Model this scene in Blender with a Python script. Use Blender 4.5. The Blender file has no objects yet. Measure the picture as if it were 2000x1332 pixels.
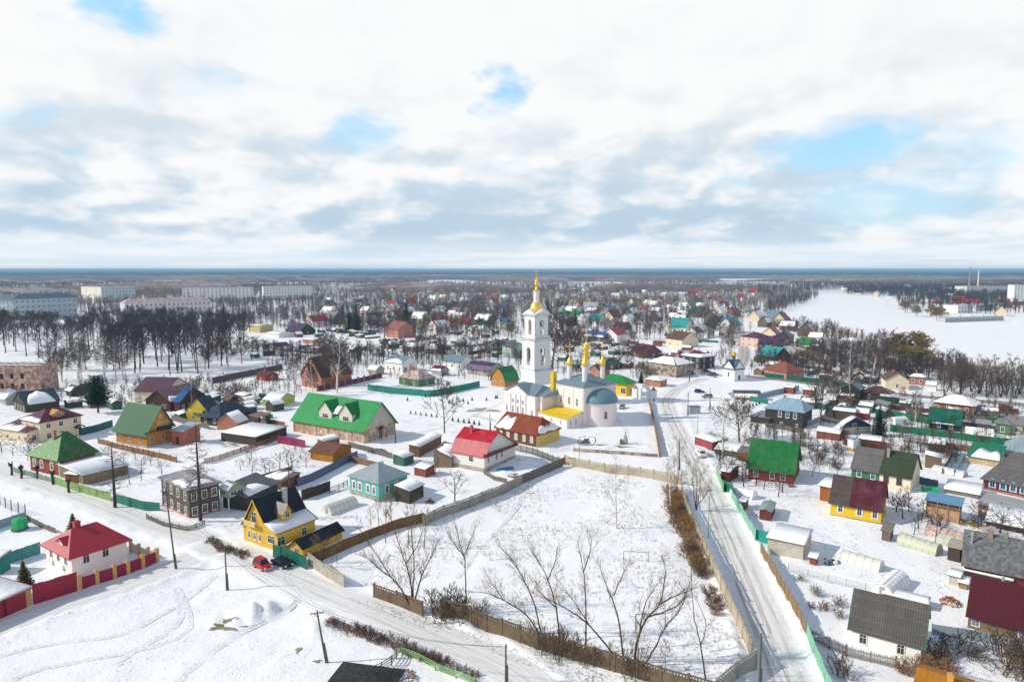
import bpy, math, random
import numpy as np
from mathutils import Vector, Matrix
R = math.radians
scene = bpy.context.scene
C = scene.collection

# ------------------------------------------------------------------ camera, sky, sun
F = 1333.0; CAMH = 50.0; PITCH = math.atan(139/F)
cam = bpy.data.cameras.new('camera'); camo = bpy.data.objects.new('camera', cam); C.objects.link(camo)
cam.sensor_width = 36.0; cam.lens = F/2000*36.0; cam.clip_start = 1.0; cam.clip_end = 200000.0
camo.location = (0, 0, CAMH); camo.rotation_euler = (R(90)-PITCH, 0, 0)
scene.camera = camo
scene.view_settings.view_transform = 'Standard'; scene.view_settings.look = 'None'
scene.view_settings.gamma = 1.0; scene.view_settings.exposure = 0.30
SUN_EL = R(33); SUN_DIR = Vector((-1.0, -0.10, 0)).normalized()      # horizontal direction towards the sun
sun = bpy.data.lights.new('sun', 'SUN'); suno = bpy.data.objects.new('sun', sun); C.objects.link(suno)
sun.energy = 3.2; sun.angle = R(0.5); sun.color = (1.0, 0.92, 0.80)
suno.rotation_euler = (Vector((-SUN_DIR.x*math.cos(SUN_EL), -SUN_DIR.y*math.cos(SUN_EL), -math.sin(SUN_EL)))).to_track_quat('-Z', 'Y').to_euler()

def pixdir(px, py):
 x = (px-1000)/F; yc = (666-py)/F
 return Vector((x, math.cos(PITCH)+yc*math.sin(PITCH), -math.sin(PITCH)+yc*math.cos(PITCH)))

world = bpy.data.worlds.new('World'); scene.world = world; world.use_nodes = True
wt = world.node_tree; wt.nodes.clear(); world.cycles.sampling_method = 'MANUAL'; world.cycles.sample_map_resolution = 256
class NT:
 """tiny helper to write node trees as expressions"""
 def __init__(s, t): s.t = t
 def n(s, typ, **kw):
  nd = s.t.nodes.new(typ)
  for k, v in kw.items(): setattr(nd, k, v)
  return nd
 def put(s, sock, v):
  if hasattr(v, 'is_output') or isinstance(v, bpy.types.NodeSocket): s.t.links.new(v, sock)
  else:
   if isinstance(v, (tuple, list)) and len(v) == 3 and sock.type == 'RGBA': v = (*v, 1)
   sock.default_value = v
 def m(s, op, a, b=0.0, c=None, clamp=False):
  nd = s.n('ShaderNodeMath', operation=op); nd.use_clamp = clamp
  s.put(nd.inputs[0], a); s.put(nd.inputs[1], b)
  if c is not None: s.put(nd.inputs[2], c)
  return nd.outputs[0]
 def vm(s, op, a, b=(0, 0, 0)):
  nd = s.n('ShaderNodeVectorMath', operation=op); s.put(nd.inputs[0], a); s.put(nd.inputs[1], b)
  return nd.outputs['Value'] if op in ('DOT_PRODUCT', 'LENGTH', 'DISTANCE') else nd.outputs[0]
 def mix(s, f, a, b, blend='MIX'):
  nd = s.n('ShaderNodeMix', data_type='RGBA', blend_type=blend)
  s.put(nd.inputs[0], f); s.put(nd.inputs[6], a); s.put(nd.inputs[7], b)
  return nd.outputs[2]
 def noise(s, vec, scale, detail=3, rough=.5, dist=0.0):
  nd = s.n('ShaderNodeTexNoise'); s.put(nd.inputs['Vector'], vec)
  nd.inputs['Scale'].default_value = scale; nd.inputs['Detail'].default_value = detail
  nd.inputs['Roughness'].default_value = rough; nd.inputs['Distortion'].default_value = dist
  return nd.outputs['Fac']
 def ss(s, v, a, b, o0=0.0, o1=1.0):
  nd = s.n('ShaderNodeMapRange', interpolation_type='SMOOTHSTEP')
  s.put(nd.inputs[0], v)
  for i, q in enumerate((a, b, o0, o1)): nd.inputs[i+1].default_value = q
  return nd.outputs[0]

w = NT(wt)
sky = w.n('ShaderNodeTexSky', sky_type='NISHITA'); sky.sun_disc = False
sky.sun_elevation = SUN_EL; sky.sun_rotation = math.atan2(SUN_DIR.x, SUN_DIR.y); sky.altitude = 150
sky.dust_density = 1.2; sky.air_density = 1.0; sky.ozone_density = 2.0
SKY_S = 0.14
tc = w.n('ShaderNodeTexCoord'); d = tc.outputs['Generated']
sep = w.n('ShaderNodeSeparateXYZ'); w.put(sep.inputs[0], d); dz = sep.outputs[2]
zz = w.m('MAXIMUM', dz, 0.0)
zw = w.m('MULTIPLY', w.m('POWER', zz, 0.62), 1.75)                 # clouds get flatter towards the horizon
comb = w.n('ShaderNodeCombineXYZ'); w.put(comb.inputs[0], sep.outputs[0]); w.put(comb.inputs[1], sep.outputs[1]); w.put(comb.inputs[2], zw)
q = comb.outputs[0]
def cloud(vec, det=6): return w.noise(vec, 2.6, det, 0.55, 0.25)
wn_ = w.n('ShaderNodeTexNoise'); w.put(wn_.inputs['Vector'], w.vm('MULTIPLY', d, (1, 1, 1.8))); wn_.inputs['Scale'].default_value = 7.0; wn_.inputs['Detail'].default_value = 4; wn_.inputs['Roughness'].default_value = .6
warp = w.vm('MULTIPLY', w.vm('SUBTRACT', wn_.outputs['Color'], (.5, .5, .5)), (.22, .22, .10))
def billow(vec): return w.m('ABSOLUTE', w.m('SUBTRACT', w.m('MULTIPLY', w.noise(vec, 7.0, 4, .5), 2.0), 1.0))
qw = w.vm('ADD', q, w.vm('MULTIPLY', warp, (.45, .45, .45)))
def height(off):
 v = w.vm('ADD', qw, off); return w.m('ADD', w.m('MULTIPLY', cloud(v, 4), 1.0), w.m('MULTIPLY', billow(v), .32))
h0 = height((0, 0, 0)); h1 = height((-.030, -.01, .045))
nb = cloud(q, 2); n2 = cloud(w.vm('ADD', q, (-.12, -.02, .17)), 2)
dw = w.vm('ADD', d, w.vm('MULTIPLY', warp, (1.0, 1.0, .8)))
SQ = {}
def blob(px, py, rad, squash=1.0):
 k = min((1.2, 2.0, 3.0, 5.5), key=lambda x: abs(x-squash))
 if k not in SQ: SQ[k] = w.vm('MULTIPLY', dw, (1, 1, k))
 c = pixdir(px, py).normalized()
 return w.ss(w.vm('DISTANCE', SQ[k], (c.x, c.y, c.z*k)), 0.0, rad*1.9, 1.0, 0.0)
gaps = None
for (gx, gy, gr, gs, ga) in ((205, 12, .06, 1.3, .9), (700, 262, .075, 1.9, .75), (860, 262, .07, 3.5, .5), (990, 195, .05, .9, .8), (1640, 285, .10, 2.6, .75), (25, 205, .06, 1.8, .6),
       (415, 168, .06, 2, .5), (1690, 405, .16, 3.2, .55), (1420, 350, .07, 2, .5), (1940, 310, .08, 2.5, .45), (1000, 320, .08, 3, .4), (520, 180, .05, 2.5, .35), (1200, 340, .07, 3, .35), (170, 300, .06, 3, .3)):
 b = w.m('MULTIPLY', blob(gx, gy, gr, gs), ga); gaps = b if gaps is None else w.m('MAXIMUM', gaps, b)
high = w.ss(dz, 0.12, 0.32)
mask = w.ss(w.m('SUBTRACT', w.m('ADD', h0, .35), gaps), .10, .60)
emb = w.m('ADD', w.m('MULTIPLY', w.m('SUBTRACT', h0, h1), 3.2), w.m('MULTIPLY', w.m('SUBTRACT', nb, n2), 1.2))
dark = None
for (gx, gy, gr, gs, ga) in ((620, 320, .09, 1.5, .32), (300, 240, .11, 1.5, .26), (900, 385, .08, 2.2, .34), (1320, 385, .12, 2.4, .36), (110, 385, .08, 1.8, .26), (100, 445, .14, 5, .40), (600, 438, .2, 7, .36),
       (1150, 452, .28, 7, .45), (1040, 400, .04, 1.2, .30), (1700, 385, .14, 2.6, .28), (1150, 110, .16, .8, .20), (440, 462, .05, 4, .25), (1900, 470, .25, 4, .22), (60, 300, .07, 2, .18), (1880, 90, .22, 1, .14), (800, 60, .15, 1, .08), (480, 330, .08, 2, .2)):
 b = w.m('MULTIPLY', blob(gx, gy, gr, gs), ga); dark = b if dark is None else w.m('ADD', dark, b)
nd_ = w.ss(nb, 0.40, 0.62)
lum = w.m('ADD', w.m('ADD', 0.91, w.m('MULTIPLY', emb, w.m('SUBTRACT', 1.0, w.m('MULTIPLY', high, .7)))), w.m('MULTIPLY', high, 0.06))
lum = w.m('SUBTRACT', lum, w.m('MULTIPLY', w.m('MULTIPLY', w.ss(dz, .02, .045), w.ss(dz, .07, .12, 1.0, 0.0)), .22))
lum = w.m('SUBTRACT', lum, w.m('MULTIPLY', w.m("MINIMUM", w.m("MULTIPLY", dark, .8), .40), w.m('ADD', 0.35, w.m('MULTIPLY', nd_, .6))))
t_ = w.ss(lum, 0.28, 1.0)
ccol = w.mix(t_, w.mix(w.ss(dz, .06, .24), (0.42, 0.54, 0.65), (0.60, 0.65, 0.69)), (0.79, 0.795, 0.80))
n0 = nb
bluecol = w.mix(w.ss(dz, 0.0, 0.2), (0.50, 0.70, 0.84), (0.34, 0.66, 0.90))
skyc = w.mix(1.0, sky.outputs[0], (SKY_S, SKY_S, SKY_S), 'MULTIPLY')
skyc = w.mix(0.7, skyc, bluecol)
allc = w.mix(mask, skyc, ccol)
horiz = w.ss(dz, 0.010, 0.060, 0.85, 0.0)                            # pale band above the horizon
streak = w.ss(w.noise(w.vm('MULTIPLY', w.vm('ADD', d, w.vm('MULTIPLY', warp, (.1, .1, .08))), (3, 3, 60)), 1.6, 4, .55), .35, .65)
allc = w.mix(horiz, allc, w.mix(streak, (0.60, 0.70, 0.78), (0.76, 0.79, 0.81)))
over = w.ss(dz, 0.36, 0.62)                                         # unseen sky overhead, set darker and bluer to cut the fill light
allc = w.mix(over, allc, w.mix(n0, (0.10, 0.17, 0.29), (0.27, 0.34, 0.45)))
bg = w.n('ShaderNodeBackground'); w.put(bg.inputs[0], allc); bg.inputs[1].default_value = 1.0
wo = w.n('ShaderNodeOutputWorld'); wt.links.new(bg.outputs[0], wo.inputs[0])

# ------------------------------------------------------------------ geometry of the view
def P(px, py, z=0.0):
 d_ = pixdir(px, py); t = (z-CAMH)/d_.z
 return Vector((d_.x*t, d_.y*t, z))
def zat(x, y, py):
 yc = (666-py)/F
 return CAMH + y*(yc*math.cos(PITCH)-math.sin(PITCH))/(math.cos(PITCH)+yc*math.sin(PITCH))
def hgt(px, pyb, pyt):
 g = P(px, pyb); return zat(g.x, g.y, pyt)

# ------------------------------------------------------------------ materials
MATS = {}
def lin(c):   # display colour -> linear
 return tuple((x/12.92 if x <= .04045 else ((x+.055)/1.055)**2.4) for x in c)
def mat(kind, col, rough=None, var=.22, dirt=None, scale=1.0, col2=None, metal=None, emit=0):
 key = (kind, tuple(col), rough, var, dirt, scale, col2, metal)
 if key in MATS: return MATS[key]
 m = bpy.data.materials.new(kind); m.use_nodes = True
 t = m.node_tree; bs = t.nodes['Principled BSDF']; s = NT(t)
 tcn = s.n('ShaderNodeTexCoord'); ob = tcn.outputs['Object']
 uvn = s.n('ShaderNodeUVMap'); uvn.uv_map = 'UVMap'
 sp = s.n('ShaderNodeSeparateXYZ'); s.put(sp.inputs[0], uvn.outputs[0]); u, v = sp.outputs[0], sp.outputs[1]
 nz = s.noise(ob, .7*scale, 5, .6); fine = s.noise(ob, 6*scale, 4, .6)
 def sc(k): return tuple(min(1, x*k) for x in col)
 base = s.mix(nz, sc(1-var), sc(1+var)); base = s.mix(s.ss(fine, .35, .7, 0, .35), base, sc(1-var*1.3))
 rgh = .8; bump = None; bs_s = .3; bd = .03; met = 0.0
 def period(x, per, wid):
  fr = s.m('FRACT', s.m('DIVIDE', x, per)); return s.m('LESS_THAN', fr, wid)
 def rnd_cell(x, y, px_, py_):
  cc = s.n('ShaderNodeCombineXYZ'); s.put(cc.inputs[0], s.m('FLOOR', s.m('DIVIDE', x, px_))); s.put(cc.inputs[1], s.m('FLOOR', s.m('DIVIDE', y, py_)))
  wn = s.n('ShaderNodeTexWhiteNoise', noise_dimensions='2D'); s.put(wn.inputs['Vector'], cc.outputs[0]); return wn.outputs['Value']
 if kind == 'boards':       # horizontal clapboard
  ln = period(v, .2, .14); base = s.mix(s.m('MULTIPLY', ln, .45), base, sc(.35)); base = s.mix(s.m('MULTIPLY', rnd_cell(u, v, 3.1, .2), .28), base, sc(.55)); bump = s.m('FRACT', s.m('DIVIDE', v, .2)); rgh = .65
 elif kind == 'logs':
  h = s.m('SINE', s.m('MULTIPLY', s.m('FRACT', s.m('DIVIDE', v, .3)), math.pi)); base = s.mix(s.ss(h, 0, .45, .7, 0), base, sc(.3)); base = s.mix(s.m('MULTIPLY', rnd_cell(u, v, 50, .3), .35), base, sc(.55)); bump = h; bd = .12; bs_s = .8  # grooves between logs carry painted shade besides the bump
 elif kind == 'planks':     # vertical boards
  ln = period(u, .16, .15); base = s.mix(s.m('MULTIPLY', ln, .6), base, sc(.3)); base = s.mix(s.m('MULTIPLY', rnd_cell(u, v, .16, 40), .45), base, sc(.45)); rgh = .85
 elif kind == 'corrugated_sheet':      # profiled sheet fence
  h = s.m('SINE', s.m('MULTIPLY', u, 2*math.pi/.25)); base = s.mix(s.ss(h, -.9, -.3, .35, 0), base, sc(.5)); base = s.mix(s.m('MULTIPLY', rnd_cell(u, v, 1.15, 40), .18), base, sc(.6)); bump = h; bd = .03; rgh = .45  # valleys of the profile get shade painted into the base colour
 elif kind == 'brick':
  b = s.n('ShaderNodeTexBrick'); s.put(b.inputs['Vector'], uvn.outputs[0]); s.put(b.inputs['Color1'], sc(1.15)); s.put(b.inputs['Color2'], sc(.75)); s.put(b.inputs['Mortar'], (.42, .38, .34))
  b.inputs['Scale'].default_value = 1.0; b.inputs['Brick Width'].default_value = .5; b.inputs['Row Height'].default_value = .16; b.inputs['Mortar Size'].default_value = .018
  base = s.mix(.55, base, b.outputs['Color'])
 elif kind == 'worn_plaster':   # plaster fallen off a brick wall
  pn = s.ss(s.noise(ob, .55, 7, .65), .44, .56); base = s.mix(pn, col2 or (.42, .2, .12), base)
  base = s.mix(s.ss(s.noise(ob, 2.1, 5, .6), .5, .62, 0, .5), base, (.3, .17, .11))
 elif kind == 'seam':
  base = s.mix(s.ss(s.noise(ob, .35, 5, .6), .45, .7, 0, .32), base, tuple(.35*x+.14 for x in col)); base = s.mix(s.ss(s.noise(s.vm('MULTIPLY', uvn.outputs[0], (2.2, .16, 1)), 1, 4, .6), .42, .68, 0, .5), base, sc(.5))
  ln = period(u, .6, .1); base = s.mix(s.m('MULTIPLY', ln, .5), base, sc(.45)); base = s.mix(s.m('MULTIPLY', rnd_cell(u, v, .6, 1.9), .22), base, sc(.6)); bump = ln; bd = .04; rgh = .42; met = .15
 elif kind == 'tile':       # pressed metal tile
  h = s.m('SINE', s.m('MULTIPLY', u, 2*math.pi/.25)); st = s.m('FRACT', s.m('DIVIDE', v, .38))
  base = s.mix(s.ss(st, 0, .2, .5, 0), base, sc(.4)); base = s.mix(s.ss(h, -1, -.4, .3, 0), base, sc(.5)); bump = s.m('ADD', st, h); bd = .03; rgh = .4  # shade of steps and troughs is put into the tile colour
 elif kind == 'slate':      # wavy asbestos cement sheets
  h = s.m('SINE', s.m('MULTIPLY', u, 2*math.pi/.3)); base = s.mix(s.ss(h, -1, .1, .6, 0), base, sc(.4))  # hollows of the wave tinted darker as painted shade
  ln = period(v, 1.5, .07); base = s.mix(s.m('MULTIPLY', ln, .5), base, sc(1.7)); base = s.mix(s.m('MULTIPLY', rnd_cell(u, v, 1.05, 1.5), .5), base, sc(.5))
  base = s.mix(s.ss(s.noise(ob, .9, 6, .65), .5, .7, 0, .55), base, col2 or sc(.6)); bump = h; bd = .06; rgh = .9
 elif kind == 'shingle':
  base = s.mix(s.m('MULTIPLY', rnd_cell(s.m('ADD', u, s.m('MULTIPLY', s.m('FLOOR', s.m('DIVIDE', v, .5)), .37)), v, .42, .5), .75), sc(1.3), sc(.45)); ln = period(v, .5, .12); base = s.mix(s.m('MULTIPLY', ln, .5), base, sc(.3)); rgh = .9
 elif kind == 'rust':
  rn = s.ss(s.noise(ob, .8, 7, .7), .42, .6); base = s.mix(rn, base, col2 or (.35, .12, .05)); ln = period(u, .6, .1); base = s.mix(s.m('MULTIPLY', ln, .4), base, sc(.5)); rgh = .75
 elif kind == 'metal': rgh = .4; met = .6
 elif kind == 'gold':
  rgh = .32; met = .45; base = s.mix(nz, sc(.85), sc(1.1))
 elif kind == 'plastic': rgh = .45
 elif kind == 'carpaint': rgh = .25; met = .2
 elif kind == 'glass_dark': rgh = .12; base = s.mix(s.ss(fine, .4, .6), sc(.7), sc(1.3))
 elif kind == 'concrete':
  base = s.mix(s.ss(s.noise(ob, .5, 6, .65), .45, .7, 0, .6), base, col2 or sc(.5)); rgh = .9; bump = fine; bd = .02
 elif kind == 'twig': base = s.mix(nz, sc(.7), sc(1.3)); rgh = .9
 elif kind == 'birch_bark':
  base = s.mix(s.ss(s.noise(s.vm('MULTIPLY', ob, (1, 1, 3)), 1.3, 4, .6), .56, .62), col, (.05, .045, .04)); rgh = .7
 elif kind == 'needles': base = s.mix(nz, sc(.6), sc(1.5)); rgh = .7
 elif kind == 'snow':
  base = s.mix(nz, sc(.96), sc(1.02)); rgh = .75; bump = s.noise(ob, 1.3, 6, .6); bd = .25; bs_s = .6
 if dirt is not None:
  base = s.mix(s.ss(s.noise(ob, 1.6, 6, .7), .48, .66, 0, .8), base, dirt)
 s.put(bs.inputs['Base Color'], base)
 bs.inputs['Roughness'].default_value = rgh if rough is None else rough
 bs.inputs['Metallic'].default_value = met if metal is None else metal
 bs.inputs['Specular IOR Level'].default_value = .25
 if bump is not None:
  bp = s.n('ShaderNodeBump'); bp.inputs['Strength'].default_value = bs_s; bp.inputs['Distance'].default_value = bd
  s.put(bp.inputs['Height'], bump); s.put(bs.inputs['Normal'], bp.outputs[0])
 MATS[key] = m; return m
SNOWC = (.90, .915, .94)
SNOW = mat('snow', SNOWC)
GLASS = mat('glass_dark', (.035, .045, .06))
GLASSB = mat('glass_dark', (.16, .20, .25))
WHITE = mat('plastic', (.78, .78, .76), rough=.6)
BRICK = mat('brick', (.42, .13, .07))
DARKW = mat('planks', (.075, .06, .05))
GREYW = mat('planks', (.23, .21, .19))
BROWNW = mat('planks', (.20, .10, .055))
CONC = mat('concrete', (.42, .40, .36), col2=(.16, .12, .09))

# ------------------------------------------------------------------ mesh building
class MB:
 def __init__(s): s.v = []; s.f = []; s.mi = []
 def face(s, pts, mi=0):
  i = len(s.v); s.v += [tuple(p) for p in pts]; s.f.append(tuple(range(i, i+len(pts)))); s.mi.append(mi)
 def mesh(s, vs, fs, mi=0):
  i = len(s.v); s.v += [tuple(p) for p in vs]
  for f in fs: s.f.append(tuple(k+i for k in f)); s.mi.append(mi)
 def box(s, x0, y0, z0, x1, y1, z1, mi=0, M=None):
  vs = [Vector((x, y, z)) for z in (z0, z1) for (x, y) in ((x0, y0), (x1, y0), (x1, y1), (x0, y1))]
  if M is not None: vs = [M @ v for v in vs]
  s.mesh(vs, [(3, 2, 1, 0), (4, 5, 6, 7), (0, 1, 5, 4), (1, 2, 6, 5), (2, 3, 7, 6), (3, 0, 4, 7)], mi)
 def bar(s, a, b, w_, h_=None, mi=0):
  a = Vector(a); b = Vector(b); h_ = h_ or w_; d_ = b-a; L = d_.length
  if L < 1e-6: return
  M = Matrix.Translation(a) @ d_.to_track_quat('Z', 'Y').to_matrix().to_4x4()
  s.box(-w_/2, -h_/2, 0, w_/2, h_/2, L, mi, M)
 def tube(s, pts, rad, n=5, mi=0, cap=True):
  pts = [Vector(p) for p in pts]; k = len(pts); i0 = len(s.v)
  d_ = (pts[-1]-pts[0]).normalized() if (pts[-1]-pts[0]).length > 1e-6 else Vector((0, 0, 1))
  a = d_.orthogonal().normalized(); b = d_.cross(a)
  for j, p in enumerate(pts):
   r = rad[j] if isinstance(rad, (list, tuple)) else rad
   for q_ in range(n):
    t = 2*math.pi*q_/n; s.v.append(tuple(p + a*(r*math.cos(t)) + b*(r*math.sin(t))))
  for j in range(k-1):
   for q_ in range(n):
    s.f.append((i0+j*n+q_, i0+j*n+(q_+1) % n, i0+(j+1)*n+(q_+1) % n, i0+(j+1)*n+q_)); s.mi.append(mi)
  if cap and n > 3:
   s.f.append(tuple(i0+(k-1)*n+q_ for q_ in range(n))); s.mi.append(mi)
   s.f.append(tuple(i0+n-1-q_ for q_ in range(n))); s.mi.append(mi)
 def lathe(s, prof, n=12, c=(0, 0), mi=0, a0=0.0):
  i0 = len(s.v)
  for (r, z) in prof:
   for q_ in range(n):
    t = a0+2*math.pi*q_/n; s.v.append((c[0]+r*math.cos(t), c[1]+r*math.sin(t), z))
  for j in range(len(prof)-1):
   for q_ in range(n):
    s.f.append((i0+j*n+q_, i0+j*n+(q_+1) % n, i0+(j+1)*n+(q_+1) % n, i0+(j+1)*n+q_)); s.mi.append(mi)
  s.f.append(tuple(i0+(len(prof)-1)*n+q_ for q_ in range(n))); s.mi.append(mi)
  s.f.append(tuple(i0+n-1-q_ for q_ in range(n))); s.mi.append(mi)
 def prism(s, poly, mp, s0, s1, mi=0):
  """poly of (t,z) extruded along s; mp(s,t,z)->xyz"""
  n = len(poly); i = len(s.v)
  for sv in (s0, s1): s.v += [tuple(mp(sv, t, z)) for (t, z) in poly]
  for k in range(n):
   s.f.append((i+k, i+(k+1) % n, i+n+(k+1) % n, i+n+k)); s.mi.append(mi)
  s.f.append(tuple(i+n-1-k for k in range(n))); s.mi.append(mi)
  s.f.append(tuple(i+n+k for k in range(n))); s.mi.append(mi)
 def data(s, name, mats, uv=True, smooth=False):
  me = bpy.data.meshes.new(name); me.from_pydata(s.v, [], s.f)
  for m in (mats if isinstance(mats, (list, tuple)) else [mats]): me.materials.append(m)
  if len(me.materials) > 1: me.polygons.foreach_set('material_index', s.mi)
  if uv and len(s.f) < 20000:
   lay = me.uv_layers.new(name='UVMap'); buf = []
   vs = s.v
   for p in me.polygons:
    n = p.normal
    if abs(n.z) > .96: ux = Vector((1, 0, 0)); vx = Vector((0, 1, 0))
    else:
     ux = Vector((-n.y, n.x, 0)).normalized(); vx = n.cross(ux)
     if vx.z < 0: vx = -vx
    for vi in p.vertices:
     q_ = Vector(vs[vi]); buf += [q_.dot(ux)+50, q_.dot(vx)+50]
   lay.data.foreach_set('uv', buf)
  if smooth: me.polygons.foreach_set('use_smooth', [True]*len(me.polygons))
  me.update(); return me
 def build(s, name, mats, parent=None, uv=True, smooth=False, loc=(0, 0, 0), rz=0.0):
  o = bpy.data.objects.new(name, s.data(name, mats, uv, smooth)); C.objects.link(o)
  if parent is not None: o.parent = parent
  o.location = loc; o.rotation_euler = (0, 0, rz); return o
def tag(o, label=None, cat=None, group=None, kind=None):
 if label: o['label'] = label
 if cat: o['category'] = cat
 if group: o['group'] = group
 if kind: o['kind'] = kind
 return o
def empty(name, loc=(0, 0, 0), rz=0.0, label=None, cat=None, group=None):
 o = bpy.data.objects.new(name, None); C.objects.link(o); o.location = loc; o.rotation_euler = (0, 0, rz)
 o.empty_display_size = .5; return tag(o, label, cat, group)
KIDS = {}
def children(o): return [c for c in bpy.data.objects if c.parent == o]
def copy_tree(o, kids=None, parent=None):
 c = o.copy(); C.objects.link(c)
 if parent is not None: c.parent = parent
 for ch in (kids[o.name] if kids is not None and o.name in kids else ([] if kids is not None else children(o))): copy_tree(ch, kids, c)
 return c
def kidmap(o):
 m_ = {}
 def rec(x):
  m_[x.name] = children(x)
  for y in m_[x.name]: rec(y)
 rec(o); return m_


# ------------------------------------------------------------------ roads, ground, river
def poly_px(pts): return [P(x, y) for x, y in pts]
def smooth_line(pts, step=2.0):
 pts = [Vector((p.x, p.y, 0)) for p in pts]; out = []
 for i in range(len(pts)-1):
  p0 = pts[max(0, i-1)]; p1 = pts[i]; p2 = pts[i+1]; p3 = pts[min(len(pts)-1, i+2)]
  n = max(2, int((p2-p1).length/step))
  for k in range(n):
   t = k/n
   out.append(.5*((2*p1)+(p2-p0)*t+(2*p0-5*p1+4*p2-p3)*t*t+(3*p1-p0-3*p2+p3)*t*t*t))
 out.append(pts[-1]); return out
ROADS = [
 # name, pixels of the centre line, width, kind, bank height
 ('street_along_field', [(1580, 1420), (1536, 1332), (1496, 1230), (1452, 1120), (1418, 1040), (1388, 970), (1358, 910), (1334, 862), (1316, 826), (1306, 800), (1304, 782), (1316, 766), (1340, 752), (1372, 741), (1400, 734)], 7.0, 'tracks', .45),
 ('village_lane', [(1120, 1420), (1000, 1310), (900, 1266), (800, 1222), (700, 1180), (620, 1148), (540, 1112), (450, 1072), (360, 1040), (270, 1012), (180, 976), (90, 945), (0, 915), (-120, 880)], 6.5, 'packed', .3),
 ('house_lane', [(-140, 1262), (0, 1222), (110, 1182), (220, 1148), (330, 1108), (420, 1068)], 5.5, 'packed', .2),
 ('main_road', [(1392, 736), (1440, 735), (1490, 738), (1560, 746), (1640, 757), (1720, 767), (1800, 775), (1900, 783), (2000, 791), (2150, 805)], 8.5, 'asphalt', .2),
 ('north_street', [(1424, 735), (1448, 712), (1455, 690), (1452, 668), (1447, 645), (1446, 625), (1450, 606)], 8.0, 'dirty', .2),
 ('foot_path', [(225, 1300), (262, 1272), (318, 1240), (352, 1205), (350, 1170), (346, 1142)], 1.1, 'path', .0),
 ('foot_path', [(0, 1282), (70, 1262), (160, 1250), (240, 1238), (345, 1180), (420, 1120)], .9, 'path', .0),
 ('foot_path', [(20, 1332), (90, 1302), (190, 1286), (300, 1262), (372, 1225), (352, 1150)], .8, 'path', .0),
 ('foot_path', [(560, 1115), (590, 1155), (560, 1190), (470, 1232), (380, 1300), (330, 1345)], 1.0, 'path', .0),
 ('foot_path', [(1040, 930), (1010, 990), (950, 1060), (900, 1120), (850, 1180)], .7, 'path', .0),
 ('foot_path', [(1262, 785), (1200, 800), (1225, 850), (1180, 880)], 1.4, 'path', .0),
 ('foot_path', [(720, 862), (800, 850), (880, 830), (950, 800), (1000, 780)], 1.6, 'path', .0),
 ('foot_path', [(1570, 1030), (1640, 1060), (1700, 1090), (1745, 1160)], .8, 'path', .0),
 ('chapel_road', [(1400, 735), (1360, 722), (1320, 712)], 7.0, 'asphalt', .1),
]
RL = [(n, smooth_line(poly_px(p), 3.0), w_, k, b) for n, p, w_, k, b in ROADS]
def seg_dist(X, Y, line):
 D = np.full(X.shape, 1e9)
 for a, b in zip(line[:-1], line[1:]):
  dx, dy = b.x-a.x, b.y-a.y; L2 = dx*dx+dy*dy+1e-9
  t = np.clip(((X-a.x)*dx+(Y-a.y)*dy)/L2, 0, 1)
  D = np.minimum(D, np.hypot(X-a.x-t*dx, Y-a.y-t*dy))
 return D
MOUNDS = [(85, 1197, 3.4, 1.9), (195, 1152, 3.5, .8), (160, 1165, 3, .7), (524, 1188, 3.0, .6), (510, 1192, 3, .55), (494, 1197, 3, .6), (478, 1203, 3, .5), (425, 1210, 3, .35), (495, 1085, 2.2, .8), (620, 1225, 3, .6), (1015, 905, 5, .9), (985, 925, 3, .5), (1190, 812+10, 4, .3), (60, 955, 4, .6), (95, 968, 3, .9), (385, 868, 4, 1.0), (905, 1215, 3, .7), (860, 1225, 3, .5), (700, 1190, 3, .4), (1560, 1100, 3, .3)]
MG = [(P(x, y), r, h) for x, y, r, h in MOUNDS]
_rs = np.random.RandomState(3)
_OCT = [(a/(6.0*1.9**k)*6.28, b/(6.0*1.9**k)*6.28, ph, 1.0*1.9**k) for k in range(-1, 4) for a, b, ph in zip(_rs.uniform(-1, 1, 5), _rs.uniform(-1, 1, 5), _rs.uniform(0, 6.28, 5))]
def hz(X, Y):
 X = np.asarray(X, dtype=float); Y = np.asarray(Y, dtype=float); h = np.zeros(X.shape)
 for a, b, ph, am in _OCT: h += .022*am**.75*np.sin(a*X+b*Y+ph)
 h = h*.8
 near = np.hypot(X, Y) < 520
 rd = np.ones(X.shape); bank = np.zeros(X.shape)
 for n, line, w_, k, b in RL:
  if k == 'path': continue
  dd = seg_dist(X, Y, line)
  rd = np.minimum(rd, np.clip((dd-w_/2-.4)/1.8, 0, 1))
  bank += b*np.exp(-((dd-w_/2-1.3)/.75)**2)*(1+.5*np.sin(X*1.7+Y*1.1)+.35*np.sin(X*.6-Y*2.3))
 h = h*rd + bank*.8
 for g, r, hh in MG:
  h += hh*np.exp(-((X-g.x)**2+(Y-g.y)**2)/(r*r/2))*(1+.25*np.sin(X*2.3+Y)+.2*np.sin(Y*3.1-X))*rd
 fade = np.clip((560-np.hypot(X, Y))/120, 0, 1)
 return h*fade
def hz1(x, y): return float(hz(np.array([x]), np.array([y]))[0])

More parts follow.
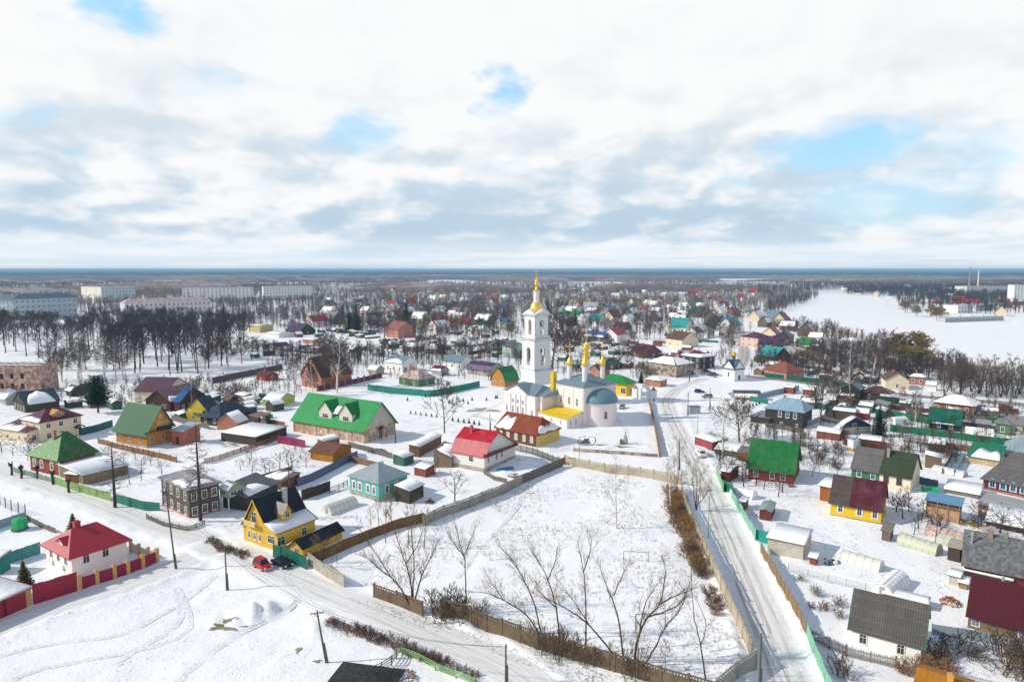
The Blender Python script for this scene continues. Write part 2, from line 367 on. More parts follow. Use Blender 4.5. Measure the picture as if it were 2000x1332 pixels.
def ground_material():
 m = bpy.data.materials.new('snow_ground'); m.use_nodes = True; t = m.node_tree; s = NT(t); bs = t.nodes['Principled BSDF']
 tcn = s.n('ShaderNodeTexCoord'); ob = tcn.outputs['Object']
 g = s.n('ShaderNodeNewGeometry')
 big = s.noise(ob, .02, 5, .6); mid = s.noise(ob, .25, 6, .65); fine = s.noise(ob, 2.2, 5, .65)
 base = s.mix(big, (.865, .88, .91), (.93, .935, .945))
 # trampled, dirty and grassy patches showing through the thin snow
 ln = s.vm('LENGTH', ob)
 patch = s.m('MULTIPLY', s.ss(s.noise(ob, .045, 6, .62), .52, .64), s.ss(mid, .48, .66))
 base = s.mix(s.m('MULTIPLY', s.m('MULTIPLY', patch, s.ss(ln, 110, 170)), .5), base, (.31, .27, .21))
 spk = s.ss(s.noise(ob, 1.1, 7, .75), .62, .72)
 base = s.mix(s.m('MULTIPLY', s.m('MULTIPLY', spk, s.ss(mid, .42, .6)), .35), base, (.30, .26, .20))
 far = s.ss(ln, 700, 2500)
 fpatch = s.ss(s.noise(s.vm('MULTIPLY', ob, (1, .5, 1)), .0022, 6, .6), .42, .55)
 base = s.mix(s.m('MULTIPLY', far, s.m('MULTIPLY', fpatch, .75)), base, (.30, .25, .21))
 s.put(bs.inputs['Base Color'], base); bs.inputs['Roughness'].default_value = .7; bs.inputs['Specular IOR Level'].default_value = .2
 foot = s.n('ShaderNodeTexVoronoi'); s.put(foot.inputs['Vector'], ob); foot.inputs['Scale'].default_value = 1.5
 dots = s.m('MULTIPLY', s.ss(foot.outputs['Distance'], .1, .3), s.ss(s.noise(ob, .09, 4, .6), .5, .6))
 hgt_ = s.m('ADD', s.m('MULTIPLY', mid, .9), s.m('ADD', s.m('MULTIPLY', fine, .35), s.m('MULTIPLY', dots, .12)))
 bp = s.n('ShaderNodeBump'); bp.inputs['Strength'].default_value = .55; bp.inputs['Distance'].default_value = .5
 s.put(bp.inputs['Height'], hgt_); s.put(bs.inputs['Normal'], bp.outputs[0])
 return m
def make_ground():
 ang = list(np.arange(-46, 46.01, .3)); ang = [-180+k*8 for k in range(0, 17)][:17] + ang + [52+k*8 for k in range(0, 16)]
 ang = sorted(set([round(a, 3) for a in ang if a < 180]))
 rad = [2.0, 20, 40, 52]; r = 58.0
 while r < 520: rad.append(r); r *= 1.0065
 while r < 90000: rad.append(r); r *= 1.06
 A = np.radians(np.array(ang)); Rr = np.array(rad); na, nr = len(A), len(Rr)
 GX = np.outer(Rr, np.sin(A)); GY = np.outer(Rr, np.cos(A)); Z = hz(GX, GY)
 V = np.stack([GX, GY, Z], -1).reshape(-1, 3); V = np.vstack([V, [[0, 0, 0]]])
 i = np.arange(nr-1)[:, None]; j = np.arange(na)[None, :]; j2 = (j+1) % na
 Fc = np.stack([i*na+j, i*na+j2, (i+1)*na+j2, (i+1)*na+j], -1).reshape(-1, 4)[:, ::-1]
 me = bpy.data.meshes.new('ground'); faces = Fc.tolist() + [(nr*na, int(a), int((a+1) % na)) for a in range(na)]
 me.from_pydata(V.tolist(), [], faces); me.polygons.foreach_set('use_smooth', [True]*len(faces))
 me.materials.append(ground_material()); o = bpy.data.objects.new('ground', me); C.objects.link(o); tag(o, kind='structure')
make_ground()

def road_material(kind):
 m = bpy.data.materials.new(kind+'_road'); m.use_nodes = True; t = m.node_tree; s = NT(t); bs = t.nodes['Principled BSDF']
 uvn = s.n('ShaderNodeUVMap'); uvn.uv_map = 'UVMap'; sp = s.n('ShaderNodeSeparateXYZ'); s.put(sp.inputs[0], uvn.outputs[0]); u, v = sp.outputs[0], sp.outputs[1]
 ob = s.n('ShaderNodeTexCoord').outputs['Object']
 warp = s.m('MULTIPLY', s.m('SUBTRACT', s.noise(s.vm('MULTIPLY', uvn.outputs[0], (0, .05, 0)), 1, 3), .5), .8)
 uu = s.m('ADD', u, warp)
 n1_ = s.noise(s.vm('MULTIPLY', uvn.outputs[0], (1.6, .07, 1)), 1.5, 6, .6); n2_ = s.noise(ob, .5, 6, .65)
 def track(c, wd): return s.ss(s.m('ABSOLUTE', s.m('SUBTRACT', uu, c)), wd*.25, wd, 1, 0)
 sn = (.86, .87, .89)
 if kind == 'asphalt':
  base = s.mix(n2_, (.23, .21, .19), (.34, .31, .28)); lines = s.m('MAXIMUM', track(-1.9, 1.0), track(1.9, 1.0))
  base = s.mix(s.m('MULTIPLY', lines, .45), base, (.16, .145, .13)); base = s.mix(s.m('MULTIPLY', s.ss(n1_, .5, .62), .4), base, (.6, .59, .57))
  base = s.mix(s.ss(s.m('ABSOLUTE', s.m('ADD', u, s.m('MULTIPLY', n2_, .8))), 3.6, 4.3), base, sn)
 elif kind == 'dirty':
  base = s.mix(n2_, (.46, .43, .39), (.62, .59, .55)); base = s.mix(s.m('MULTIPLY', s.m('MAXIMUM', track(-1.3, .8), track(1.3, .8)), .5), base, (.25, .22, .2))
  base = s.mix(s.ss(s.m('ABSOLUTE', s.m('ADD', u, n2_)), 3.0, 4.2), base, sn)
 elif kind == 'path':
  base = s.mix(s.ss(s.noise(ob, 2.6, 3, .5), .42, .58), (.70, .715, .74), (.89, .90, .92)); n1_ = s.noise(ob, 2.6, 4, .6)
 else:
  base = s.mix(n2_, (.72, .715, .71), (.86, .86, .87))
  a = .7 if kind == 'tracks' else .3
  tr = s.m('MAXIMUM', s.m('MAXIMUM', track(-1.5, .55), track(.35, .55)), s.m('MULTIPLY', s.m('MAXIMUM', track(-.6, .4), track(1.9, .45)), .55))
  brk = s.ss(n1_, .34, .58)
  base = s.mix(s.m('MULTIPLY', s.m('MULTIPLY', tr, brk), a), base, (.30, .265, .22))
  base = s.mix(s.m('MULTIPLY', s.ss(n1_, .52, .66), .35), base, (.56, .52, .46))
  base = s.mix(s.ss(s.m('ABSOLUTE', s.m('ADD', u, s.m('MULTIPLY', s.m('SUBTRACT', n2_, .5), 2))), 2.4, 3.4), base, (.88, .89, .91))
 s.put(bs.inputs['Base Color'], base); bs.inputs['Roughness'].default_value = .7; bs.inputs['Specular IOR Level'].default_value = .2
 bp = s.n('ShaderNodeBump'); bp.inputs['Strength'].default_value = .5; bp.inputs['Distance'].default_value = .2
 s.put(bp.inputs['Height'], s.m('ADD', n1_, s.m('MULTIPLY', n2_, .5))); s.put(bs.inputs['Normal'], bp.outputs[0])
 return m
for ri, (n, line, w_, k, b) in enumerate(RL):
 vs = []; fs = []; uvs = []; nx = 8; L = 0; z = .03+.006*ri
 for i, p in enumerate(line):
  d_ = (line[min(i+1, len(line)-1)]-line[max(i-1, 0)]).normalized(); nrm = Vector((d_.y, -d_.x, 0))
  if i: L += (p-line[i-1]).length
  for j in range(nx+1):
   o_ = (j/nx-.5)*w_*1.04; q_ = p+nrm*o_
   vs.append((q_.x, q_.y, z if k != 'path' else 0.0)); uvs.append((o_, L))
 if k == 'path':
  Zp = hz(np.array([v[0] for v in vs]), np.array([v[1] for v in vs])); jr = np.random.RandomState(ri)
  vs = [(v[0]+jr.uniform(-.12, .12), v[1]+jr.uniform(-.12, .12), zz_+.035) for v, zz_ in zip(vs, Zp)]
 for i in range(len(line)-1):
  for j in range(nx):
   a = i*(nx+1)+j; fs.append((a, a+1, a+nx+2, a+nx+1))
 me = bpy.data.meshes.new(n); me.from_pydata(vs, [], fs); lay = me.uv_layers.new(name='UVMap'); buf = []
 for p in me.polygons:
  for vi in p.vertices: buf += list(uvs[vi])
 lay.data.foreach_set('uv', buf); me.materials.append(road_material(k))
 o = bpy.data.objects.new(n, me); C.objects.link(o); tag(o, kind='structure')
# frozen river under snow, and reed islands
RIV = [(1495, 612), (1545, 594), (1600, 584), (1680, 578), (1735, 585), (1730, 600), (1745, 615), (1800, 630), (1870, 638), (2010, 640), (2200, 650), (2350, 720), (2200, 745), (2000, 716), (1900, 700), (1830, 690), (1740, 668), (1680, 645), (1610, 632), (1540, 625)]
mb = MB(); mb.face([(p.x, p.y, .28) for p in poly_px(RIV)][::-1])
rm = mat('concrete', (.88, .89, .91), var=.05, col2=(.72, .74, .77), scale=.05); o = mb.build('frozen_river', rm); tag(o, kind='structure')


# ------------------------------------------------------------------ house builder
WINC = {}
def window_mesh(w_, h_, fc, style, glass):
 key = (w_, h_, tuple(fc), style, glass.name)
 if key in WINC: return WINC[key]
 fm = mat('plastic', tuple(fc), rough=.6); t = .13 if style != 'plain' else .07; dp = .07
 f = MB()
 f.box(-w_/2-t, -dp, -t, w_/2+t, 0, 0); f.box(-w_/2-t, -dp, h_, w_/2+t, 0, h_+t)
 f.box(-w_/2-t, -dp, 0, -w_/2, 0, h_); f.box(w_/2, -dp, 0, w_/2+t, 0, h_)
 f.box(-w_/2-t-.05, -dp-.06, -t-.04, w_/2+t+.05, -dp, -t+.03)
 if style == 'carved':      # carved surround with a little gable
  f.prism([(-w_/2-.28, h_+t), (w_/2+.28, h_+t), (w_/2+.2, h_+t+.12), (0, h_+t+.42), (-w_/2-.2, h_+t+.12)], lambda s_, t_, z_: (t_, s_, z_), -dp-.03, -.001)
  f.box(-w_/2-.26, -dp-.02, -.3, -w_/2-t, -.001, h_+t); f.box(w_/2+t, -dp-.02, -.3, w_/2+.26, -.001, h_+t)
 b = .05
 if w_ > 1.5:
  for k in (-1, 1): f.box(k*w_/6-b/2, -.055, 0, k*w_/6+b/2, -.02, h_)
 else: f.box(-b/2, -.055, 0, b/2, -.02, h_)
 f.box(-w_/2, -.054, h_*.66, w_/2, -.02, h_*.66+b)
 g = MB(); g.box(-w_/2, -.02, 0, w_/2, -.004, h_)
 WINC[key] = (f.data('window', fm), g.data('pane', glass)); return WINC[key]
def put_window(parent, x, y, z, rz, w_=1.0, h_=1.5, fc=(.8, .8, .78), style='plain', glass=None, merged=False):
 a, b = window_mesh(w_, h_, fc, style, glass or GLASS)
 if merged:
  o = bpy.data.objects.new('window', a); C.objects.link(o); o.parent = parent
  o.location = (x, y, z); o.rotation_euler = (0, 0, rz)
  p = bpy.data.objects.new('pane', b); C.objects.link(p); p.parent = parent; p.location = (x, y, z); p.rotation_euler = (0, 0, rz); return o
 o = bpy.data.objects.new('window', a); C.objects.link(o); o.parent = parent; o.location = (x, y, z); o.rotation_euler = (0, 0, rz)
 p = bpy.data.objects.new('pane', b); C.objects.link(p); p.parent = o
 return o

def frame_from(A, B, C_):
 a, b, c = P(*A), P(*B), P(*C_)
 u = b-a; w_ = c-a; au = math.atan2(u.y, u.x)-math.pi/2; aw = math.atan2(w_.y, w_.x)
 wu, ww = u.length, w_.length
 th = (au*wu+aw*ww)/(wu+ww)
 ex = Vector((math.cos(th), math.sin(th), 0)); ey = Vector((-math.sin(th), math.cos(th), 0))
 Lx = w_.dot(ex); Ly = u.dot(ey)
 return a, th, max(Lx, 1.0), max(Ly, 1.0)

def snow_slab(parent, o, eu, ev, Lu, Lv, u0, u1, v0, v1, nrm, seed=0, th=.16, name='roof_snow'):
 """irregular snow patch on a slope: origin o at the eave, eu along the eave, ev up the slope"""
 rnd = random.Random(seed); n = 16; m_ = MB()
 ph = [rnd.uniform(0, 6.28) for _ in range(4)]
 pts = []
 for i in range(n+1):
  t = i/n; e = 1-(2*t-1)**6
  j = .10*math.sin(3*t*3.1+ph[0])+.06*math.sin(9*t+ph[1])+.03*math.sin(23*t+ph[3])
  b = (.04*math.sin(13*t+ph[2])) if v0 > .02 else 0
  lo = v0+b*.8; hi = v0+(v1-v0)*max(.15, e)*(1+j) if v1 < .97 else v1-.01
  hi = min(hi, 1.0 if v1 >= .97 else 1.02)
  uu = u0+(u1-u0)*t; pts.append((o+eu*(uu*Lu)+ev*(max(lo, -.02)*Lv), o+eu*(uu*Lu)+ev*(hi*Lv)))
 k = len(pts)
 vs = [];
 for a, b in pts:
  mid = a*.5+b*.5; vs += [a+nrm*.012, a+nrm*th*.8, mid+nrm*th, b+nrm*th*.5, b+nrm*.012]
 fs = []
 for i in range(k-1):
  for q_ in range(4): fs.append((i*5+q_, (i+1)*5+q_, (i+1)*5+q_+1, i*5+q_+1))
 fs.append((0, 1, 2, 3, 4)); fs.append(tuple((k-1)*5+q_ for q_ in (4, 3, 2, 1, 0)))
 m_.mesh(vs, fs); return m_.build(name, SNOW, parent, smooth=True, uv=False)

def chimney(parent, x, y, z0, z1, mt=BRICK, w_=.6, pipe=False):
 m_ = MB()
 if pipe: m_.lathe([(.16, z0), (.16, z1), (.24, z1+.02), (.24, z1+.12), (.05, z1+.3)], 8, (x, y)); mt = mat('metal', (.5, .52, .54))
 else:
  m_.box(x-w_/2, y-w_/2, z0, x+w_/2, y+w_/2, z1); m_.box(x-w_/2-.07, y-w_/2-.07, z1, x+w_/2+.07, y+w_/2+.07, z1+.16); m_.box(x-w_*.3, y-w_*.3, z1+.16, x+w_*.3, y+w_*.3, z1+.3)
 return m_.build('chimney', mt, parent)

def dormer(root, side, frac, Lx, Ly, zb, out, wd, hw, rr, wallm, roofm, win=True, length=4.0, gmat=None, back=0.0):
 """gabled dormer. side 'L' (looks to -x) or 'R' (looks to -y); out = how far behind the wall plane its face stands"""
 m_ = MB()
 if side == 'L': X = Matrix.Translation((-Lx/2+out, -Ly/2+frac*Ly, zb)) @ Matrix.Rotation(-math.pi/2, 4, 'Z')
 else: X = Matrix.Translation((-Lx/2+frac*Lx, -Ly/2+out, zb))
 def mp(s_, t_, z_): return X @ Vector((t_, s_, z_))
 m_.prism([(-wd/2, 0), (wd/2, 0), (wd/2, hw), (0, hw+rr), (-wd/2, hw)], mp, 0, length)
 d_ = m_.build('dormer', wallm, root)
 r_ = MB(); o = .3; k = rr/(wd/2)
 for sg in (-1, 1):
  r_.prism([(0, hw+rr+.1), (sg*(wd/2+o), hw-o*k+.1), (sg*(wd/2+o), hw-o*k), (0, hw+rr)], mp, -.35, length+.2)
 r_.build('dormer_roof', roofm, d_)
 if win:
  a, b = window_mesh(wd*.42, min(1.2, hw*.75), (.8, .8, .78), 'plain', GLASS)
  for nm, me in (('window', a), ('pane', b)):
   o_ = bpy.data.objects.new(nm, me); C.objects.link(o_); o_.parent = d_
   o_.matrix_local = X @ Matrix.Translation((0, -.004, hw*.22))
 return d_

def house(name, label, cat, A=None, B=None, Cc=None, e=None, eh=None, roof='gable', axis='y', pitch=35, rm=None, wm=None, gm=None, ov=.5, gv=.4,
    insets=None, prof=None, wins=(), chim=(), snow=(), split=None, base=None, at=None, group=None, z0=-.4, doors=(), rth=.14, trim=None, dorm=(), lod=0):
 """A near corner, B left corner, Cc right corner (pixels on the ground); or at=(x,y,th,Lx,Ly)"""
 if at: ax, ay, th, Lx, Ly = at; cx = Vector((ax, ay, 0))
 else:
  a, th, Lx, Ly = frame_from(A, B, Cc)
  if eh is None: eh = zat(a.x, a.y, A[1]-e)
  cx = a+Vector((math.cos(th), math.sin(th), 0))*Lx/2+Vector((-math.sin(th), math.cos(th), 0))*Ly/2
 root = empty(name, (cx.x, cx.y, 0), th, label, cat, group)
 L = Ly if axis == 'y' else Lx; W = Lx if axis == 'y' else Ly
 def mp(s_, t_, z_):
  return Vector((t_-Lx/2, s_-Ly/2, z_)) if axis == 'y' else Vector((s_-Lx/2, t_-Ly/2, z_))
 def mr(s_, t_, z_): return mp(s_, t_, z_)
 if roof == 'shed': pr = [(0, 0), (1, math.tan(R(pitch))*W)]
 elif prof: pr = prof
 else: pr = [(0, 0), (.5, math.tan(R(pitch))*W/2), (1, 0)]
 rise = max(h for t, h in pr)
 slopes = []
 wm = wm or GREYW; rm = rm or mat('seam', (.3, .32, .33))
 hip = roof == 'hip'
 ins = insets if insets else (W/2, W/2)
 if hip:
  i0, i1 = ins; rise = math.tan(R(pitch))*W/2
  if i0+i1 > L-.01: k = (L-.01)/(i0+i1); i0 *= k; i1 *= k
  mb_ = MB(); mb_.prism([(0, z0), (W, z0), (W, eh), (0, eh)], mp, 0, L); wall = mb_.build('wall', wm, root)
  for i_, s_ in ((i0, 0.0), (i1, L)):
   if i_ < .01: g_ = MB(); g_.prism([(0, eh), (W, eh), (W/2, eh+rise)], mp, s_ if s_ == 0 else L-.15, .15 if s_ == 0 else L); g_.build('gable', gm or wm, root)
  k = math.tan(R(pitch)); e0 = ov if i0 > .01 else gv; e1 = ov if i1 > .01 else gv
  z_e = eh-ov*k
  q = [mr(-e0, -ov, z_e), mr(L+e1, -ov, z_e), mr(L+e1, W+ov, z_e), mr(-e0, W+ov, z_e)]
  r0 = mr(i0 if i0 > .01 else -e0, W/2, eh+rise); r1 = mr(L-i1 if i1 > .01 else L+e1, W/2, eh+rise)
  up = Vector((0, 0, rth)); m_ = MB()
  tq = [p+up for p in q]; t0, t1 = r0+up, r1+up
  m_.face([tq[0], tq[1], t1, t0]); m_.face([tq[2], tq[3], t0, t1]); m_.face([tq[1], tq[2], t1]); m_.face([tq[3], tq[0], t0])
  for i in range(4): m_.face([q[i], q[(i+1) % 4], tq[(i+1) % 4], tq[i]])
  m_.face(q[::-1])
  rf = m_.build('roof', rm, root)
  def sl(o, p1, p2): return (o, p1, p2)
  slopes = [(tq[0], tq[1], t0, t1), (tq[3], tq[2], t0, t1), (tq[0], tq[3], t0, t0), (tq[1], tq[2], t1, t1)]
 else:
  pe = eh
  body = [(0, z0), (W, z0), (W, pe+pr[-1][1])]+[(t*W, pe+h) for t, h in reversed(pr[1:-1])]+[(0, pe+pr[0][1])]
  mb_ = MB()
  if gm:
   mb_.prism([(0, z0), (W, z0), (W, pe), (0, pe)], mp, 0, L); g_ = MB()
   gp = [(0, pe), (W, pe)]+([(W, pe+pr[-1][1])] if pr[-1][1] > .05 else [])+[(t*W, pe+h) for t, h in reversed(pr[1:-1])]
   if pr[0][1] > .05: gp.append((0, pe+pr[0][1]))
   g_.prism(gp, mp, -.03, L+.03); g_.build('gable', gm, root)
  else: mb_.prism(body, mp, 0, L)
  wall = mb_.build('wall', wm, root)
  segs = []
  for i in range(len(pr)-1):
   (t0, h0), (t1, h1) = pr[i], pr[i+1]; x0, x1 = t0*W, t1*W; k = (h1-h0)/(x1-x0) if abs(x1-x0) > 1e-6 else 0
   if i == 0: h0 -= k*ov; x0 -= ov
   if i == len(pr)-2: h1 += k*ov; x1 += ov
   segs.append((x0, pe+h0, x1, pe+h1))
  cuts = [(-gv, L+gv, rm)] if not split else [(-gv, split[0]*L, rm), (split[0]*L, L+gv, split[1])]
  rf = None
  for s0, s1, m2 in cuts:
   m_ = MB()
   top = [(x0, y0+rth) for (x0, y0, x1, y1) in segs]+[(segs[-1][2], segs[-1][3]+rth)]
   bot = [(x0, y0+.01) for (x0, y0, x1, y1) in segs]+[(segs[-1][2], segs[-1][3]+.01)]
   for i in range(len(top)-1): m_.prism([bot[i], bot[i+1], top[i+1], top[i]], mp, s0, s1)
   r2 = m_.build('roof', m2, root); rf = rf or r2
  for (x0, y0, x1, y1) in segs:
   a0, a1 = mr(-gv, x0, y0+rth), mr(L+gv, x0, y0+rth); b0, b1 = mr(-gv, x1, y1+rth), mr(L+gv, x1, y1+rth)
   if y0 <= y1: slopes.append((a0, a1, b0, b1))
   else: slopes.append((b0, b1, a0, a1))
  if trim:
   for sv in (-gv-.06, L+gv+.0):
    m_ = MB()
    for (x0, y0, x1, y1) in segs: m_.prism([(x0, y0-.1), (x1, y1-.1), (x1, y1+rth+.03), (x0, y0+rth+.03)], mp, sv, sv+.06)
    m_.build('bargeboard', trim, root)
 if base:
  b_ = MB(); b_.box(-Lx/2-.05, -Ly/2-.05, z0, Lx/2+.05, Ly/2+.05, base[0]); b_.build('foundation', base[1], root)
 for sn in snow:
  i, u0, u1, v0, v1 = sn[:5]; a0, a1, b0, b1 = slopes[i]; eu = (a1-a0); Lu = eu.length; eu = eu.normalized()
  mid = (b0+b1)*.5; fo = a0+eu*((mid-a0).dot(eu)); ev = mid-fo; Lv = ev.length; ev = ev.normalized(); nr = eu.cross(ev)
  if nr.z < 0: nr = -nr
  if (b1-b0).length < .5*Lu and v1 > .5:      # hip end / trapezoid: narrow the slab with height
   tri = Lu; n_ = 14; m_ = MB(); vs = []; fs = []
   for j in range(n_+1):
    v_ = v0+(v1-v0)*j/n_; A_ = a0.lerp(b0, v_); B_ = a1.lerp(b1, v_); wob = .02*math.sin(j*1.7+len(label))
    p0_ = A_.lerp(B_, min(.98, max(.015, u0+wob))); p1_ = A_.lerp(B_, max(.02, min(.985, u1-wob*1.5)))
    vs += [p0_+nr*.01, p0_.lerp(p1_, .03)+nr*.15, p0_.lerp(p1_, .97)+nr*.15, p1_+nr*.01]
   for j in range(n_):
    for q_ in range(3): fs.append((j*4+q_, j*4+q_+1, j*4+4+q_+1, j*4+4+q_))
   fs.append((0, 1, 2, 3)); m_.mesh(vs, fs); m_.build('roof_snow', SNOW, root, uv=False)
  else: snow_slab(root, a0, eu, ev, Lu, Lv, u0, u1, v0, v1, nr, seed=hash(label) % 1000 if False else sum(map(ord, label)) % 997)
 for wsp in wins:
  side, xs, z, w_, h_ = wsp[:5]; fc = wsp[5] if len(wsp) > 5 else (.8, .8, .78); st = wsp[6] if len(wsp) > 6 else 'plain'; gl = wsp[7] if len(wsp) > 7 else None
  if isinstance(xs, int): xs = [(i+.5)/xs for i in range(xs)]
  if z < eh-.2: h_ = min(h_, max(.6, eh-.75)); z = min(z, eh-.3-h_) if z+h_ > eh-.3 else z
  for x in xs:      # fractions: L wall 0 = near corner .. 1 = far left; R wall 0 = near corner .. 1 = far right
   if side == 'L': put_window(root, -Lx/2-.002, -Ly/2+x*Ly, z, -math.pi/2, w_, h_, fc, st, gl)
   else: put_window(root, -Lx/2+x*Lx, -Ly/2-.002, z, 0, w_, h_, fc, st, gl)
 for side, x, w_, h_, mt in doors:
  m_ = MB(); m_.box(-w_/2, -.07, 0, w_/2, -.004, h_); m_.box(w_*.3, -.12, h_*.45, w_*.4, -.07, h_*.5)
  if side == 'L': m_.build('door', mt, root, loc=(-Lx/2, -Ly/2+x*Ly, .1), rz=-math.pi/2)
  else: m_.build('door', mt, root, loc=(-Lx/2+x*Lx, -Ly/2, .1))
 for ch in chim:
  x, y, h_ = ch[:3]; X_, Y_ = (x-.5)*Lx, (y-.5)*Ly
  chimney(rf, X_, Y_, eh+.2, eh+rise+h_ if h_ < 50 else eh+rise, pipe=(len(ch) > 3 and ch[3] == 'pipe'), mt=(ch[3] if len(ch) > 3 and ch[3] != 'pipe' else BRICK))
 for dd in dorm: dormer(root, Lx=Lx, Ly=Ly, **dd)
 root['_d'] = (Lx, Ly, eh, rise)
 return root
def dims(root): return tuple(root['_d'])
def done(root):
 if '_d' in root: del root['_d']


# ------------------------------------------------------------------ the near houses
def S(*c): return lin(c)
GREEN_METAL = mat('seam', (.015, .34, .055), rough=.5, var=.05);
def seam(c, **k): return mat('seam', c, **k)
H1 = house('white_house', 'white two-floor brick house with red metal-tile roof behind the maroon fence', 'house', (142, 1127), (80, 1103), (254, 1093), 42, roof='hip', insets=(2.2, 2.5), pitch=29, axis='x',
  rm=mat('tile', (.42, .035, .06), var=.1), wm=mat('plaster', (.80, .79, .76), var=.05), wins=[('L', [.22, .5, .78], 2.0, .8, 1.7), ('L', [.3, .72], .3, .6, .9), ('R', [.25, .6], 1.7, .9, 1.6)], ov=.7)
Lx, Ly, eh, rise = dims(H1)
for nm in [0]:
 dormer(H1, 'L', .42, Lx, Ly, eh+.1, .3, 2.6, 1.1, .8, mat('plaster', (.80, .79, .76), var=.05), mat('tile', (.42, .035, .06), var=.1), win=False, length=3.6)
 chimney(H1, -Lx*.12, .6, eh+.5, eh+rise+.8, mt=mat('tile', (.42, .035, .06), var=.1), w_=.9)
LOGC = mat('logs', (.155, .125, .105), dirt=(.07, .055, .05));
H2 = house('log_house', 'dark weathered two-floor log house with white window frames and sagging grey roof', 'house', (371, 1014), (317, 986), (430, 998), 59, roof='hip', insets=(3, 3), pitch=20, axis='y', ov=.6,
  rm=mat('seam', (.27, .26, .27), dirt=(.5, .5, .52)), wm=LOGC, wins=[('L', 4, 3.7, .9, 1.55, (.8, .8, .78), 'frame'), ('L', 4, .7, .9, 1.5, (.8, .8, .78), 'frame'), ('R', 3, 3.7, .9, 1.55, (.8, .8, .78), 'frame'), ('R', 3, .7, .9, 1.5, (.8, .8, .78), 'frame')],
  base=(.5, BRICK), snow=[(2, .05, .9, .2, .7), (0, .1, .55, .1, .5)])
YEL = mat('boards', (.72, .47, .05), var=.08); DKSLATE = mat('slate', (.022, .028, .04), col2=(.015, .018, .025))
H3 = house('yellow_house', 'yellow timber house with steep dark corrugated roof and snowy lower slope', 'house', (542, 1078), (475, 1056), (617, 1048), 37, axis='x', prof=[(0, 0), (.30, 1.15), (.62, 5.0), (.9, .9), (1, -.1)],
  rm=DKSLATE, wm=YEL, ov=.35, gv=.5, wins=[('L', [.5, .66, .82], 1.0, .65, 1.2, (.8, .78, .7), 'frame'), ('L', [.17], 1.3, 1.7, 1.3), ('R', [.1], 1.0, 1.5, 1.5), ('R', [.7], 1.2, 1.0, 1.4)],
  snow=[(0, .0, .97, .0, 1.0)], trim=mat('boards', (.72, .47, .05), var=.08))
Lx, Ly, eh, rise = dims(H3)
dormer(H3, 'R', .42, Lx, Ly, eh+1.2, 1.6, 1.9, 1.4, 1.3, YEL, mat('seam', (.09, .09, .09)), win=True, length=2.6)
chimney(H3, Lx*.12, -Ly*.05, eh+2, eh+rise+.9, mt=mat('metal', (.42, .45, .48)), w_=.7)
m_ = MB(); X = -Lx/2
m_.box(X-.9, Ly*.02, eh+.15, X-.02, Ly*.36, eh+.28); m_.box(X-.92, Ly*.02, eh+.28, X-.86, Ly*.36, eh+1.15)
for k in range(9): m_.box(X-.9+.005, Ly*.02+k*Ly*.34/8-.03, eh+.28, X-.82, Ly*.02+k*Ly*.34/8+.03, eh+1.15)
m_.build('balcony', mat('planks', (.75, .6, .3)), H3)
put_window(H3, X-.55*0-.002, Ly*.16, eh+.7, -math.pi/2, 1.2, 1.9)
TEALW = mat('boards', (.16, .50, .46), var=.08)
H4 = house('turquoise_house', 'turquoise wooden house with pyramid tin roof and white carved window frames', 'house', (740, 980), (679, 965), (800, 961), 38, roof='hip', insets=(4.7, 4.7), pitch=32,
  rm=mat('seam', (.36, .44, .48), rough=.45), wm=TEALW, base=(.75, CONC), wins=[('L', [.16, .36, .64, .84], 1.5, .75, 1.5, (.82, .82, .8), 'carved'), ('R', [.28], 1.5, .75, 1.5, (.75, .6, .5), 'carved'), ('R', [.6], 1.5, .75, 1.5, (.82, .82, .8), 'carved')], chim=[(.62, .5, -.3, mat('metal', (.5, .53, .56)))])
OLDB = mat('worn_plaster', (.62, .56, .47), col2=(.46, .22, .11))
H5 = house('green_roof_building', 'long old peeling plaster building under bright green roof with two gabled dormers', 'building', (711, 866), (558, 846), (788, 850), 26, axis='y', prof=[(0, 0), (.52, 7.0), (1, 0)],
  rm=mat('seam', (.012, .27, .065), var=.08, rough=.5), wm=OLDB, gm=mat('boards', (.55, .50, .45), var=.1), ov=.7, gv=.9, wins=[('L', [.05, .12, .2, .28, .36, .44, .56, .64, .72, .8, .88, .95], .9, .9, 1.7, (.62, .55, .46), 'frame', mat('worn_plaster', (.55, .5, .42))),
  ('R', [.16, .3, .76, .9], .9, .85, 1.6, (.6, .55, .48), 'frame', GLASSB), ('R', [.38, .64], 4.6, 1.1, 1.3)], doors=[('R', .52, 1.3, 2.5, mat('planks', (.05, .25, .45)))])
Lx, Ly, eh, rise = dims(H5)
for fr in (.285, .575):
 dormer(H5, 'L', fr, Lx, Ly, eh+.9, 1.3, 5.2, 2.9, 2.8, mat('boards', (.72, .68, .60), var=.06), mat('seam', (.012, .27, .065), var=.08, rough=.5), length=7.0)
m_ = MB(); xx = -Lx/2+.52*Lx
m_.prism([(-1.2, 3.0), (0, 3.7), (1.2, 3.0), (1.2, 3.12), (0, 3.84), (-1.2, 3.12)], lambda s_, t_, z_: (xx+t_, -Ly/2+s_, z_), -1.4, 0)
m_.box(xx-1.1, -Ly/2-1.3, 0, xx-.98, -Ly/2-1.18, 3.0); m_.box(xx+.98, -Ly/2-1.3, 0, xx+1.1, -Ly/2-1.18, 3.0)
m_.build('door_canopy', mat('seam', (.18, .05, .03)), H5)
m_ = MB()
for k in range(7): yy = -Ly/2+k*Ly/6; m_.box(-Lx/2-.12, yy-.3 if k else yy-.12, -.3, -Lx/2, yy+.3, eh)
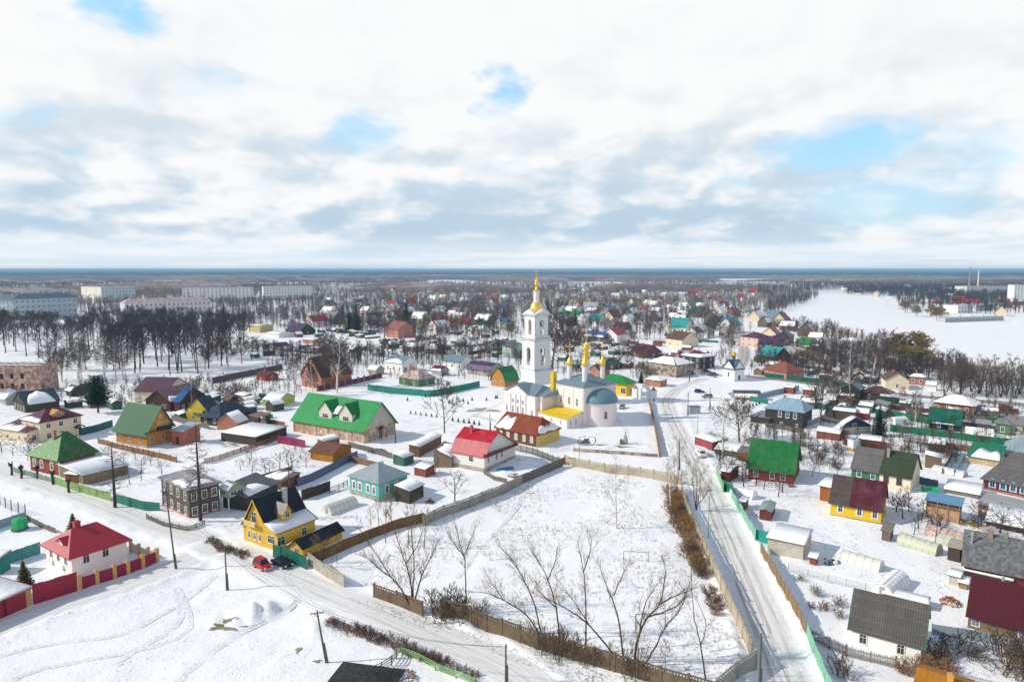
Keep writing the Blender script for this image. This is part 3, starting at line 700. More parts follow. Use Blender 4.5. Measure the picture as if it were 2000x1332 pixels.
m_.box(-Lx/2-.1, -Ly/2, eh-.45, -Lx/2-.002, Ly/2, eh-.05); m_.build('pilasters', mat('worn_plaster', (.60, .45, .32), col2=(.42, .2, .1)), H5)
snow_slab(H5, Vector((-Lx/2+1.6, -Ly/2+.40*Ly, eh+3.0)), Vector((0, 1, 0)), Vector((.72, 0, .69)).normalized(), 2.2, 3.0, 0, 1, 0, 1, Vector((-.69, 0, .72)), 3)
REDM = mat('seam', (.55, .012, .03), var=.06, rough=.5); PINKM = mat('seam', (.60, .20, .21), var=.12, rough=.7)
H6 = house('white_gambrel_house', 'white sided house with bright red gambrel roof faded pink on its lower slope', 'house', (946, 923), (884, 912), (1008, 897), 33, axis='y', prof=[(0, 0), (.13, 2.7), (.40, 4.9), (1, 0)],
  rm=REDM, wm=mat('boards', (.80, .79, .75), var=.04), gm=mat('boards', (.74, .74, .72), var=.05), base=(1.1, CONC), ov=.35, gv=.7, wins=[('L', [.42], 2.3, 1.2, 1.2), ('R', [.12, .38, .55], 2.2, .7, 1.3)], chim=[(.3, .72, .9, mat('brick', (.5, .05, .05)))])
# lower slope is a second, paler roof sheet
Lx, Ly, eh, rise = dims(H6)
m_ = MB(); k = 2.7/(.13*Lx)
m_.prism([(-.35, eh-.35*k+.15), (.13*Lx, eh+2.7+.15), (.13*Lx-.02, eh+2.7+.19), (-.37, eh-.35*k+.19)], lambda s_, t_, z_: (t_-Lx/2-.02, s_-Ly/2, z_), -.7, Ly+.7); m_.build('lower_roof', PINKM, H6)
m_ = MB(); m_.prism([(-.4, eh-.3), (Lx+.4, eh-.3), (Lx+.4, eh-.05), (-.4, eh+.45)], lambda s_, t_, z_: (t_-Lx/2, s_-Ly/2, z_), -1.0, -.05); m_.build('pent_roof', mat('seam', (.16, .02, .035)), H6)
RUSTR = mat('seam', (.30, .065, .025), var=.25, rough=.7)
H7 = house('rusty_roof_house', 'old log house with rust red seamed roof, snow patch and plain yellow end wall', 'house', (1048, 874), (968, 858), (1094, 860), 26, roof='hip', insets=(2.2, .001), pitch=33, axis='y', ov=.6, gv=.6,
  rm=RUSTR, wm=mat('logs', (.16, .085, .05)), wins=[('L', [.12, .3, .5, .7, .88], 1.2, .9, 1.7, (.7, .66, .58), 'frame', mat('planks', (.6, .56, .5)))], snow=[(0, .62, .97, .05, .75), (2, .1, .9, .05, .5)])
Lx, Ly, eh, rise = dims(H7)
m_ = MB(); m_.box(-Lx/2-.03, -Ly/2-.06, -.3, Lx/2+.03, -Ly/2-.002, eh); m_.build('end_wall', mat('boards', (.68, .50, .14), var=.08), H7)
dormer(H7, 'R', .5, Lx, Ly, eh+.3, .6, 2.0, 1.2, .7, GREYW, RUSTR, length=2.5)
ORG = mat('logs', (.60, .26, .05), var=.1)
H8 = house('orange_log_house', 'orange log house with large plain green roof and glazed gable balcony', 'house', (287, 874), (229, 864), (336, 861), 29, axis='y', prof=[(0, 0), (.58, 6.7), (1, 1.2)],
  rm=mat('plastic', (.055, .14, .075), rough=.7, var=.1), wm=ORG, gm=mat('planks', (.60, .27, .045), var=.1), ov=.8, gv=.9, base=(.4, CONC), wins=[('L', [.2, .55, .85], 1.2, .7, 1.3), ('R', [.2, .62], 1.2, .8, 1.5), ('R', [.55, .75], 5.0, 1.6, 1.5), ('R', [.58], 7.6, .8, .8)])
Lx, Ly, eh, rise = dims(H8)
m_ = MB(); m_.box(-Lx*.08, -Ly/2-.75, eh-.2, Lx*.44, -Ly/2-.06, eh+.9); m_.build('balcony', mat('planks', (.02, .06, .055)), H8)
m_ = MB(); m_.prism([(-.9, eh-.1), (Lx*1.02, eh-.1), (Lx*1.02, eh+.05), (-.9, eh+.05)], lambda s_, t_, z_: (t_-Lx/2, s_-Ly/2, z_), -.8, -.04); m_.build('pent_roof', mat('seam', (.03, .05, .05)), H8)
H8b = house('brick_annex', 'small red brick annex with pale tin roof joined to the orange log house', 'annex', (358, 869), (345, 864), (383, 858), 27, roof='shed', pitch=8, axis='y', rm=mat('seam', (.42, .5, .55)), wm=mat('brick', (.46, .11, .06)), wins=[], doors=[('L', .5, 1.0, 2.1, mat('planks', (.2, .03, .03)))])
REDLOG = mat('boards', (.33, .065, .035), var=.12)
H9 = house('red_log_house', 'red-brown board house with ribbed yellow-green hip roof and white corner posts', 'house', (117, 931), (66, 917), (185, 912), 36, roof='hip', insets=(4.6, 3.0), pitch=38, axis='x', ov=.8,
  rm=mat('seam', (.035, .16, .045), var=.3, dirt=(.20, .25, .07)), wm=REDLOG, base=(.5, mat('concrete', (.25, .06, .04))), wins=[('L', [.25, .6, .85], 1.4, .9, 1.6, (.8, .8, .78), 'carved'), ('R', [.7], 1.6, .9, 1.4)], chim=[(.35, .55, .6), (.8, .3, .3, 'pipe')])
Lx, Ly, eh, rise = dims(H9)
m_ = MB()
for (x, y) in ((-Lx/2, -Ly/2), (-Lx/2, Ly/2), (Lx/2, -Ly/2)): m_.box(x-.1, y-.1, 0, x+.1, y+.1, eh)
m_.build('corner_board', WHITE, H9)
CREAM = mat('plaster', (.70, .60, .43), var=.05); MAR = mat('seam', (.13, .022, .045), var=.12)
H10 = house('cream_house', 'cream plastered two-floor house with maroon hip roof and orange dormer', 'house', (80, 865), (43, 857), (161, 849), 41, roof='hip', insets=(4.5, 4.0), pitch=27, axis='x', ov=.6, rm=MAR, wm=CREAM, base=(.3, CONC),
  wins=[('L', [.3, .7], 3.9, .8, 1.1), ('R', [.2, .5, .85], 4.0, 1.1, 1.3, (.8, .8, .78), 'frame'), ('R', [.2, .5], .9, 1.1, 1.5, (.8, .8, .78), 'frame')], snow=[(2, .0, .9, 0, .3)], doors=[('R', .93, 1.2, 2.3, DARKW)])
Lx, Ly, eh, rise = dims(H10)
dormer(H10, 'R', .5, Lx, Ly, eh+.4, .9, 3.2, 1.0, 1.0, mat('planks', (.6, .3, .05)), mat('seam', (.62, .33, .06)), length=3.0)
m_ = MB(); m_.lathe([(1.5, 2.9), (1.5, 3.0)], 3, (0, 0)); m_ = MB()
m_.prism([(1.3*math.cos(a), 2.6+.7*math.sin(a)) for a in np.linspace(0, math.pi, 9)]+[(1.2*math.cos(a), 2.5+.6*math.sin(a)) for a in np.linspace(math.pi, 0, 9)], lambda s_, t_, z_: (Lx*.42+t_, -Ly/2+s_, z_), -1.6, 0)
m_.build('porch_roof', mat('seam', (.06, .05, .05)), H10)
H10b = house('cream_lean_to', 'cream lean-to with maroon and snow covered shed roof in front of the two-floor cream house', 'annex', (56, 868), (4, 858), (90, 859), 24, roof='shed', pitch=12, axis='y', rm=MAR, wm=CREAM, wins=[('R', [.3], 1.0, 1.1, 1.4), ('L', [.3, .7], 1.2, .8, .9)], snow=[(0, .25, .98, 0, .55)])
H11 = house('dark_log_house', 'dark log house with snow sheet on dark roof behind the cream house', 'house', (50, 808), (25, 800), (118, 799), 18, axis='x', pitch=32, rm=mat('seam', (.05, .08, .12)), wm=mat('logs', (.09, .08, .06)), gm=DARKW, wins=[('L', 4, .9, .6, 1.4, (.7, .7, .5), 'frame')], snow=[(0, .12, .85, 0, .8)])
H12a = house('white_gable_house', 'white plaster house with maroon gable roof behind the pinkish-brown roof', 'house', (325, 787), (279, 781), (352, 772), 22, axis='y', pitch=28, rm=mat('seam', (.14, .06, .08)), wm=mat('plaster', (.72, .66, .54)))
H12b = house('pink_brown_house', 'low house with pinkish-brown metal roof and snowy porch', 'house', (333, 803), (302, 796), (372, 786), 20, axis='x', pitch=36, rm=mat('seam', (.27, .17, .19), var=.08), wm=mat('planks', (.10, .04, .045)), wins=[('L', 2, 1, 1.6, 1.3), ('R', [.3, .6], 1, .8, 1.3, (.75, .75, .73), 'frame')], snow=[(0, .0, .45, 0, .35)])
H12c = house('blue_roof_maroon_house', 'dark maroon house with blue roof behind two white birch trunks', 'house', (352, 806), (349, 803), (392, 792), 22, axis='y', pitch=33, rm=mat('seam', (.03, .13, .32)), wm=mat('boards', (.09, .03, .045)), wins=[('R', 4, 1.1, .8, 1.4, (.75, .75, .73), 'frame')])
H13 = house('dark_blue_roof_house', 'dark log house with big dark blue hip roof and snow along its ridge', 'house', (431, 833), (402, 826), (480, 816), 20, roof='hip', insets=(4, 4), pitch=36, axis='x', ov=.9, rm=mat('seam', (.025, .055, .10)), wm=mat('logs', (.07, .065, .065)), wins=[('L', [.3, .75], .9, .8, 1.4, (.75, .75, .73), 'frame'), ('R', [.2], .9, .8, 1.4, (.75, .75, .73), 'frame')])
H13b = house('yellow_porch_house', 'yellow house with small open attic balcony, joined to the dark blue hip roof', 'house', (411, 829), (376, 820), (424, 822), 22, axis='x', pitch=40, rm=mat('seam', (.03, .055, .09)), wm=mat('boards', (.50, .40, .05)), wins=[('L', [.25, .7], 1.0, .8, 1.5)])
Lx, Ly, eh, rise = dims(H13b)
m_ = MB(); m_.box(-Lx/2-1.0, -Ly*.3, eh-.1, -Lx/2-.02, Ly*.3, eh+.9); m_.build('balcony', mat('boards', (.50, .42, .05)), H13b)
H3b = house('yellow_shed', 'small yellow shed with dark wavy slate roof behind the green gate', 'shed', (592, 1087), (569, 1079), (667, 1050), 17, axis='x', pitch=36, ov=.35, gv=.4, rm=DKSLATE, wm=YEL, wins=[('L', [.5], .9, .8, .8)], snow=[(1, 0, 1, 0, .9)])
# ---- right of the street
GRR = mat('seam', (.018, .18, .045), var=.15, rough=.55)
H16 = house('green_roof_red_house', 'red board house with plain green gable roof among bare fruit trees', 'house', (1548, 947), (1460, 936), (1566, 922), 26, axis='y', pitch=42, ov=.7, gv=.6, rm=GRR, wm=mat('boards', (.26, .035, .03), dirt=(.13, .07, .04)), gm=DARKW, wins=[('L', [.22, .46, .83], .9, .9, 1.4, (.72, .7, .62), 'frame')])
GYS = mat('slate', (.17, .165, .17), col2=(.10, .10, .095)); MOSS = mat('slate', (.055, .075, .045), col2=(.035, .045, .03))
ac, bc, mc = (1777, 965), (1662, 943), (1716, 953.3)
H17a = house('green_semi_house', 'green half of a semi-detached house with grey slate roof', 'house', mc, bc, (1734, 936), 33, axis='y', pitch=42, ov=.6, gv=.25, rm=GYS, wm=mat('boards', (.045, .19, .085), var=.15), wins=[('L', [.22, .72], 1.9, .8, 1.5, (.62, .8, .84), 'frame')])
H17b = house('cream_semi_house', 'cream half of a semi-detached house with mossy dark green slate roof', 'house', ac, (mc[0]+.5, mc[1]), (1795, 946), 34, axis='y', pitch=42, ov=.6, gv=.4, rm=MOSS, wm=mat('plaster', (.74, .67, .52), var=.06), wins=[('L', [.36, .78], 1.7, .9, 1.4, (.22, .12, .08), 'frame'), ('R', [.3, .7], 1.7, .8, 1.3)], chim=[(.35, .86, .4, mat('metal', (.4, .45, .52)))])
H18 = house('yellow_low_house', 'low bright yellow house with roof half maroon metal, half brown slate', 'house', (1720, 1024), (1619, 1010), (1745, 1000), 29, axis='y', pitch=43, ov=.55, gv=.4, rm=mat('seam', (.11, .02, .035), var=.12), split=(.62, mat('slate', (.11, .085, .085))), wm=mat('boards', (.80, .52, .02), var=.07), gm=GREYW,
  base=(.25, mat('concrete', (.2, .3, .25))), wins=[('L', [.12, .42, .8], 1.1, .75, 1.35, (.78, .78, .74), 'carved')])
H18b = house('orange_shed', 'orange-brown board shed against the left end of the low yellow house', 'shed', (1622, 982), (1601, 977), (1636, 971), 30, roof='shed', pitch=6, axis='y', rm=GREYW, wm=mat('planks', (.34, .12, .03)), snow=[(0, 0, 1, 0, .97)])
H19 = house('white_cottage', 'white rendered cottage with large ribbed grey slate roof in the bottom right corner', 'house', (1797, 1296), (1661, 1262), (1817, 1256), 34, axis='y', prof=[(0, 0), (.56, 3.9), (1, 1.2)], ov=.3, gv=.5, rm=mat('slate', (.13, .125, .115), col2=(.09, .09, .08)), wm=mat('plaster', (.84, .83, .80), var=.04), gm=mat('boards', (.03, .09, .055)),
  trim=mat('planks', (.02, .22, .12)), wins=[('L', [.28, .83], .6, .75, 1.2, (.7, .7, .66), 'frame')])
MARD = mat('corrugated_sheet', (.085, .012, .02), var=.15)
H20 = house('maroon_roof_house', 'brown shingled house with wide dark maroon sheet roof at the right edge', 'house', (2045, 1267), (1887, 1233), (2078, 1222), 30, axis='y', pitch=40, ov=.6, gv=.3, rm=MARD, wm=mat('shingle', (.22, .16, .10), dirt=(.12, .08, .05)), wins=[('L', [.9, .3], 1.1, .8, 1.3, (.6, .58, .54), 'frame', GLASSB)], chim=[(.55, .62, .5, 'pipe')])
H21 = house('grey_shingle_house', 'maroon house with huge weathered grey shingle roof and brick chimney at the right edge', 'house', (2060, 1167), (1880, 1138), (2085, 1128), 32, axis='y', pitch=38, ov=.6, gv=.4, rm=mat('shingle', (.15, .155, .165), var=.15), wm=mat('boards', (.14, .03, .03)), chim=[(.45, .72, .6, mat('brick', (.3, .2, .13))), (.3, .93, .3, 'pipe'), (.5, .55, .4, mat('brick', (.25, .25, .2)))])
H22 = house('dark_red_house', 'dark red house with grey slate roof and three blue-topped windows at the right edge', 'house', (2045, 981), (1922, 953), (2070, 952), 24, roof='hip', insets=(.001, 3.5), axis='y', pitch=36, ov=.6, rm=mat('slate', (.15, .145, .15), col2=(.10, .10, .10)), wm=mat('boards', (.14, .022, .03), var=.12), base=(.4, mat('brick', (.3, .1, .07))),
  wins=[('L', [.36, .52, .68, .85], 1.3, .85, 1.5, (.42, .66, .82), 'carved')])
H23 = house('green_yellow_house', 'green and yellow house with pale blue-grey hip roof at the right edge', 'house', (2045, 912), (1960, 903), (2065, 893), 20, roof='hip', insets=(5, 5), axis='y', pitch=33, ov=.7, rm=mat('seam', (.34, .43, .47)), wm=mat('boards', (.12, .25, .08), var=.15), wins=[('L', [.95, .8, .6, .45], 1.0, .9, 1.3, (.78, .78, .5), 'frame')])
H23b = house('green_roof_veranda', 'low veranda shed, green roof half under snow, left of the green and yellow house', 'shed', (1950, 912), (1890, 902), (1962, 903), 13, roof='shed', pitch=20, axis='y', rm=mat('seam', (.02, .22, .11)), wm=mat('planks', (.55, .45, .28)), snow=[(0, .02, .85, 0, .55)])
ORB = mat('boards', (.38, .15, .07), var=.1)
H24 = house('brown_hip_house', 'orange-brown board house with snow covered hip roof near the main road', 'house', (1899, 813), (1822, 804), (1913, 806), 22, roof='hip', insets=(4.5, 4.5), pitch=27, axis='y', ov=.9, rm=mat('seam', (.16, .12, .11)), wm=ORB, wins=[('L', [.15, .4, .62, .92], 1.1, .8, 1.5, (.8, .8, .78), 'frame'), ('R', 3, 1.1, .6, 1.5, (.8, .8, .78), 'frame')], chim=[(.5, .5, .7)], snow=[(0, .01, .99, 0, .95), (2, .02, .98, .0, .95)])
H25 = house('green_roof_black_hut', 'small black board house with steep dark green roof behind the long green fence', 'house', (1874, 844), (1814, 837), (1880, 832), 16, axis='y', pitch=33, ov=.9, gv=.5, rm=mat('seam', (.012, .14, .085)), wm=mat('boards', (.012, .014, .03)), wins=[('L', [.28, .68], .8, .75, 1.4, (.8, .8, .78), 'frame')], snow=[(0, .2, .85, .0, .06)])
H26 = house('blue_roof_log_house', 'dark blackened log house with pale blue tin roof and three white windows', 'house', (1567, 837), (1497, 825), (1575, 825), 33, roof='hip', insets=(2.2, 4.0), pitch=30, axis='y', ov=.6, rm=mat('seam', (.33, .50, .62), rough=.5), wm=mat('logs', (.05, .05, .055), dirt=(.10, .09, .07)), wins=[('L', [.2, .4, .6], 2.9, .9, 1.7, (.8, .8, .78), 'frame'), ('L', [.15, .55], .3, .8, .9)], chim=[(.5, .62, .5)])
H26b = house('log_lean_to', 'blackened log lean-to under sloping tin roof left of the pale blue roof', 'shed', (1502, 829), (1472, 821), (1510, 818), 12, roof='shed', pitch=1, axis='y', prof=None, rm=mat('seam', (.2, .26, .3)), wm=mat('logs', (.06, .055, .05)))
H27 = house('blue_gable_shed', 'low garden house with dark blue gable and wide frosty roof behind the spruce', 'house', (1640, 850), (1634, 848), (1700, 846), 14, axis='y', at=None, prof=[(0, 0), (.15, 1.4), (.5, 3.2), (1, .2)], rm=mat('plastic', (.42, .47, .53), rough=.6), wm=mat('plaster', (.5, .45, .4)), gm=mat('boards', (.03, .055, .10)), wins=[('R', [.45], 2.2, 1.4, 1.2)], snow=[(0, 0, 1, 0, 1), (1, 0, 1, 0, .97)])
H29 = house('church_lodge', 'bright yellow lodge with green hip roof behind the church apse', 'house', (1223, 773), (1165, 765), (1240, 768), 24, roof='hip', insets=(4, 4), pitch=32, axis='y', ov=.9, rm=mat('seam', (.02, .30, .05), var=.08), wm=mat('plaster', (.80, .48, .01), var=.05), wins=[('L', [.1], .9, 2.2, 2.0), ('R', [.5], .9, 1.3, 1.8)])
# sheds, porches and outbuildings
def shed(label, A, B, Cc, e, pitch=6, axis='y', rmm=None, wmm=None, snow=((0, .0, 1.0, .0, .985),), name='shed', cat='shed', roof='shed', **k):
 return house(name, label, cat, A, B, Cc, e, roof=roof, pitch=pitch, axis=axis, rm=rmm or GREYW, wm=wmm or GREYW, snow=list(snow), ov=.25, gv=.25, **k)
shed('log annex with snow patched tin lean-to roof right of the dark two-floor log house', (480, 998), (452, 985), (525, 965), 26, pitch=16, axis='x', rmm=mat('seam', (.12, .13, .14)), wmm=mat('logs', (.07, .07, .075)), snow=[(0, .1, .7, 0, .5)])
H2c = house('glazed_porch', 'pale green glazed upper porch on white posts beside the dark log house', 'porch', (447, 1000), (434, 993), (479, 989), 42, axis='y', pitch=28, rm=mat('seam', (.2, .22, .2)), wm=mat('boards', (.34, .42, .30)), z0=2.9, gv=.3, ov=.3, wins=[('L', [.5], 3.9, 1.2, .9), ('R', [.3, .7], 3.9, 1.2, .9)], snow=[(0, 0, 1, 0, .8)])
Lx, Ly, eh, rise = dims(H2c); m_ = MB()
for x in (-Lx/2+.1, 0, Lx/2-.1): m_.box(x-.09, -Ly/2, -.3, x+.09, -Ly/2+.18, 2.9)
m_.box(-Lx/2, Ly/2-.3, -.3, -Lx/2+.18, Ly/2-.12, 2.9); m_.build('post', WHITE, H2c)
shed('dark shed with snowy roof against the slate-blue fence', (551, 958), (518, 948), (581, 944), 17, wmm=BROWNW, rmm=mat('seam', (.16, .1, .09)), snow=[(0, .15, .95, 0.1, .85)])
shed('open woodshed with snow roof beside the turquoise house', (800, 983), (778, 975), (820, 968), 24, pitch=10, axis='x', wmm=DARKW)
shed('brick-red hut with snow cap in front of the dark blue roof', (464, 840), (432, 835), (474, 832), 14, roof='gable', pitch=38, axis='x', wmm=mat('brick', (.46, .15, .07)), rmm=mat('seam', (.4, .42, .42)), snow=[(0, 0, 1, 0, 1)])
shed('wide carport with flat snowy roof next to the brown plank fence', (500, 868), (462, 850), (532, 846), 14, pitch=2, wmm=DARKW)
shed('ruined brick outhouse wall with snow on top', (510, 832), (462, 838), (555, 818), 16, pitch=1, wmm=mat('worn_plaster', (.34, .28, .22)), snow=[(0, .1, .5, .1, .8)])
shed('lime green hut with thick snow roof', (545, 795), (520, 791), (568, 785), 12, roof='gable', pitch=22, wmm=mat('boards', (.42, .50, .12)), rmm=GREYW, snow=[(0, 0, 1, 0, 1), (1, 0, 1, 0, 1)])
GZ = house('wooden_gazebo', 'open orange wooden gazebo with brown roof behind the slate-blue fence', 'gazebo', (650, 902), (615, 893), (676, 886), 16, axis='y', pitch=22, ov=.4, rm=mat('seam', (.22, .085, .05)), wm=mat('planks', (.45, .2, .03)), z0=-.2)
shed('long snow-roofed garage shed beside the red-brown board house', (163, 947), (137, 917), (233, 920), 18, pitch=4, axis='x', wmm=mat('planks', (.28, .23, .15)))
shed('small brown privy with snow cap beside the green fence', (153, 944), (139, 938), (162, 937), 16, pitch=4, wmm=mat('planks', (.28, .12, .05)))
shed('grey wooden shed with snow roof left of the red gambrel house', (882, 914), (852, 908), (888, 893), 22, pitch=14, axis='x', wmm=mat('planks', (.30, .22, .15)), snow=[(0, 0, 1, 0, .85)])
shed('long dark shed with snowy roof and orange end door behind the bent fruit trees', (819, 893), (801, 890), (859, 869), 20, pitch=8, axis='x', wmm=mat('planks', (.2, .11, .06)))
shed('small dark red sauna hut with snow cap beside the street fence', (1424, 942), (1411, 937), (1434, 928), 19, pitch=8, roof='gable', wmm=mat('planks', (.16, .03, .025)), rmm=mat('seam', (.14, .05, .04)), snow=[(0, 0, 1, 0, 1), (1, 0, 1, 0, 1)])
shed('red-sided garden hut with grey-blue tin roof standing alone in the snow', (1505, 1018), (1483, 1014), (1513, 1000), 19, pitch=16, roof='gable', axis='x', wmm=mat('planks', (.17, .055, .045)), rmm=mat('seam', (.33, .40, .43)), snow=())
shed('pale concrete block garage with snow covered flat roof beside the street', (1568, 1095), (1499, 1079), (1582, 1067), 30, pitch=3, wmm=mat('concrete', (.55, .52, .44)))
shed('red brick well hut behind the concrete garage', (1593, 1105), (1582, 1102), (1597, 1096), 14, pitch=5, wmm=mat('planks', (.3, .09, .06)))
shed('small brown privy behind the mint green street fence', (1454, 998), (1446, 995), (1457, 990), 17, pitch=5, wmm=mat('planks', (.25, .14, .08)))
shed('pinkish corner shed with snowy roof beside the parked white van', (1391, 880), (1370, 866), (1410, 872), 16, pitch=5, wmm=mat('planks', (.34, .08, .08)))
shed('snow-roofed green shed behind the parked van', (1440, 893), (1398, 886), (1448, 880), 10, pitch=6, wmm=mat('planks', (.12, .16, .11)))
shed('orange-brown plank annex left of the green-roof red house', (1462, 900), (1441, 897), (1468, 890), 14, pitch=4, wmm=mat('planks', (.32, .12, .05)), snow=())
H30 = house('open_balcony_shed', 'pale wooden two-level shed with blue roof and railed open top', 'shed', (1872, 1022), (1808, 1009), (1878, 1013), 34, roof='shed', pitch=10, axis='y', rm=mat('seam', (.16, .34, .55)), wm=mat('planks', (.55, .36, .22)), ov=.3)
Lx, Ly, eh, rise = dims(H30); m_ = MB(); m_.box(-Lx/2-.05, -Ly/2-.05, eh-1.15, Lx/2+.05, Ly/2+.05, eh-.1); m_.build('gallery_dark_band', mat('planks', (.06, .045, .04)), H30)  # closed dark band in place of the shade inside the open top
m_ = MB()
for k in range(26): y = -Ly/2+k*Ly/25; m_.box(-Lx/2-.12, y-.04, eh-1.25, -Lx/2-.06, y+.04, eh-.65)
m_.box(-Lx/2-.14, -Ly/2, eh-.68, -Lx/2-.06, Ly/2, eh-.6)
for k in range(4): y = -Ly/2+k*Ly/3; m_.box(-Lx/2-.16, y-.06, -.2, -Lx/2-.06, y+.06, eh)
m_.build('railing', mat('planks', (.5, .30, .16)), H30)
shed('low snow-covered shed beside the blue roofed open balcony shed', (1912, 975), (1845, 963), (1920, 962), 8, pitch=8)
shed('low grey roofed lean-to in front of the dark red house', (1995, 1012), (1912, 990), (2005, 998), 9, pitch=10, wmm=BROWNW, rmm=mat('seam', (.4, .42, .42)), snow=())
shed('long snow-covered shed with dark wall in the right gardens', (2040, 1050), (1925, 1028), (2050, 1030), 10, pitch=12, wmm=DARKW, name='garden_shed')
shed('snowy lean-to in front of the huge grey shingle roof', (1975, 1150), (1882, 1133), (1990, 1132), 16, pitch=10, wmm=DARKW)
shed('white tool box shed below the snowy lean-to', (1872, 1146), (1852, 1142), (1882, 1136), 18, pitch=2, wmm=mat('planks', (.6, .56, .5)))
shed('dark plank shed with leaning poles next to the grey shingle house', (1874, 1098), (1850, 1092), (1882, 1086), 26, pitch=4, wmm=DARKW, rmm=mat('planks', (.5, .46, .38)), snow=())
shed('small brown outhouse with snow cap in front of the maroon sheet roof', (1888, 1153), (1875, 1150), (1893, 1143), 12, pitch=4, wmm=mat('planks', (.4, .26, .12)))
shed('open lean-to with snowy white roof behind the white cottage', (1811, 1190), (1725, 1170), (1817, 1180), 10, pitch=3, wmm=BROWNW)
shed('small grey brown shed on the snow below the low yellow house', (1738, 1057), (1722, 1053), (1743, 1046), 18, pitch=8, wmm=mat('planks', (.2, .14, .13)), snow=())
shed('green log shed with snow roof left of the street conifers', (1, 1120), (-60, 1118), (16, 1108), 30, pitch=6, wmm=mat('planks', (.04, .25, .22)), at=None)
H31 = house('orange_roof_shed', 'shed with bright orange metal roof at the bottom edge', 'shed', (1880, 1418), (1784, 1390), (1905, 1364), 34, axis='y', pitch=20, rm=mat('seam', (.55, .22, .02)), wm=mat('planks', (.4, .2, .05)), chim=[(.4, .35, .7, mat('plastic', (.6, .33, .08)))])
H32 = house('black_roof_house', 'black flat-pitched roof at the bottom edge by the grey railing', 'house', (760, 1395), (640, 1392), (800, 1360), 50, roof='hip', insets=(3, 3), axis='y', pitch=18, rm=mat('shingle', (.035, .035, .038), var=.05), wm=mat('boards', (.3, .25, .2)))
# garage row of the white house (left edge)

G1 = house('brick_garage', 'long orange brick garage with snow roof and maroon doors at the left edge', 'garage', (-60, 1235), (-130, 1212), (64, 1182), 34, roof='shed', pitch=2, axis='y', rm=mat('seam', (.2, .03, .04)), wm=mat('brick', (.55, .26, .09)), snow=[(0, 0, 1, 0, .98)], ov=.3, gv=.3)
Lx, Ly, eh, rise = dims(G1); m_ = MB()
for fx in (.38, .70): m_.box(-Lx/2+fx*Lx-1.7, -Ly/2-.06, .1, -Lx/2+fx*Lx+1.7, -Ly/2-.004, 2.5)
m_.build('garage_door', mat('corrugated_sheet', (.30, .02, .045)), G1)


# ------------------------------------------------------------------ church
CW = mat('plaster', (.76, .71, .70), var=.05); CWH = mat('plaster', (.76, .76, .77), var=.05); CWS = mat('plaster', (.77, .71, .71), var=.05)
CR = mat('seam', (.20, .30, .36), rough=.45); GOLD = mat('gold', (.83, .56, .06)); YM = mat('seam', (.86, .60, .01), rough=.45, var=.05)
ca, cth, cLx, cLy = frame_from((1139, 833), (1084, 819), (1203, 821))
cex = Vector((math.cos(cth), math.sin(cth), 0)); cey = Vector((-math.sin(cth), math.cos(cth), 0))
CH = empty('church', (ca.x, ca.y, 0), cth, 'pale pink and white church with grey-blue roofs, gold cupolas and rounded apse', 'church')
CI = Matrix.Translation((ca.x, ca.y, 0)) @ Matrix.Rotation(cth, 4, 'Z'); CII = CI.inverted()
def loc(px, py, z=0): return CII @ P(px, py, z)
eh = zat(ca.x, ca.y, 757.5)
def arch_window(parent, x, y, z, rz, w_, h_, fc=(.8, .78, .76)): return put_window(parent, x, y, z, rz, w_, h_, fc, 'plain', GLASSB)
def cornice(m_, x0, y0, x1, y1, z, o=.25, h_=.35):
 m_.box(x0-o, y0-o, z-h_, x1+o, y1+o, z); m_.box(x0-o*.5, y0-o*.5, z-h_*1.7, x1+o*.5, y1+o*.5, z-h_-.003)
# --- main cube
m_ = MB(); m_.box(0, 0, -.4, cLx, cLy, eh); cornice(m_, 0, 0, cLx, cLy, eh-.02, .3)
for t in (0, .33, .67): y = .25+t*cLy; m_.box(-.14, y, .8, -.002, y+.7, eh-1.0)
m_.box(-.14, cLy-.8, .8, -.002, cLy-.1, eh-1.0); m_.box(.1, -.14, .8, .8, -.002, eh-1.0); m_.box(cLx-.8, -.14, .8, cLx-.1, -.002, eh-1)
m_.build('main_walls', CW, CH)
def hip_mesh(m_, x0, y0, x1, y1, z, rise, ins, ov=.5, ax='y', th=.15):
 k = rise/((x1-x0)/2 if ax == 'y' else (y1-y0)/2); X0, X1, Y0, Y1 = x0-ov, x1+ov, y0-ov, y1+ov; z_ = z-ov*k*.5
 q = [(X0, Y0), (X1, Y0), (X1, Y1), (X0, Y1)]
 if ax == 'y': r0, r1 = ((X0+X1)/2, Y0+ins), ((X0+X1)/2, Y1-ins); F_ = [(1, 2, 'b', 'a'), (3, 0, 'a', 'b'), (0, 1, 'a'), (2, 3, 'b')]
 else: r0, r1 = (X0+ins, (Y0+Y1)/2), (X1-ins, (Y0+Y1)/2); F_ = [(0, 1, 'b', 'a'), (2, 3, 'a', 'b'), (3, 0, 'a'), (1, 2, 'b')]
 def pt(i):
  if i == 'a': return (*r0, z+rise)
  if i == 'b': return (*r1, z+rise)
  return (*q[i], z_+th)
 for f_ in F_: m_.face([pt(i) for i in f_])
 for i in range(4): m_.face([(*q[i], z_), (*q[(i+1) % 4], z_), (*q[(i+1) % 4], z_+th), (*q[i], z_+th)])
 m_.face([(*q[i], z_) for i in (3, 2, 1, 0)])
m_ = MB(); hip_mesh(m_, 0, 0, cLx, cLy, eh, 3.3, cLy/2-.5); mroof = m_.build('main_roof', CR, CH)
for t in (.22, .5, .78): arch_window(CH, -.003, t*cLy, eh*.5, -math.pi/2, .95, 2.3)
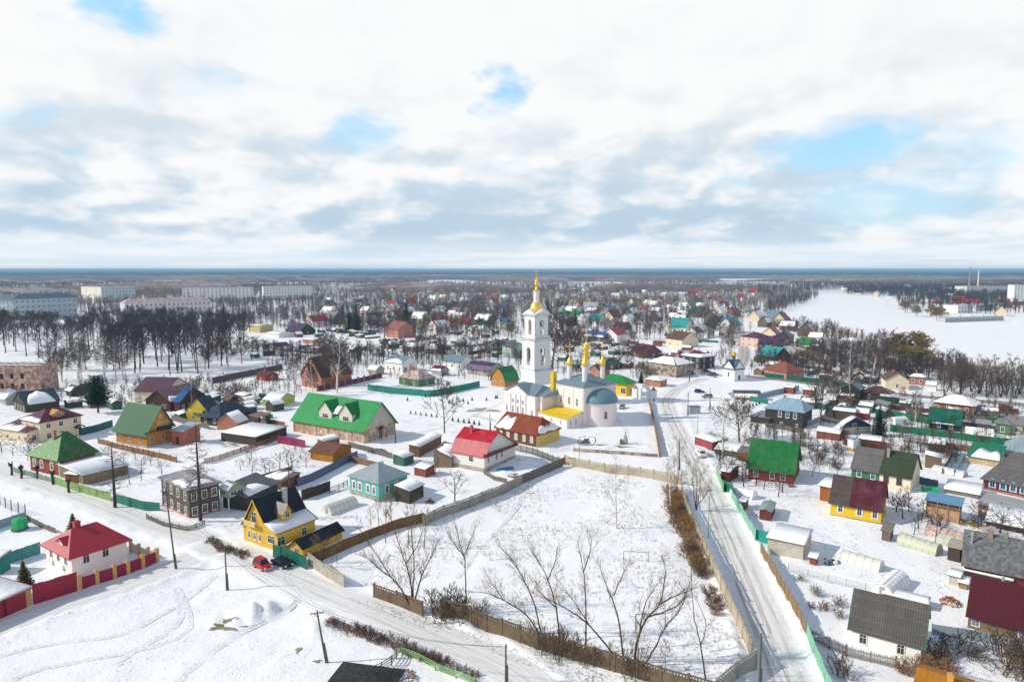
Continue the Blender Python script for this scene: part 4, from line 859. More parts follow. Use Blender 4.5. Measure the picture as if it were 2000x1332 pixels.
# --- cupolas
def cupola(x, y, zb, zd, zt, rd, name='cupola', tiers=1):
 m_ = MB(); m_.lathe([(rd, zb), (rd, zd-.25), (rd*1.18, zd-.2), (rd*1.18, zd)], 12, (x, y)); dr = m_.build('drum', CWH, CH, smooth=False)
 g = MB(); H_ = (zt-zd); z = zd; r = rd*1.1; cc = (x, y)
 if tiers == 2:
  g.lathe([(r*.95, z), (r*1.15, z+.12*H_*.3), (r*.75, z+.1*H_), (r*.5, z+.15*H_)], 12, cc); z += .14*H_; r *= .85
  g.lathe([(r*.5, z), (r*.95, z+.03*H_), (r*1.0, z+.07*H_), (r*.6, z+.13*H_), (r*.4, z+.16*H_)], 12, cc); z += .15*H_; r *= .9; H2_ = H_*.7
 else: H2_ = H_
 on = [(.55, 0), (.98, .05), (1.12, .11), (1.05, .18), (.75, .26), (.42, .33), (.2, .4), (.12, .46), (.22, .49), (.22, .52), (.07, .55)]
 g.lathe([(r*a, z+b*H2_) for a, b in on], 14, cc)
 zc = z+.55*H2_; top = zt; h_ = top-zc
 g.tube([(x, y, zc-.1), (x, y, top)], .085, 5); s_ = .17*h_+.2
 g.bar((x-s_*1.6, y, zc+h_*.62), (x+s_*1.6, y, zc+h_*.62), .15, .15); g.bar((x-s_*.8, y, zc+h_*.8), (x+s_*.8, y, zc+h_*.8), .13, .13); g.bar((x-s_*.8, y, zc+h_*.38), (x+s_*.8, y, zc+h_*.26), .13, .13)
 g.build(name, GOLD, dr, smooth=False)
mid = Vector((cLx/2, cLy/2)); k = .27
pos = [(mid.x-k*cLx, mid.y-k*cLy), (mid.x+k*cLx, mid.y-k*cLy), (mid.x-k*cLx, mid.y+k*cLy), (mid.x+k*cLx, mid.y+k*cLy)]
def zpix(x, y, py): w_ = CI @ Vector((x, y, 0)); return zat(w_.x, w_.y, py)
for (x, y), (pb, pd, pt_) in zip(pos, [(744, 716, 669), (737, 715, 668), (738, 715, 669), (738, 716, 672)]): cupola(x, y, eh+.2, zpix(x, y, pd), zpix(x, y, pt_), .85)
cupola(mid.x, mid.y, eh+1.5, zpix(mid.x, mid.y, 700), zpix(mid.x, mid.y, 646), 1.2, tiers=2)
# --- apse
apx = cLx/2+.1; ar = 6.0; az = zat(*(CI @ Vector((apx, -3, 0))).xy, 792)
az = 7.4
def half(r, n=20): return [(apx+r*math.cos(a), 1.0-(r)*math.sin(a)*1.02) for a in np.linspace(0, math.pi, n)]
m_ = MB(); pr_ = half(ar)+[(apx-ar, 1.5), (apx+ar, 1.5)]
m_.prism(pr_, lambda s_, t_, z_: (t_, z_, s_), -.4, az); pr2 = half(ar+.2)+[(apx-ar-.2, 1.2), (apx+ar+.2, 1.2)]; m_.prism(pr2, lambda s_, t_, z_: (t_, z_, s_), az-.5, az)
m_.build('apse', CWS, CH)
m_ = MB(); n = 20; rings = []
for j in range(9):
 a = j/8*math.pi/2; rr = (ar+.45)*math.cos(a)**.9 if j < 8 else .05; rings.append([(x_, 1.0-(1.0-y_), az+4.2*math.sin(a)**.85 if j else az) for x_, y_ in half(max(rr, .05), n)])
vs = [p for r_ in rings for p in r_]; fs = []
for j in range(8):
 for i in range(n-1): fs.append((j*n+i, j*n+i+1, (j+1)*n+i+1, (j+1)*n+i))
m_.mesh(vs, fs); m_.mesh([rings[0][0], rings[0][-1], (apx-ar-.45, 1.3, az), (apx+ar+.45, 1.3, az)], [(0, 1, 2, 3)])
m_.build('apse_dome', mat('seam', (.17, .30, .38), rough=.45), CH)
def apse_win(ang_):
 x_, y_ = apx+ar*math.cos(ang_), 1.0-ar*math.sin(ang_)*1.02
 put_window(CH, x_-.01*math.cos(ang_)*-1, y_-.02, 2.6, math.pi/2-ang_, 1.0, 2.3, (.85, .82, .8), 'plain', GLASS)
apse_win(math.pi*.62); apse_win(math.pi*.2)
# --- west block with pediment, and refectory between
b1 = loc(1045, 823); b2 = loc(974, 809)
bx = b1.x; by0 = cLy*.0+b1.y; BW = 12.0
bL = max(9.0, (b2-b1).length); b2y = by0+bL
zb_ = zat(*(CI @ b1).xy, 774)
m_ = MB(); m_.box(bx, by0, -.4, bx+BW, b2y, zb_); cornice(m_, bx, by0, bx+BW, b2y, zb_-.02, .2)
for t in (.30, .47, .63, .80): y = by0+t*bL; m_.box(bx-.35, y-.3, .5, bx-.003, y+.3, zb_-.8)
m_.box(bx-.35, by0+.26*bL, zb_-.8, bx-.002, by0+.84*bL, zb_-.1)
m_.build('west_walls', CW, CH)
yc = by0+.55*bL; hw_ = .36*bL; pr_ = 2.5
def mpx(s_, t_, z_): return (bx+s_, yc+t_, z_)
m_ = MB(); m_.prism([(-hw_, zb_), (hw_, zb_), (0, zb_+pr_)], mpx, -.45, .4); m_.build('pediment', CW, CH)
m_ = MB(); m_.prism([(-hw_-.3, zb_-.05), (0, zb_+pr_+.15), (hw_+.3, zb_-.05), (hw_+.3, zb_+.1), (0, zb_+pr_+.33), (-hw_-.3, zb_+.1)], mpx, -.75, 6.5)
hip_mesh(m_, bx, by0, bx+BW, b2y, zb_+.02, 2.7, 3.5, .4, 'y')
m_.build('west_roof', CR, CH)
for t in (.385, .55, .715):
 arch_window(CH, bx-.02, by0+t*bL, 1.2, -math.pi/2, .95, 2.4); arch_window(CH, bx-.02, by0+t*bL, zb_*.56, -math.pi/2, .95, 1.3)
arch_window(CH, bx-.02, by0+.1*bL, 1.2, -math.pi/2, .9, 2.2); arch_window(CH, bx-.02, by0+.92*bL, 1.2, -math.pi/2, .9, 2.2)
# refectory
ry0 = cLy*.98; m_ = MB(); rx0, rx1 = min(bx+1.5, 1.2), cLx-1.2
m_.box(rx0, cLy, -.4, rx1, by0+.5, zb_-.06) if by0 > cLy else None
if m_.v: m_.build('refectory_walls', CW, CH); m_ = MB(); hip_mesh(m_, rx0, cLy-1.0, rx1, by0+2.0, zb_, 2.9, .3, .3, 'y'); m_.build('refectory_roof', CR, CH)
# --- yellow annex roof, boiler chimney
n1 = loc(1107, 838); n2 = loc(1136, 835); n3 = loc(1043, 826)
m_ = MB(); x0_ = n1.x-.0; x0_ = min(x0_, -3.5); y0_ = n1.y; y1_ = n3.y+1.5; ez = zat(*(CI @ n1).xy, 818)
m_.prism([(x0_, -.4), (0.0, -.4), (0.0, ez+1.6), (x0_, ez)], lambda s_, t_, z_: (t_, s_, z_), max(y0_, .3), y1_); m_.build('annex_walls', CW, CH)
m_ = MB(); k_ = 1.6/(-x0_); m_.prism([(x0_-.5, ez-.5*k_+.02), (-.02, ez+1.62), (-.02, ez+1.76), (x0_-.5, ez-.5*k_+.16)], lambda s_, t_, z_: (t_, s_, z_), max(y0_, .3)-.5, y1_+.3); m_.build('annex_roof', YM, CH)
yy = max(y0_, .3)
for t in (.25, .6): arch_window(CH, x0_*(1-t)+0*t, yy-.004, 1.1, 0, .6, 1.3)
for t in (.2, .5, .8): arch_window(CH, x0_-.004, yy+t*(y1_-yy), 1.1, -math.pi/2, .6, 1.3)
chx, chy = loc(1082, 818).x, 0; cb = CII @ P(1081, 792, ez+1.3); ctop = zat(*(CI @ Vector((cb.x, cb.y, 0))).xy, 727)
m_ = MB(); m_.box(cb.x-.75, cb.y-.75, 0, cb.x+.75, cb.y+.75, ctop); m_.box(cb.x-.85, cb.y-.85, ctop, cb.x+.85, cb.y+.85, ctop+.25); m_.build('chimney', YM, CH)
# --- bell tower (rises out of the west block)
t0 = CII @ P(1044.5, 741, zb_+1.5)          # near corner of the tower base on the roof
tl = CII @ P(1017, 735, zb_+1.5); tr_ = CII @ P(1075.5, 735, zb_+1.5)
TW = ((tl-t0).length+(tr_-t0).length)/2; TW = max(7.0, min(TW, 10.5))*.87
tx, ty = t0.x+TW/2, t0.y+TW/2
def tz(py): return zpix(tx, ty, py)
Z1, Z2, Z3, Z4, Z5, Z6 = tz(722), tz(660), tz(615), tz(608), tz(589), tz(569)
def arch_walls(m_, hw, z0_, z1_, aw, az0, az1):
 """four walls, each with an arched opening"""
 th = .7; m_.box(tx-hw, ty-hw, z1_-.25, tx+hw, ty+hw, z1_-.01)
 for q_ in range(4):
  X = Matrix.Translation((tx, ty, 0)) @ Matrix.Rotation(q_*math.pi/2, 4, 'Z')
  def mp_(s_, t_, z_): return X @ Vector((t_, -hw+s_, z_))
  m_.prism([(-hw, z0_), (-aw, z0_), (-aw, z1_), (-hw, z1_)], mp_, 0, th); m_.prism([(aw, z0_), (hw, z0_), (hw, z1_), (aw, z1_)], mp_, 0, th)
  m_.prism([(-aw, z0_), (aw, z0_), (aw, az0), (-aw, az0)], mp_, 0.002, th)
  arc = [(aw*math.cos(a), az1-aw+aw*math.sin(a)) for a in np.linspace(0, math.pi, 11)]
  m_.prism([(aw, z1_)]+arc[::1]+[(-aw, z1_)], mp_, 0.002, th)
  for sg in (-1, 1): m_.prism([(sg*(hw-.15), z0_+.6), (sg*(hw-.8), z0_+.6), (sg*(hw-.8), z1_-.5), (sg*(hw-.15), z1_-.5)], mp_, -.15, -.003)
  ring = [( (aw+.4)*math.cos(a), az1-aw+(aw+.4)*math.sin(a)) for a in np.linspace(0, math.pi, 11)]
  for i in range(10): m_.prism([ring[i], ring[i+1], arc[i+1], arc[i]], mp_, -.14, -.003)
h1 = TW/2; h2 = TW/2*.93; h3 = TW/2*.77
m_ = MB(); m_.box(tx-h1, ty-h1, zb_-1, tx+h1, ty+h1, Z1-.5); m_.box(tx-h1-.35, ty-h1-.35, Z1-.5, tx+h1+.35, ty+h1+.35, Z1-.1); m_.box(tx-h1-.1, ty-h1-.1, Z1-.1, tx+h1+.1, ty+h1+.1, Z1+.3)
m_.build('tower_base', CWH, CH)
m_ = MB(); arch_walls(m_, h2, Z1+.3, Z2-.6, 1.15, Z1+2.0, Z2-3.2); m_.box(tx-h2-.3, ty-h2-.3, Z2-.6, tx+h2+.3, ty+h2+.3, Z2-.3); m_.box(tx-h2-.75, ty-h2-.75, Z2-.3, tx+h2+.75, ty+h2+.75, Z2); m_.box(tx-h2+.1, ty-h2+.1, Z2, tx+h2-.1, ty+h2-.1, Z2+.9)
m_.build('lower_belfry', CWH, CH)
for z_, hh_ in ((Z1+.3, h1+.12), (Z2, h2+.8), (Z3+.35, h3+1.0)): m_ = MB(); m_.box(tx-hh_, ty-hh_, z_+.004, tx+hh_, ty+hh_, z_+.09); m_.build('cornice_flashing', CR, CH)
m_ = MB(); arch_walls(m_, h3, Z2+.9, Z3-.2, .95, Z2+1.5, Z3-1.6); m_.box(tx-h3-.3, ty-h3-.3, Z3-.2, tx+h3+.3, ty+h3+.3, Z3+.1); m_.box(tx-h3-.95, ty-h3-.95, Z3+.1, tx+h3+.95, ty+h3+.95, Z3+.35)
for q_ in range(4):
 X = Matrix.Translation((tx, ty, 0)) @ Matrix.Rotation(q_*math.pi/2, 4, 'Z')
 m_.prism([(-h3-.6, Z3+.35), (h3+.6, Z3+.35), (0, Z4+.9)], lambda s_, t_, z_: X @ Vector((t_, -h3-.7+s_, z_)), 0, 1.2)
m_.build('upper_belfry', CWH, CH)
bell = mat('metal', (.10, .13, .12), rough=.5)
for (z_, r_) in ((Z2-4.2, .95), (Z3-3.0, .75)):
 for (ox, oy) in ((-h3*.62, 0), (0, -h3*.62), (h3*.62, 0), (0, h3*.62)):
  m_ = MB(); m_.lathe([(r_, z_-1.0), (r_*.8, z_-.7), (r_*.55, z_-.1), (r_*.45, z_+.4), (.1, z_+.6)], 10, (tx+ox, ty+oy)); m_.bar((tx+ox-1.2*(oy != 0), ty+oy-1.2*(ox != 0), z_+.65), (tx+ox+1.2*(oy != 0), ty+oy+1.2*(ox != 0), z_+.65), .2); m_.build('bell', bell, CH)
for q_ in range(4):
 m_ = MB()
 for k_ in range(9): m_.box(-1.1+k_*.275-.03, -.03, 0, -1.1+k_*.275+.03, .03, 1.0)
 m_.box(-1.15, -.04, .95, 1.15, .04, 1.05)
 o = m_.build('railing', WHITE, CH, loc=(tx+(h2-.2)*math.sin(q_*math.pi/2), ty-(h2-.2)*math.cos(q_*math.pi/2), Z1+2.0), rz=q_*math.pi/2)
m_ = MB(); rb = h3*.78; m_.lathe([(rb+.15, Z4-.5), (rb+.15, Z4+.1)]+[(rb*math.cos(a)**.8 if a < 1.5 else .9, Z4+.1+(Z5-Z4)*math.sin(a)**.95) for a in np.linspace(0, 1.2, 7)], 20, (tx, ty)); m_.build('tower_dome', mat('gold', (.85, .62, .16)), CH, smooth=False)
m_ = MB(); m_.lathe([(1.25, Z5-1.2), (1.25, Z5+.0), (1.05, Z5+.4), (1.05, Z6-.3), (1.25, Z6-.2), (1.25, Z6)], 10, (tx, ty)); m_.build('lantern', CWH, CH)
Zt = tz(526.5); m_ = MB(); hh = Zt-Z6
m_.lathe([(1.15, Z6), (1.2, Z6+.25), (.5, Z6+.8), (.3, Z6+1.5), (.65, Z6+2.1), (.85, Z6+2.7), (.75, Z6+3.3), (.35, Z6+4.0), (.18, Z6+4.8), (.13, Z6+hh*.6)], 14, (tx, ty))
m_.tube([(tx, ty, Z6+hh*.55), (tx, ty, Zt)], .11, 5); m_.bar((tx-.75, ty, Zt-.9), (tx+.75, ty, Zt-.9), .17); m_.bar((tx-.4, ty, Zt-.45), (tx+.4, ty, Zt-.45), .14); m_.bar((tx-.4, ty, Zt-1.7), (tx+.4, ty, Zt-1.95), .14)
m_.build('spire', GOLD, CH)
print('church', [round(v, 1) for v in (cLx, cLy, eh, zb_, TW, Z1, Z2, Z3, Z5, Z6, Zt, bx, by0, b2y, x0_, y0_, y1_)])

# --- gate arch, boundary walls, chapel
g0 = P(1258, 779); GT = empty('church_gate', (g0.x, g0.y, 0), R(-38)+math.pi/2*0, 'white arched church gate with small gold finials', 'gate')
m_ = MB()
def mpg(s_, t_, z_): return (t_, s_, z_)
m_.prism([(-2.3, 0), (-1.2, 0)]+[(1.2*math.cos(a), 3.3+1.2*math.sin(a)) for a in np.linspace(math.pi, 0, 9)]+[(1.2, 0), (2.3, 0), (2.3, 3.6)]+[(2.3*math.cos(a), 3.6+2.2*math.sin(a)) for a in np.linspace(.2, math.pi-.2, 9)]+[(-2.3, 3.6)], mpg, -.5, .5); m_.build('arch', CWH, GT)
for sx in (-3.9, 3.9):
 m_ = MB(); m_.box(sx-1.1, -.7, 0, sx+1.1, .7, 3.6); m_.box(sx-1.25, -.85, 3.6, sx+1.25, .85, 3.85); m_.build('gate_pier', CWH, GT)
 m_ = MB(); m_.lathe([(1.1, 3.85), (.5, 4.6), (.12, 5.0)], 8, (sx, 0)); m_.build('pier_roof', CR, GT)
 m_ = MB(); m_.lathe([(.12, 5.0), (.32, 5.2), (.3, 5.45), (.08, 5.8), (.04, 6.3)], 8, (sx, 0)); m_.build('finial', GOLD, GT)
c0 = P(1432, 742); _, cth2, _, _ = frame_from((1442, 743), (1412, 736), (1455, 739))
CP = empty('chapel', (c0.x, c0.y, 0), cth2+math.pi/4*0, 'small white chapel with blue gabled roof and single gold dome', 'chapel'); cp = 3.3
m_ = MB(); m_.box(-cp, -cp, -.3, cp, cp, 5.4); m_.box(-cp-.1, -cp-.1, -.3, cp+.1, cp+.1, .5); m_.build('wall', CWH, CP)
for q_ in range(4):
 X = Matrix.Rotation(q_*math.pi/2, 4, 'Z'); m_ = MB(); m_.prism([(-cp, 5.4), (cp, 5.4), (0, 9.0)], lambda s_, t_, z_: X @ Vector((t_, -cp+s_, z_)), -.02, .5); m_.build('gable', CWH, CP)
m_ = MB()
for q_ in range(2):
 X = Matrix.Rotation(q_*math.pi/2, 4, 'Z')
 for sg in (-1, 1): m_.prism([(0, 9.1+.004*q_), (sg*(cp+.35), 5.1), (sg*(cp+.35), 5.25), (0, 9.3+.004*q_)], lambda s_, t_, z_: X @ Vector((t_, s_, z_)), -cp-.3, cp+.3)
m_.build('roof', mat('seam', (.07, .13, .20)), CP)
m_ = MB(); m_.lathe([(.9, 8.0), (.75, 10.6), (.9, 10.8)], 10, (0, 0)); dr = m_.build('drum', mat('seam', (.07, .13, .20)), CP)
m_ = MB(); m_.lathe([(.7, 10.8), (1.25, 11.4), (1.2, 12.0), (.6, 12.7), (.15, 13.2), (.06, 14.4)], 12, (0, 0)); m_.bar((-.5, 0, 14.0), (.5, 0, 14.0), .13); m_.build('dome', GOLD, dr)
m_ = MB(); m_.box(-.6, -cp-.08, 0, .6, -cp-.004, 2.6); m_.build('door', GLASS, CP)
m_ = MB(); m_.box(-cp-.08, -.35, 1.8, -cp-.004, .35, 3.8); m_.build('window', GLASS, CP)


# ------------------------------------------------------------------ fences and walls
def fence(name, label, pts, h, m1, kind='sheet', post=None, step=3.0, pm=None, th=.05, px=True, ph=None, cat='fence', zoff=0.0, group=None):
 pts = [P(x, y) for x, y in pts] if px else [Vector(p) for p in pts]
 o = pts[0]; root = empty(name, (o.x, o.y, 0), 0, label, cat, group); rnd = random.Random(len(label)+len(pts))
 m_ = MB(); posts = []; rp = MB()
 for a, b in zip(pts[:-1], pts[1:]):
  d_ = b-a; L = d_.length; ang = math.atan2(d_.y, d_.x); X = Matrix.Translation((a.x-o.x, a.y-o.y, 0)) @ Matrix.Rotation(ang, 4, 'Z')
  n = max(1, round(L/step)); st = L/n
  for i in range(n):
   w0 = X @ Vector((i*st, 0, 0)); w1 = X @ Vector(((i+1)*st, 0, 0)); zg = hz1((w0.x+w1.x)/2+o.x, (w0.y+w1.y)/2+o.y)*.7+zoff
   hh = h*(1+rnd.uniform(-.03, .03)); Y = X @ Matrix.Translation((i*st, 0, zg)) @ Matrix.Rotation(rnd.uniform(-.015, .015), 4, 'X')
   if kind == 'sheet': m_.box(0, -th/2, -.5, st-.004, th/2, hh, 0, Y)
   elif kind == 'picket':
    k = int(st/.17)
    for j in range(k):
     x = j*st/k; hj = hh*(1+rnd.uniform(-.07, .07)); lean = rnd.uniform(-.02, .02)
     m_.mesh([Y @ Vector(v) for v in ((x, -.02, .02), (x+.1, -.02, .02), (x+.1+lean, -.02, hj-.08), (x+.05+lean, -.02, hj), (x+lean, -.02, hj-.08), (x, .01, .02), (x+.1, .01, .02), (x+.1+lean, .01, hj-.08), (x+.05+lean, .01, hj), (x+lean, .01, hj-.08))],
       [(0, 1, 2, 3, 4), (9, 8, 7, 6, 5), (1, 6, 7, 2), (0, 4, 9, 5), (4, 3, 8, 9), (3, 2, 7, 8)])
    m_.box(0, .012, hh*.25, st, .05, hh*.25+.08, 0, Y); m_.box(0, .012, hh*.75, st, .05, hh*.75+.08, 0, Y)
   elif kind == 'plank':
    k = int(st/.2)
    for j in range(k):
     x = j*st/k; m_.box(x, -th/2, -.5, x+st/k-.015, th/2, hh*(1+rnd.uniform(-.04, .03)), 0, Y)
   elif kind == 'concrete':      # cast panel with a row of openings under the top rail
    z1 = hh*.80; z2 = hh*.92; k = 9
    m_.box(0, -.06, -.5, st-.02, .06, z1, 0, Y); m_.box(0, -.06, z2, st-.02, .06, hh, 0, Y)
    for j in range(k+1): x = (st-.02)*j/k; m_.box(max(0, x-.07), -.055, z1, min(st-.02, x+.07), .055, z2, 0, Y)
    m_.box(.15, -.085, .2, st-.17, -.06, z1-.15, 0, Y)
   elif kind == 'rail':
    for z_ in (.25, .5, .75, .97): m_.box(0, -.03, hh*z_-.05, st, .03, hh*z_+.04, 0, Y)
   elif kind == 'wire':
    for z_ in (.1, .4, .7, .97): m_.box(0, -.012, hh*z_, st, .012, hh*z_+.022, 0, Y)
    for j in range(int(st/.35)): m_.box(j*.35, -.008, 0, j*.35+.014, .008, hh, 0, Y)
   if post: posts.append((w0, zg, ang))
  if post and (b is pts[-1]): posts.append((X @ Vector((L, 0, 0)), zg, ang))
 m_.build('panel', m1, root)
 if post:
  w_, hp = post; me = None
  for w0, zg, ang in posts:
   if me is None:
    q_ = MB(); q_.box(-w_/2, -w_/2, -.5, w_/2, w_/2, hp)
    if w_ > .3: q_.box(-w_/2-.06, -w_/2-.06, hp, w_/2+.06, w_/2+.06, hp+.1); q_.box(-w_/4, -w_/4, hp+.1, w_/4, w_/4, hp+.22)
    me = q_.data('post', pm or m1)
   p_ = bpy.data.objects.new('post', me); C.objects.link(p_); p_.parent = root; p_.location = (w0.x, w0.y, zg); p_.rotation_euler = (rnd.uniform(-.03, .03) if w_ < .3 else 0, rnd.uniform(-.03, .03) if w_ < .3 else 0, ang)
 return root
OLDC = mat('concrete', (.33, .32, .30), col2=(.13, .11, .09)); BRC = mat('concrete', (.17, .125, .08), col2=(.06, .045, .03)); PALEC = mat('concrete', (.46, .41, .31), col2=(.25, .20, .13))
GPL = mat('planks', (.19, .175, .16)); RPL = mat('planks', (.27, .16, .09)); SH = lambda c, **k: mat('corrugated_sheet', c, **k)
MARF = SH((.30, .015, .07)); TEALF = SH((.02, .19, .14)); GRNF = SH((.012, .17, .09)); MINT = SH((.22, .52, .36)); BLUF = SH((.10, .13, .22)); BLG = SH((.30, .40, .48))
fence('concrete_fence', 'long grey concrete panel fence along the upper left side of the snowy field', [(828, 1029), (868, 1008), (920, 990), (980, 966), (1019, 946)], 2.3, OLDC, 'concrete', (.28, 2.4), 3.4)
fence('plank_fence', 'leaning grey plank fence above the field between concrete fence and white cottage yard', [(1004, 950), (1022, 944), (1060, 930), (1098, 914)], 2.3, GPL, 'plank', (.2, 2.2), 3.0)
fence('concrete_fence', 'pale yellowish concrete panel fence along the far side of the snowy field', [(1103, 908), (1122, 914), (1180, 924), (1250, 933), (1330, 948)], 2.3, PALEC, 'concrete', (.3, 2.55), 3.4)
fence('plank_fence', 'rusty brown plank fence running from the green gate towards the concrete fence', [(608, 1102), (660, 1080), (720, 1055), (775, 1035), (828, 1022)], 2.0, mat('planks', (.22, .125, .055)), 'plank', (.18, 1.9), 2.5)
fence('concrete_fence', 'short grey concrete fence piece with holes beside the parked cars', [(602, 1104), (632, 1124), (673, 1147)], 2.1, mat('concrete', (.44, .42, .36), col2=(.22, .19, .15)), 'concrete', None, 3.0)
fence('concrete_fence', 'brown concrete fence piece standing between two gaps by the lane', [(731, 1166), (775, 1182), (825, 1203)], 2.2, BRC, 'concrete', (.25, 2.3), 3.4)
fence('concrete_fence', 'long dark brown concrete fence with light holes along the lane below the field', [(863, 1207), (920, 1222), (980, 1242), (1050, 1268), (1120, 1288), (1200, 1312), (1290, 1340), (1400, 1372)], 2.4, BRC, 'concrete', (.3, 2.5), 3.4)
fence('concrete_fence', 'warm pale concrete fence along the street on the right side of the field', [(1476, 1302), (1440, 1222), (1408, 1155), (1380, 1090), (1358, 1040), (1340, 1000), (1331, 962)], 2.2, PALEC, 'concrete', (.3, 2.4), 3.4)
fence('concrete_fence', 'grey concrete corner fence piece beside the street at the bottom', [(1476, 1306), (1440, 1330), (1400, 1365), (1370, 1390)], 2.3, OLDC, 'concrete', (.3, 2.4), 3.4)
fence('sheet_fence', 'faded green and yellow-green board fence in front of the red-brown board house', [(27, 922), (60, 931), (92, 940), (112, 945)], 1.3, mat('planks', (.32, .45, .36)), 'picket', (.12, 1.4), 2.5)
fence('sheet_fence', 'long yellow-green sheet fence along the lane left of the leafless larch', [(107, 946), (135, 955), (175, 967), (217, 979)], 1.9, SH((.22, .38, .14), dirt=(.36, .36, .1)), 'sheet', (.1, 1.95), 2.6)
fence('sheet_fence', 'dark green sheet fence between the larch and the dark log house', [(225, 981), (255, 990), (282, 997), (312, 1000)], 2.0, TEALF, 'sheet', (.1, 2.05), 2.6)
fence('wood_fence', 'low brown framed board fence below the orange log house', [(192, 866), (230, 876), (280, 888), (345, 903)], 1.5, RPL, 'sheet', (.15, 1.7), 2.6, pm=BROWNW)
fence('wood_fence', 'long red-brown picket fence rising towards the carport', [(400, 906), (430, 899), (470, 885), (510, 869), (541, 858)], 1.5, mat('planks', (.28, .12, .09)), 'picket', (.12, 1.6), 2.6)
fence('sheet_fence', 'magenta-maroon sheet fence in front of the green roofed building', [(543, 862), (570, 868), (596, 874)], 2.2, SH((.27, .03, .09)), 'sheet', (.1, 2.2), 2.6)
fence('sheet_fence', 'slate-blue sheet fence crossing the orchard behind the yellow house', [(581, 950), (610, 938), (650, 918), (698, 893)], 2.0, BLUF, 'sheet', (.1, 2.05), 2.6)
fence('wood_fence', 'blackened plank fence behind the yellow house gable', [(590, 978), (612, 970), (644, 958)], 2.3, DARKW, 'plank', (.15, 2.3), 2.6)
fence('wood_fence', 'thin dark rail fence leading to the turquoise house', [(644, 963), (662, 957), (679, 948)], 1.3, DARKW, 'rail', (.12, 1.4), 2.2)
fence('sheet_fence', 'dark teal sheet fence behind the cream house yard', [(161, 850), (190, 843), (220, 833)], 2.2, SH((.015, .13, .12)), 'sheet', (.1, 2.2), 2.6)
fence('sheet_fence', 'teal sheet fence around the rusty-roofed green house', [(718, 762), (760, 769), (840, 775), (880, 768), (937, 756)], 2.6, SH((.02, .25, .19)), 'sheet', None, 2.6)
fence('brick_fence', 'dark panel fence with red brick pillars in front of the brick mansion', [(620, 763), (660, 756), (700, 748), (745, 738)], 2.2, SH((.10, .06, .08)), 'sheet', (.55, 2.6), 4.0, pm=mat('brick', (.5, .12, .07)))
fence('sheet_fence', 'long dark maroon wall on the snow field edge near the brick mansion', [(415, 748), (450, 741), (500, 731), (552, 722)], 2.8, mat('concrete', (.13, .09, .09), col2=(.06, .05, .05)), 'sheet', None, 4)
fence('brick_fence', 'maroon sheet fence with orange brick pillars beside the white house', [(156, 1152), (190, 1141), (224, 1130), (250, 1121), (279, 1110), (307, 1098)], 2.0, SH((.30, .015, .06)), 'sheet', (.55, 2.3), 3.2, pm=mat('brick', (.62, .33, .10)))
fence('gate', 'tall maroon metal gate between orange brick garage and pillar fence', [(65, 1181), (108, 1168), (152, 1154)], 3.1, SH((.32, .02, .05)), 'sheet', None, 1.6, cat='gate')
fence('wood_fence', 'short pale picket fence with brick pillars behind the white house corner', [(256, 1075), (272, 1083), (290, 1090), (305, 1097)], 1.8, mat('planks', (.55, .53, .48)), 'picket', (.45, 2.1), 2.6, pm=mat('brick', (.62, .33, .10)))
fence('sheet_fence', 'teal board fence left of the white house by the small spruce', [(12, 1100), (45, 1090), (78, 1078)], 2.0, mat('planks', (.10, .36, .36)), 'plank', (.12, 2.0), 2.6)
fence('wire_fence', 'blue-grey mesh fence with dark posts at the left edge', [(0, 985), (22, 996), (50, 1005)], 2.0, mat('metal', (.30, .36, .44)), 'wire', (.14, 2.3), 2.6, pm=DARKW)
fence('sheet_fence', 'pale blue sheet fence at the left edge by the green barrel cover', [(-30, 1040), (0, 1030), (50, 1014)], 1.6, BLG, 'sheet', (.1, 2.0), 2.6)
fence('wood_fence', 'low grey plank fence curving behind the green barrel cover', [(50, 1012), (70, 1024), (108, 1040)], 1.0, GPL, 'plank', (.12, 1.1), 2.6)
fence('gate', 'dark green sheet gate and fence beside the parked black car', [(534, 1088), (564, 1097), (598, 1112)], 2.3, SH((.015, .15, .11)), 'sheet', (.14, 2.4), 2.4, cat='gate')
fence('picket_fence', 'broken low picket fence in front of the dark log house', [(286, 1013), (320, 1028), (366, 1037), (400, 1026)], 1.0, GPL, 'picket', (.1, 1.2), 2.2)
fence('picket_fence', 'weathered dark picket fence between rusty-roofed house and pale concrete fence', [(1006, 880), (1040, 887), (1080, 903), (1099, 911)], 1.9, GPL, 'picket', (.13, 2.0), 2.2)
fence('wood_fence', 'short brick-red board panel at the field corner', [(1099, 908), (1108, 909), (1119, 910)], 1.9, mat('planks', (.33, .1, .07)), 'plank', None, 2.0)
fence('wood_fence', 'low plank fence beneath the white gambrel house', [(945, 926), (965, 938), (990, 944)], 1.1, GPL, 'plank', (.1, 1.2), 2.0)
fence('wire_fence', 'thin wire mesh fence in front of the yellow end wall', [(1075, 884), (1100, 878), (1122, 878)], 1.5, mat('metal', (.35, .37, .4)), 'wire', (.06, 1.6), 2.5)
fence('stone_wall', 'low snow-topped stone wall below the church yard', [(1120, 881), (1180, 886), (1240, 890), (1285, 893)], .8, mat('worn_plaster', (.42, .38, .33), col2=(.2, .15, .12)), 'sheet', None, 3, th=.6, cat='wall')
fence('stone_wall', 'dark brown retaining wall running up beside the street to the church gate', [(1289, 893), (1284, 862), (1278, 830), (1272, 805), (1268, 788)], 1.5, mat('brick', (.20, .10, .06), dirt=(.35, .25, .15)), 'sheet', None, 3, th=.45, cat='wall')
fence('sheet_fence', 'light green sheet fence beside the street in front of the sauna hut', [(1399, 928), (1404, 940), (1413, 962)], 1.9, SH((.20, .50, .22)), 'sheet', (.1, 2.0), 2.4)
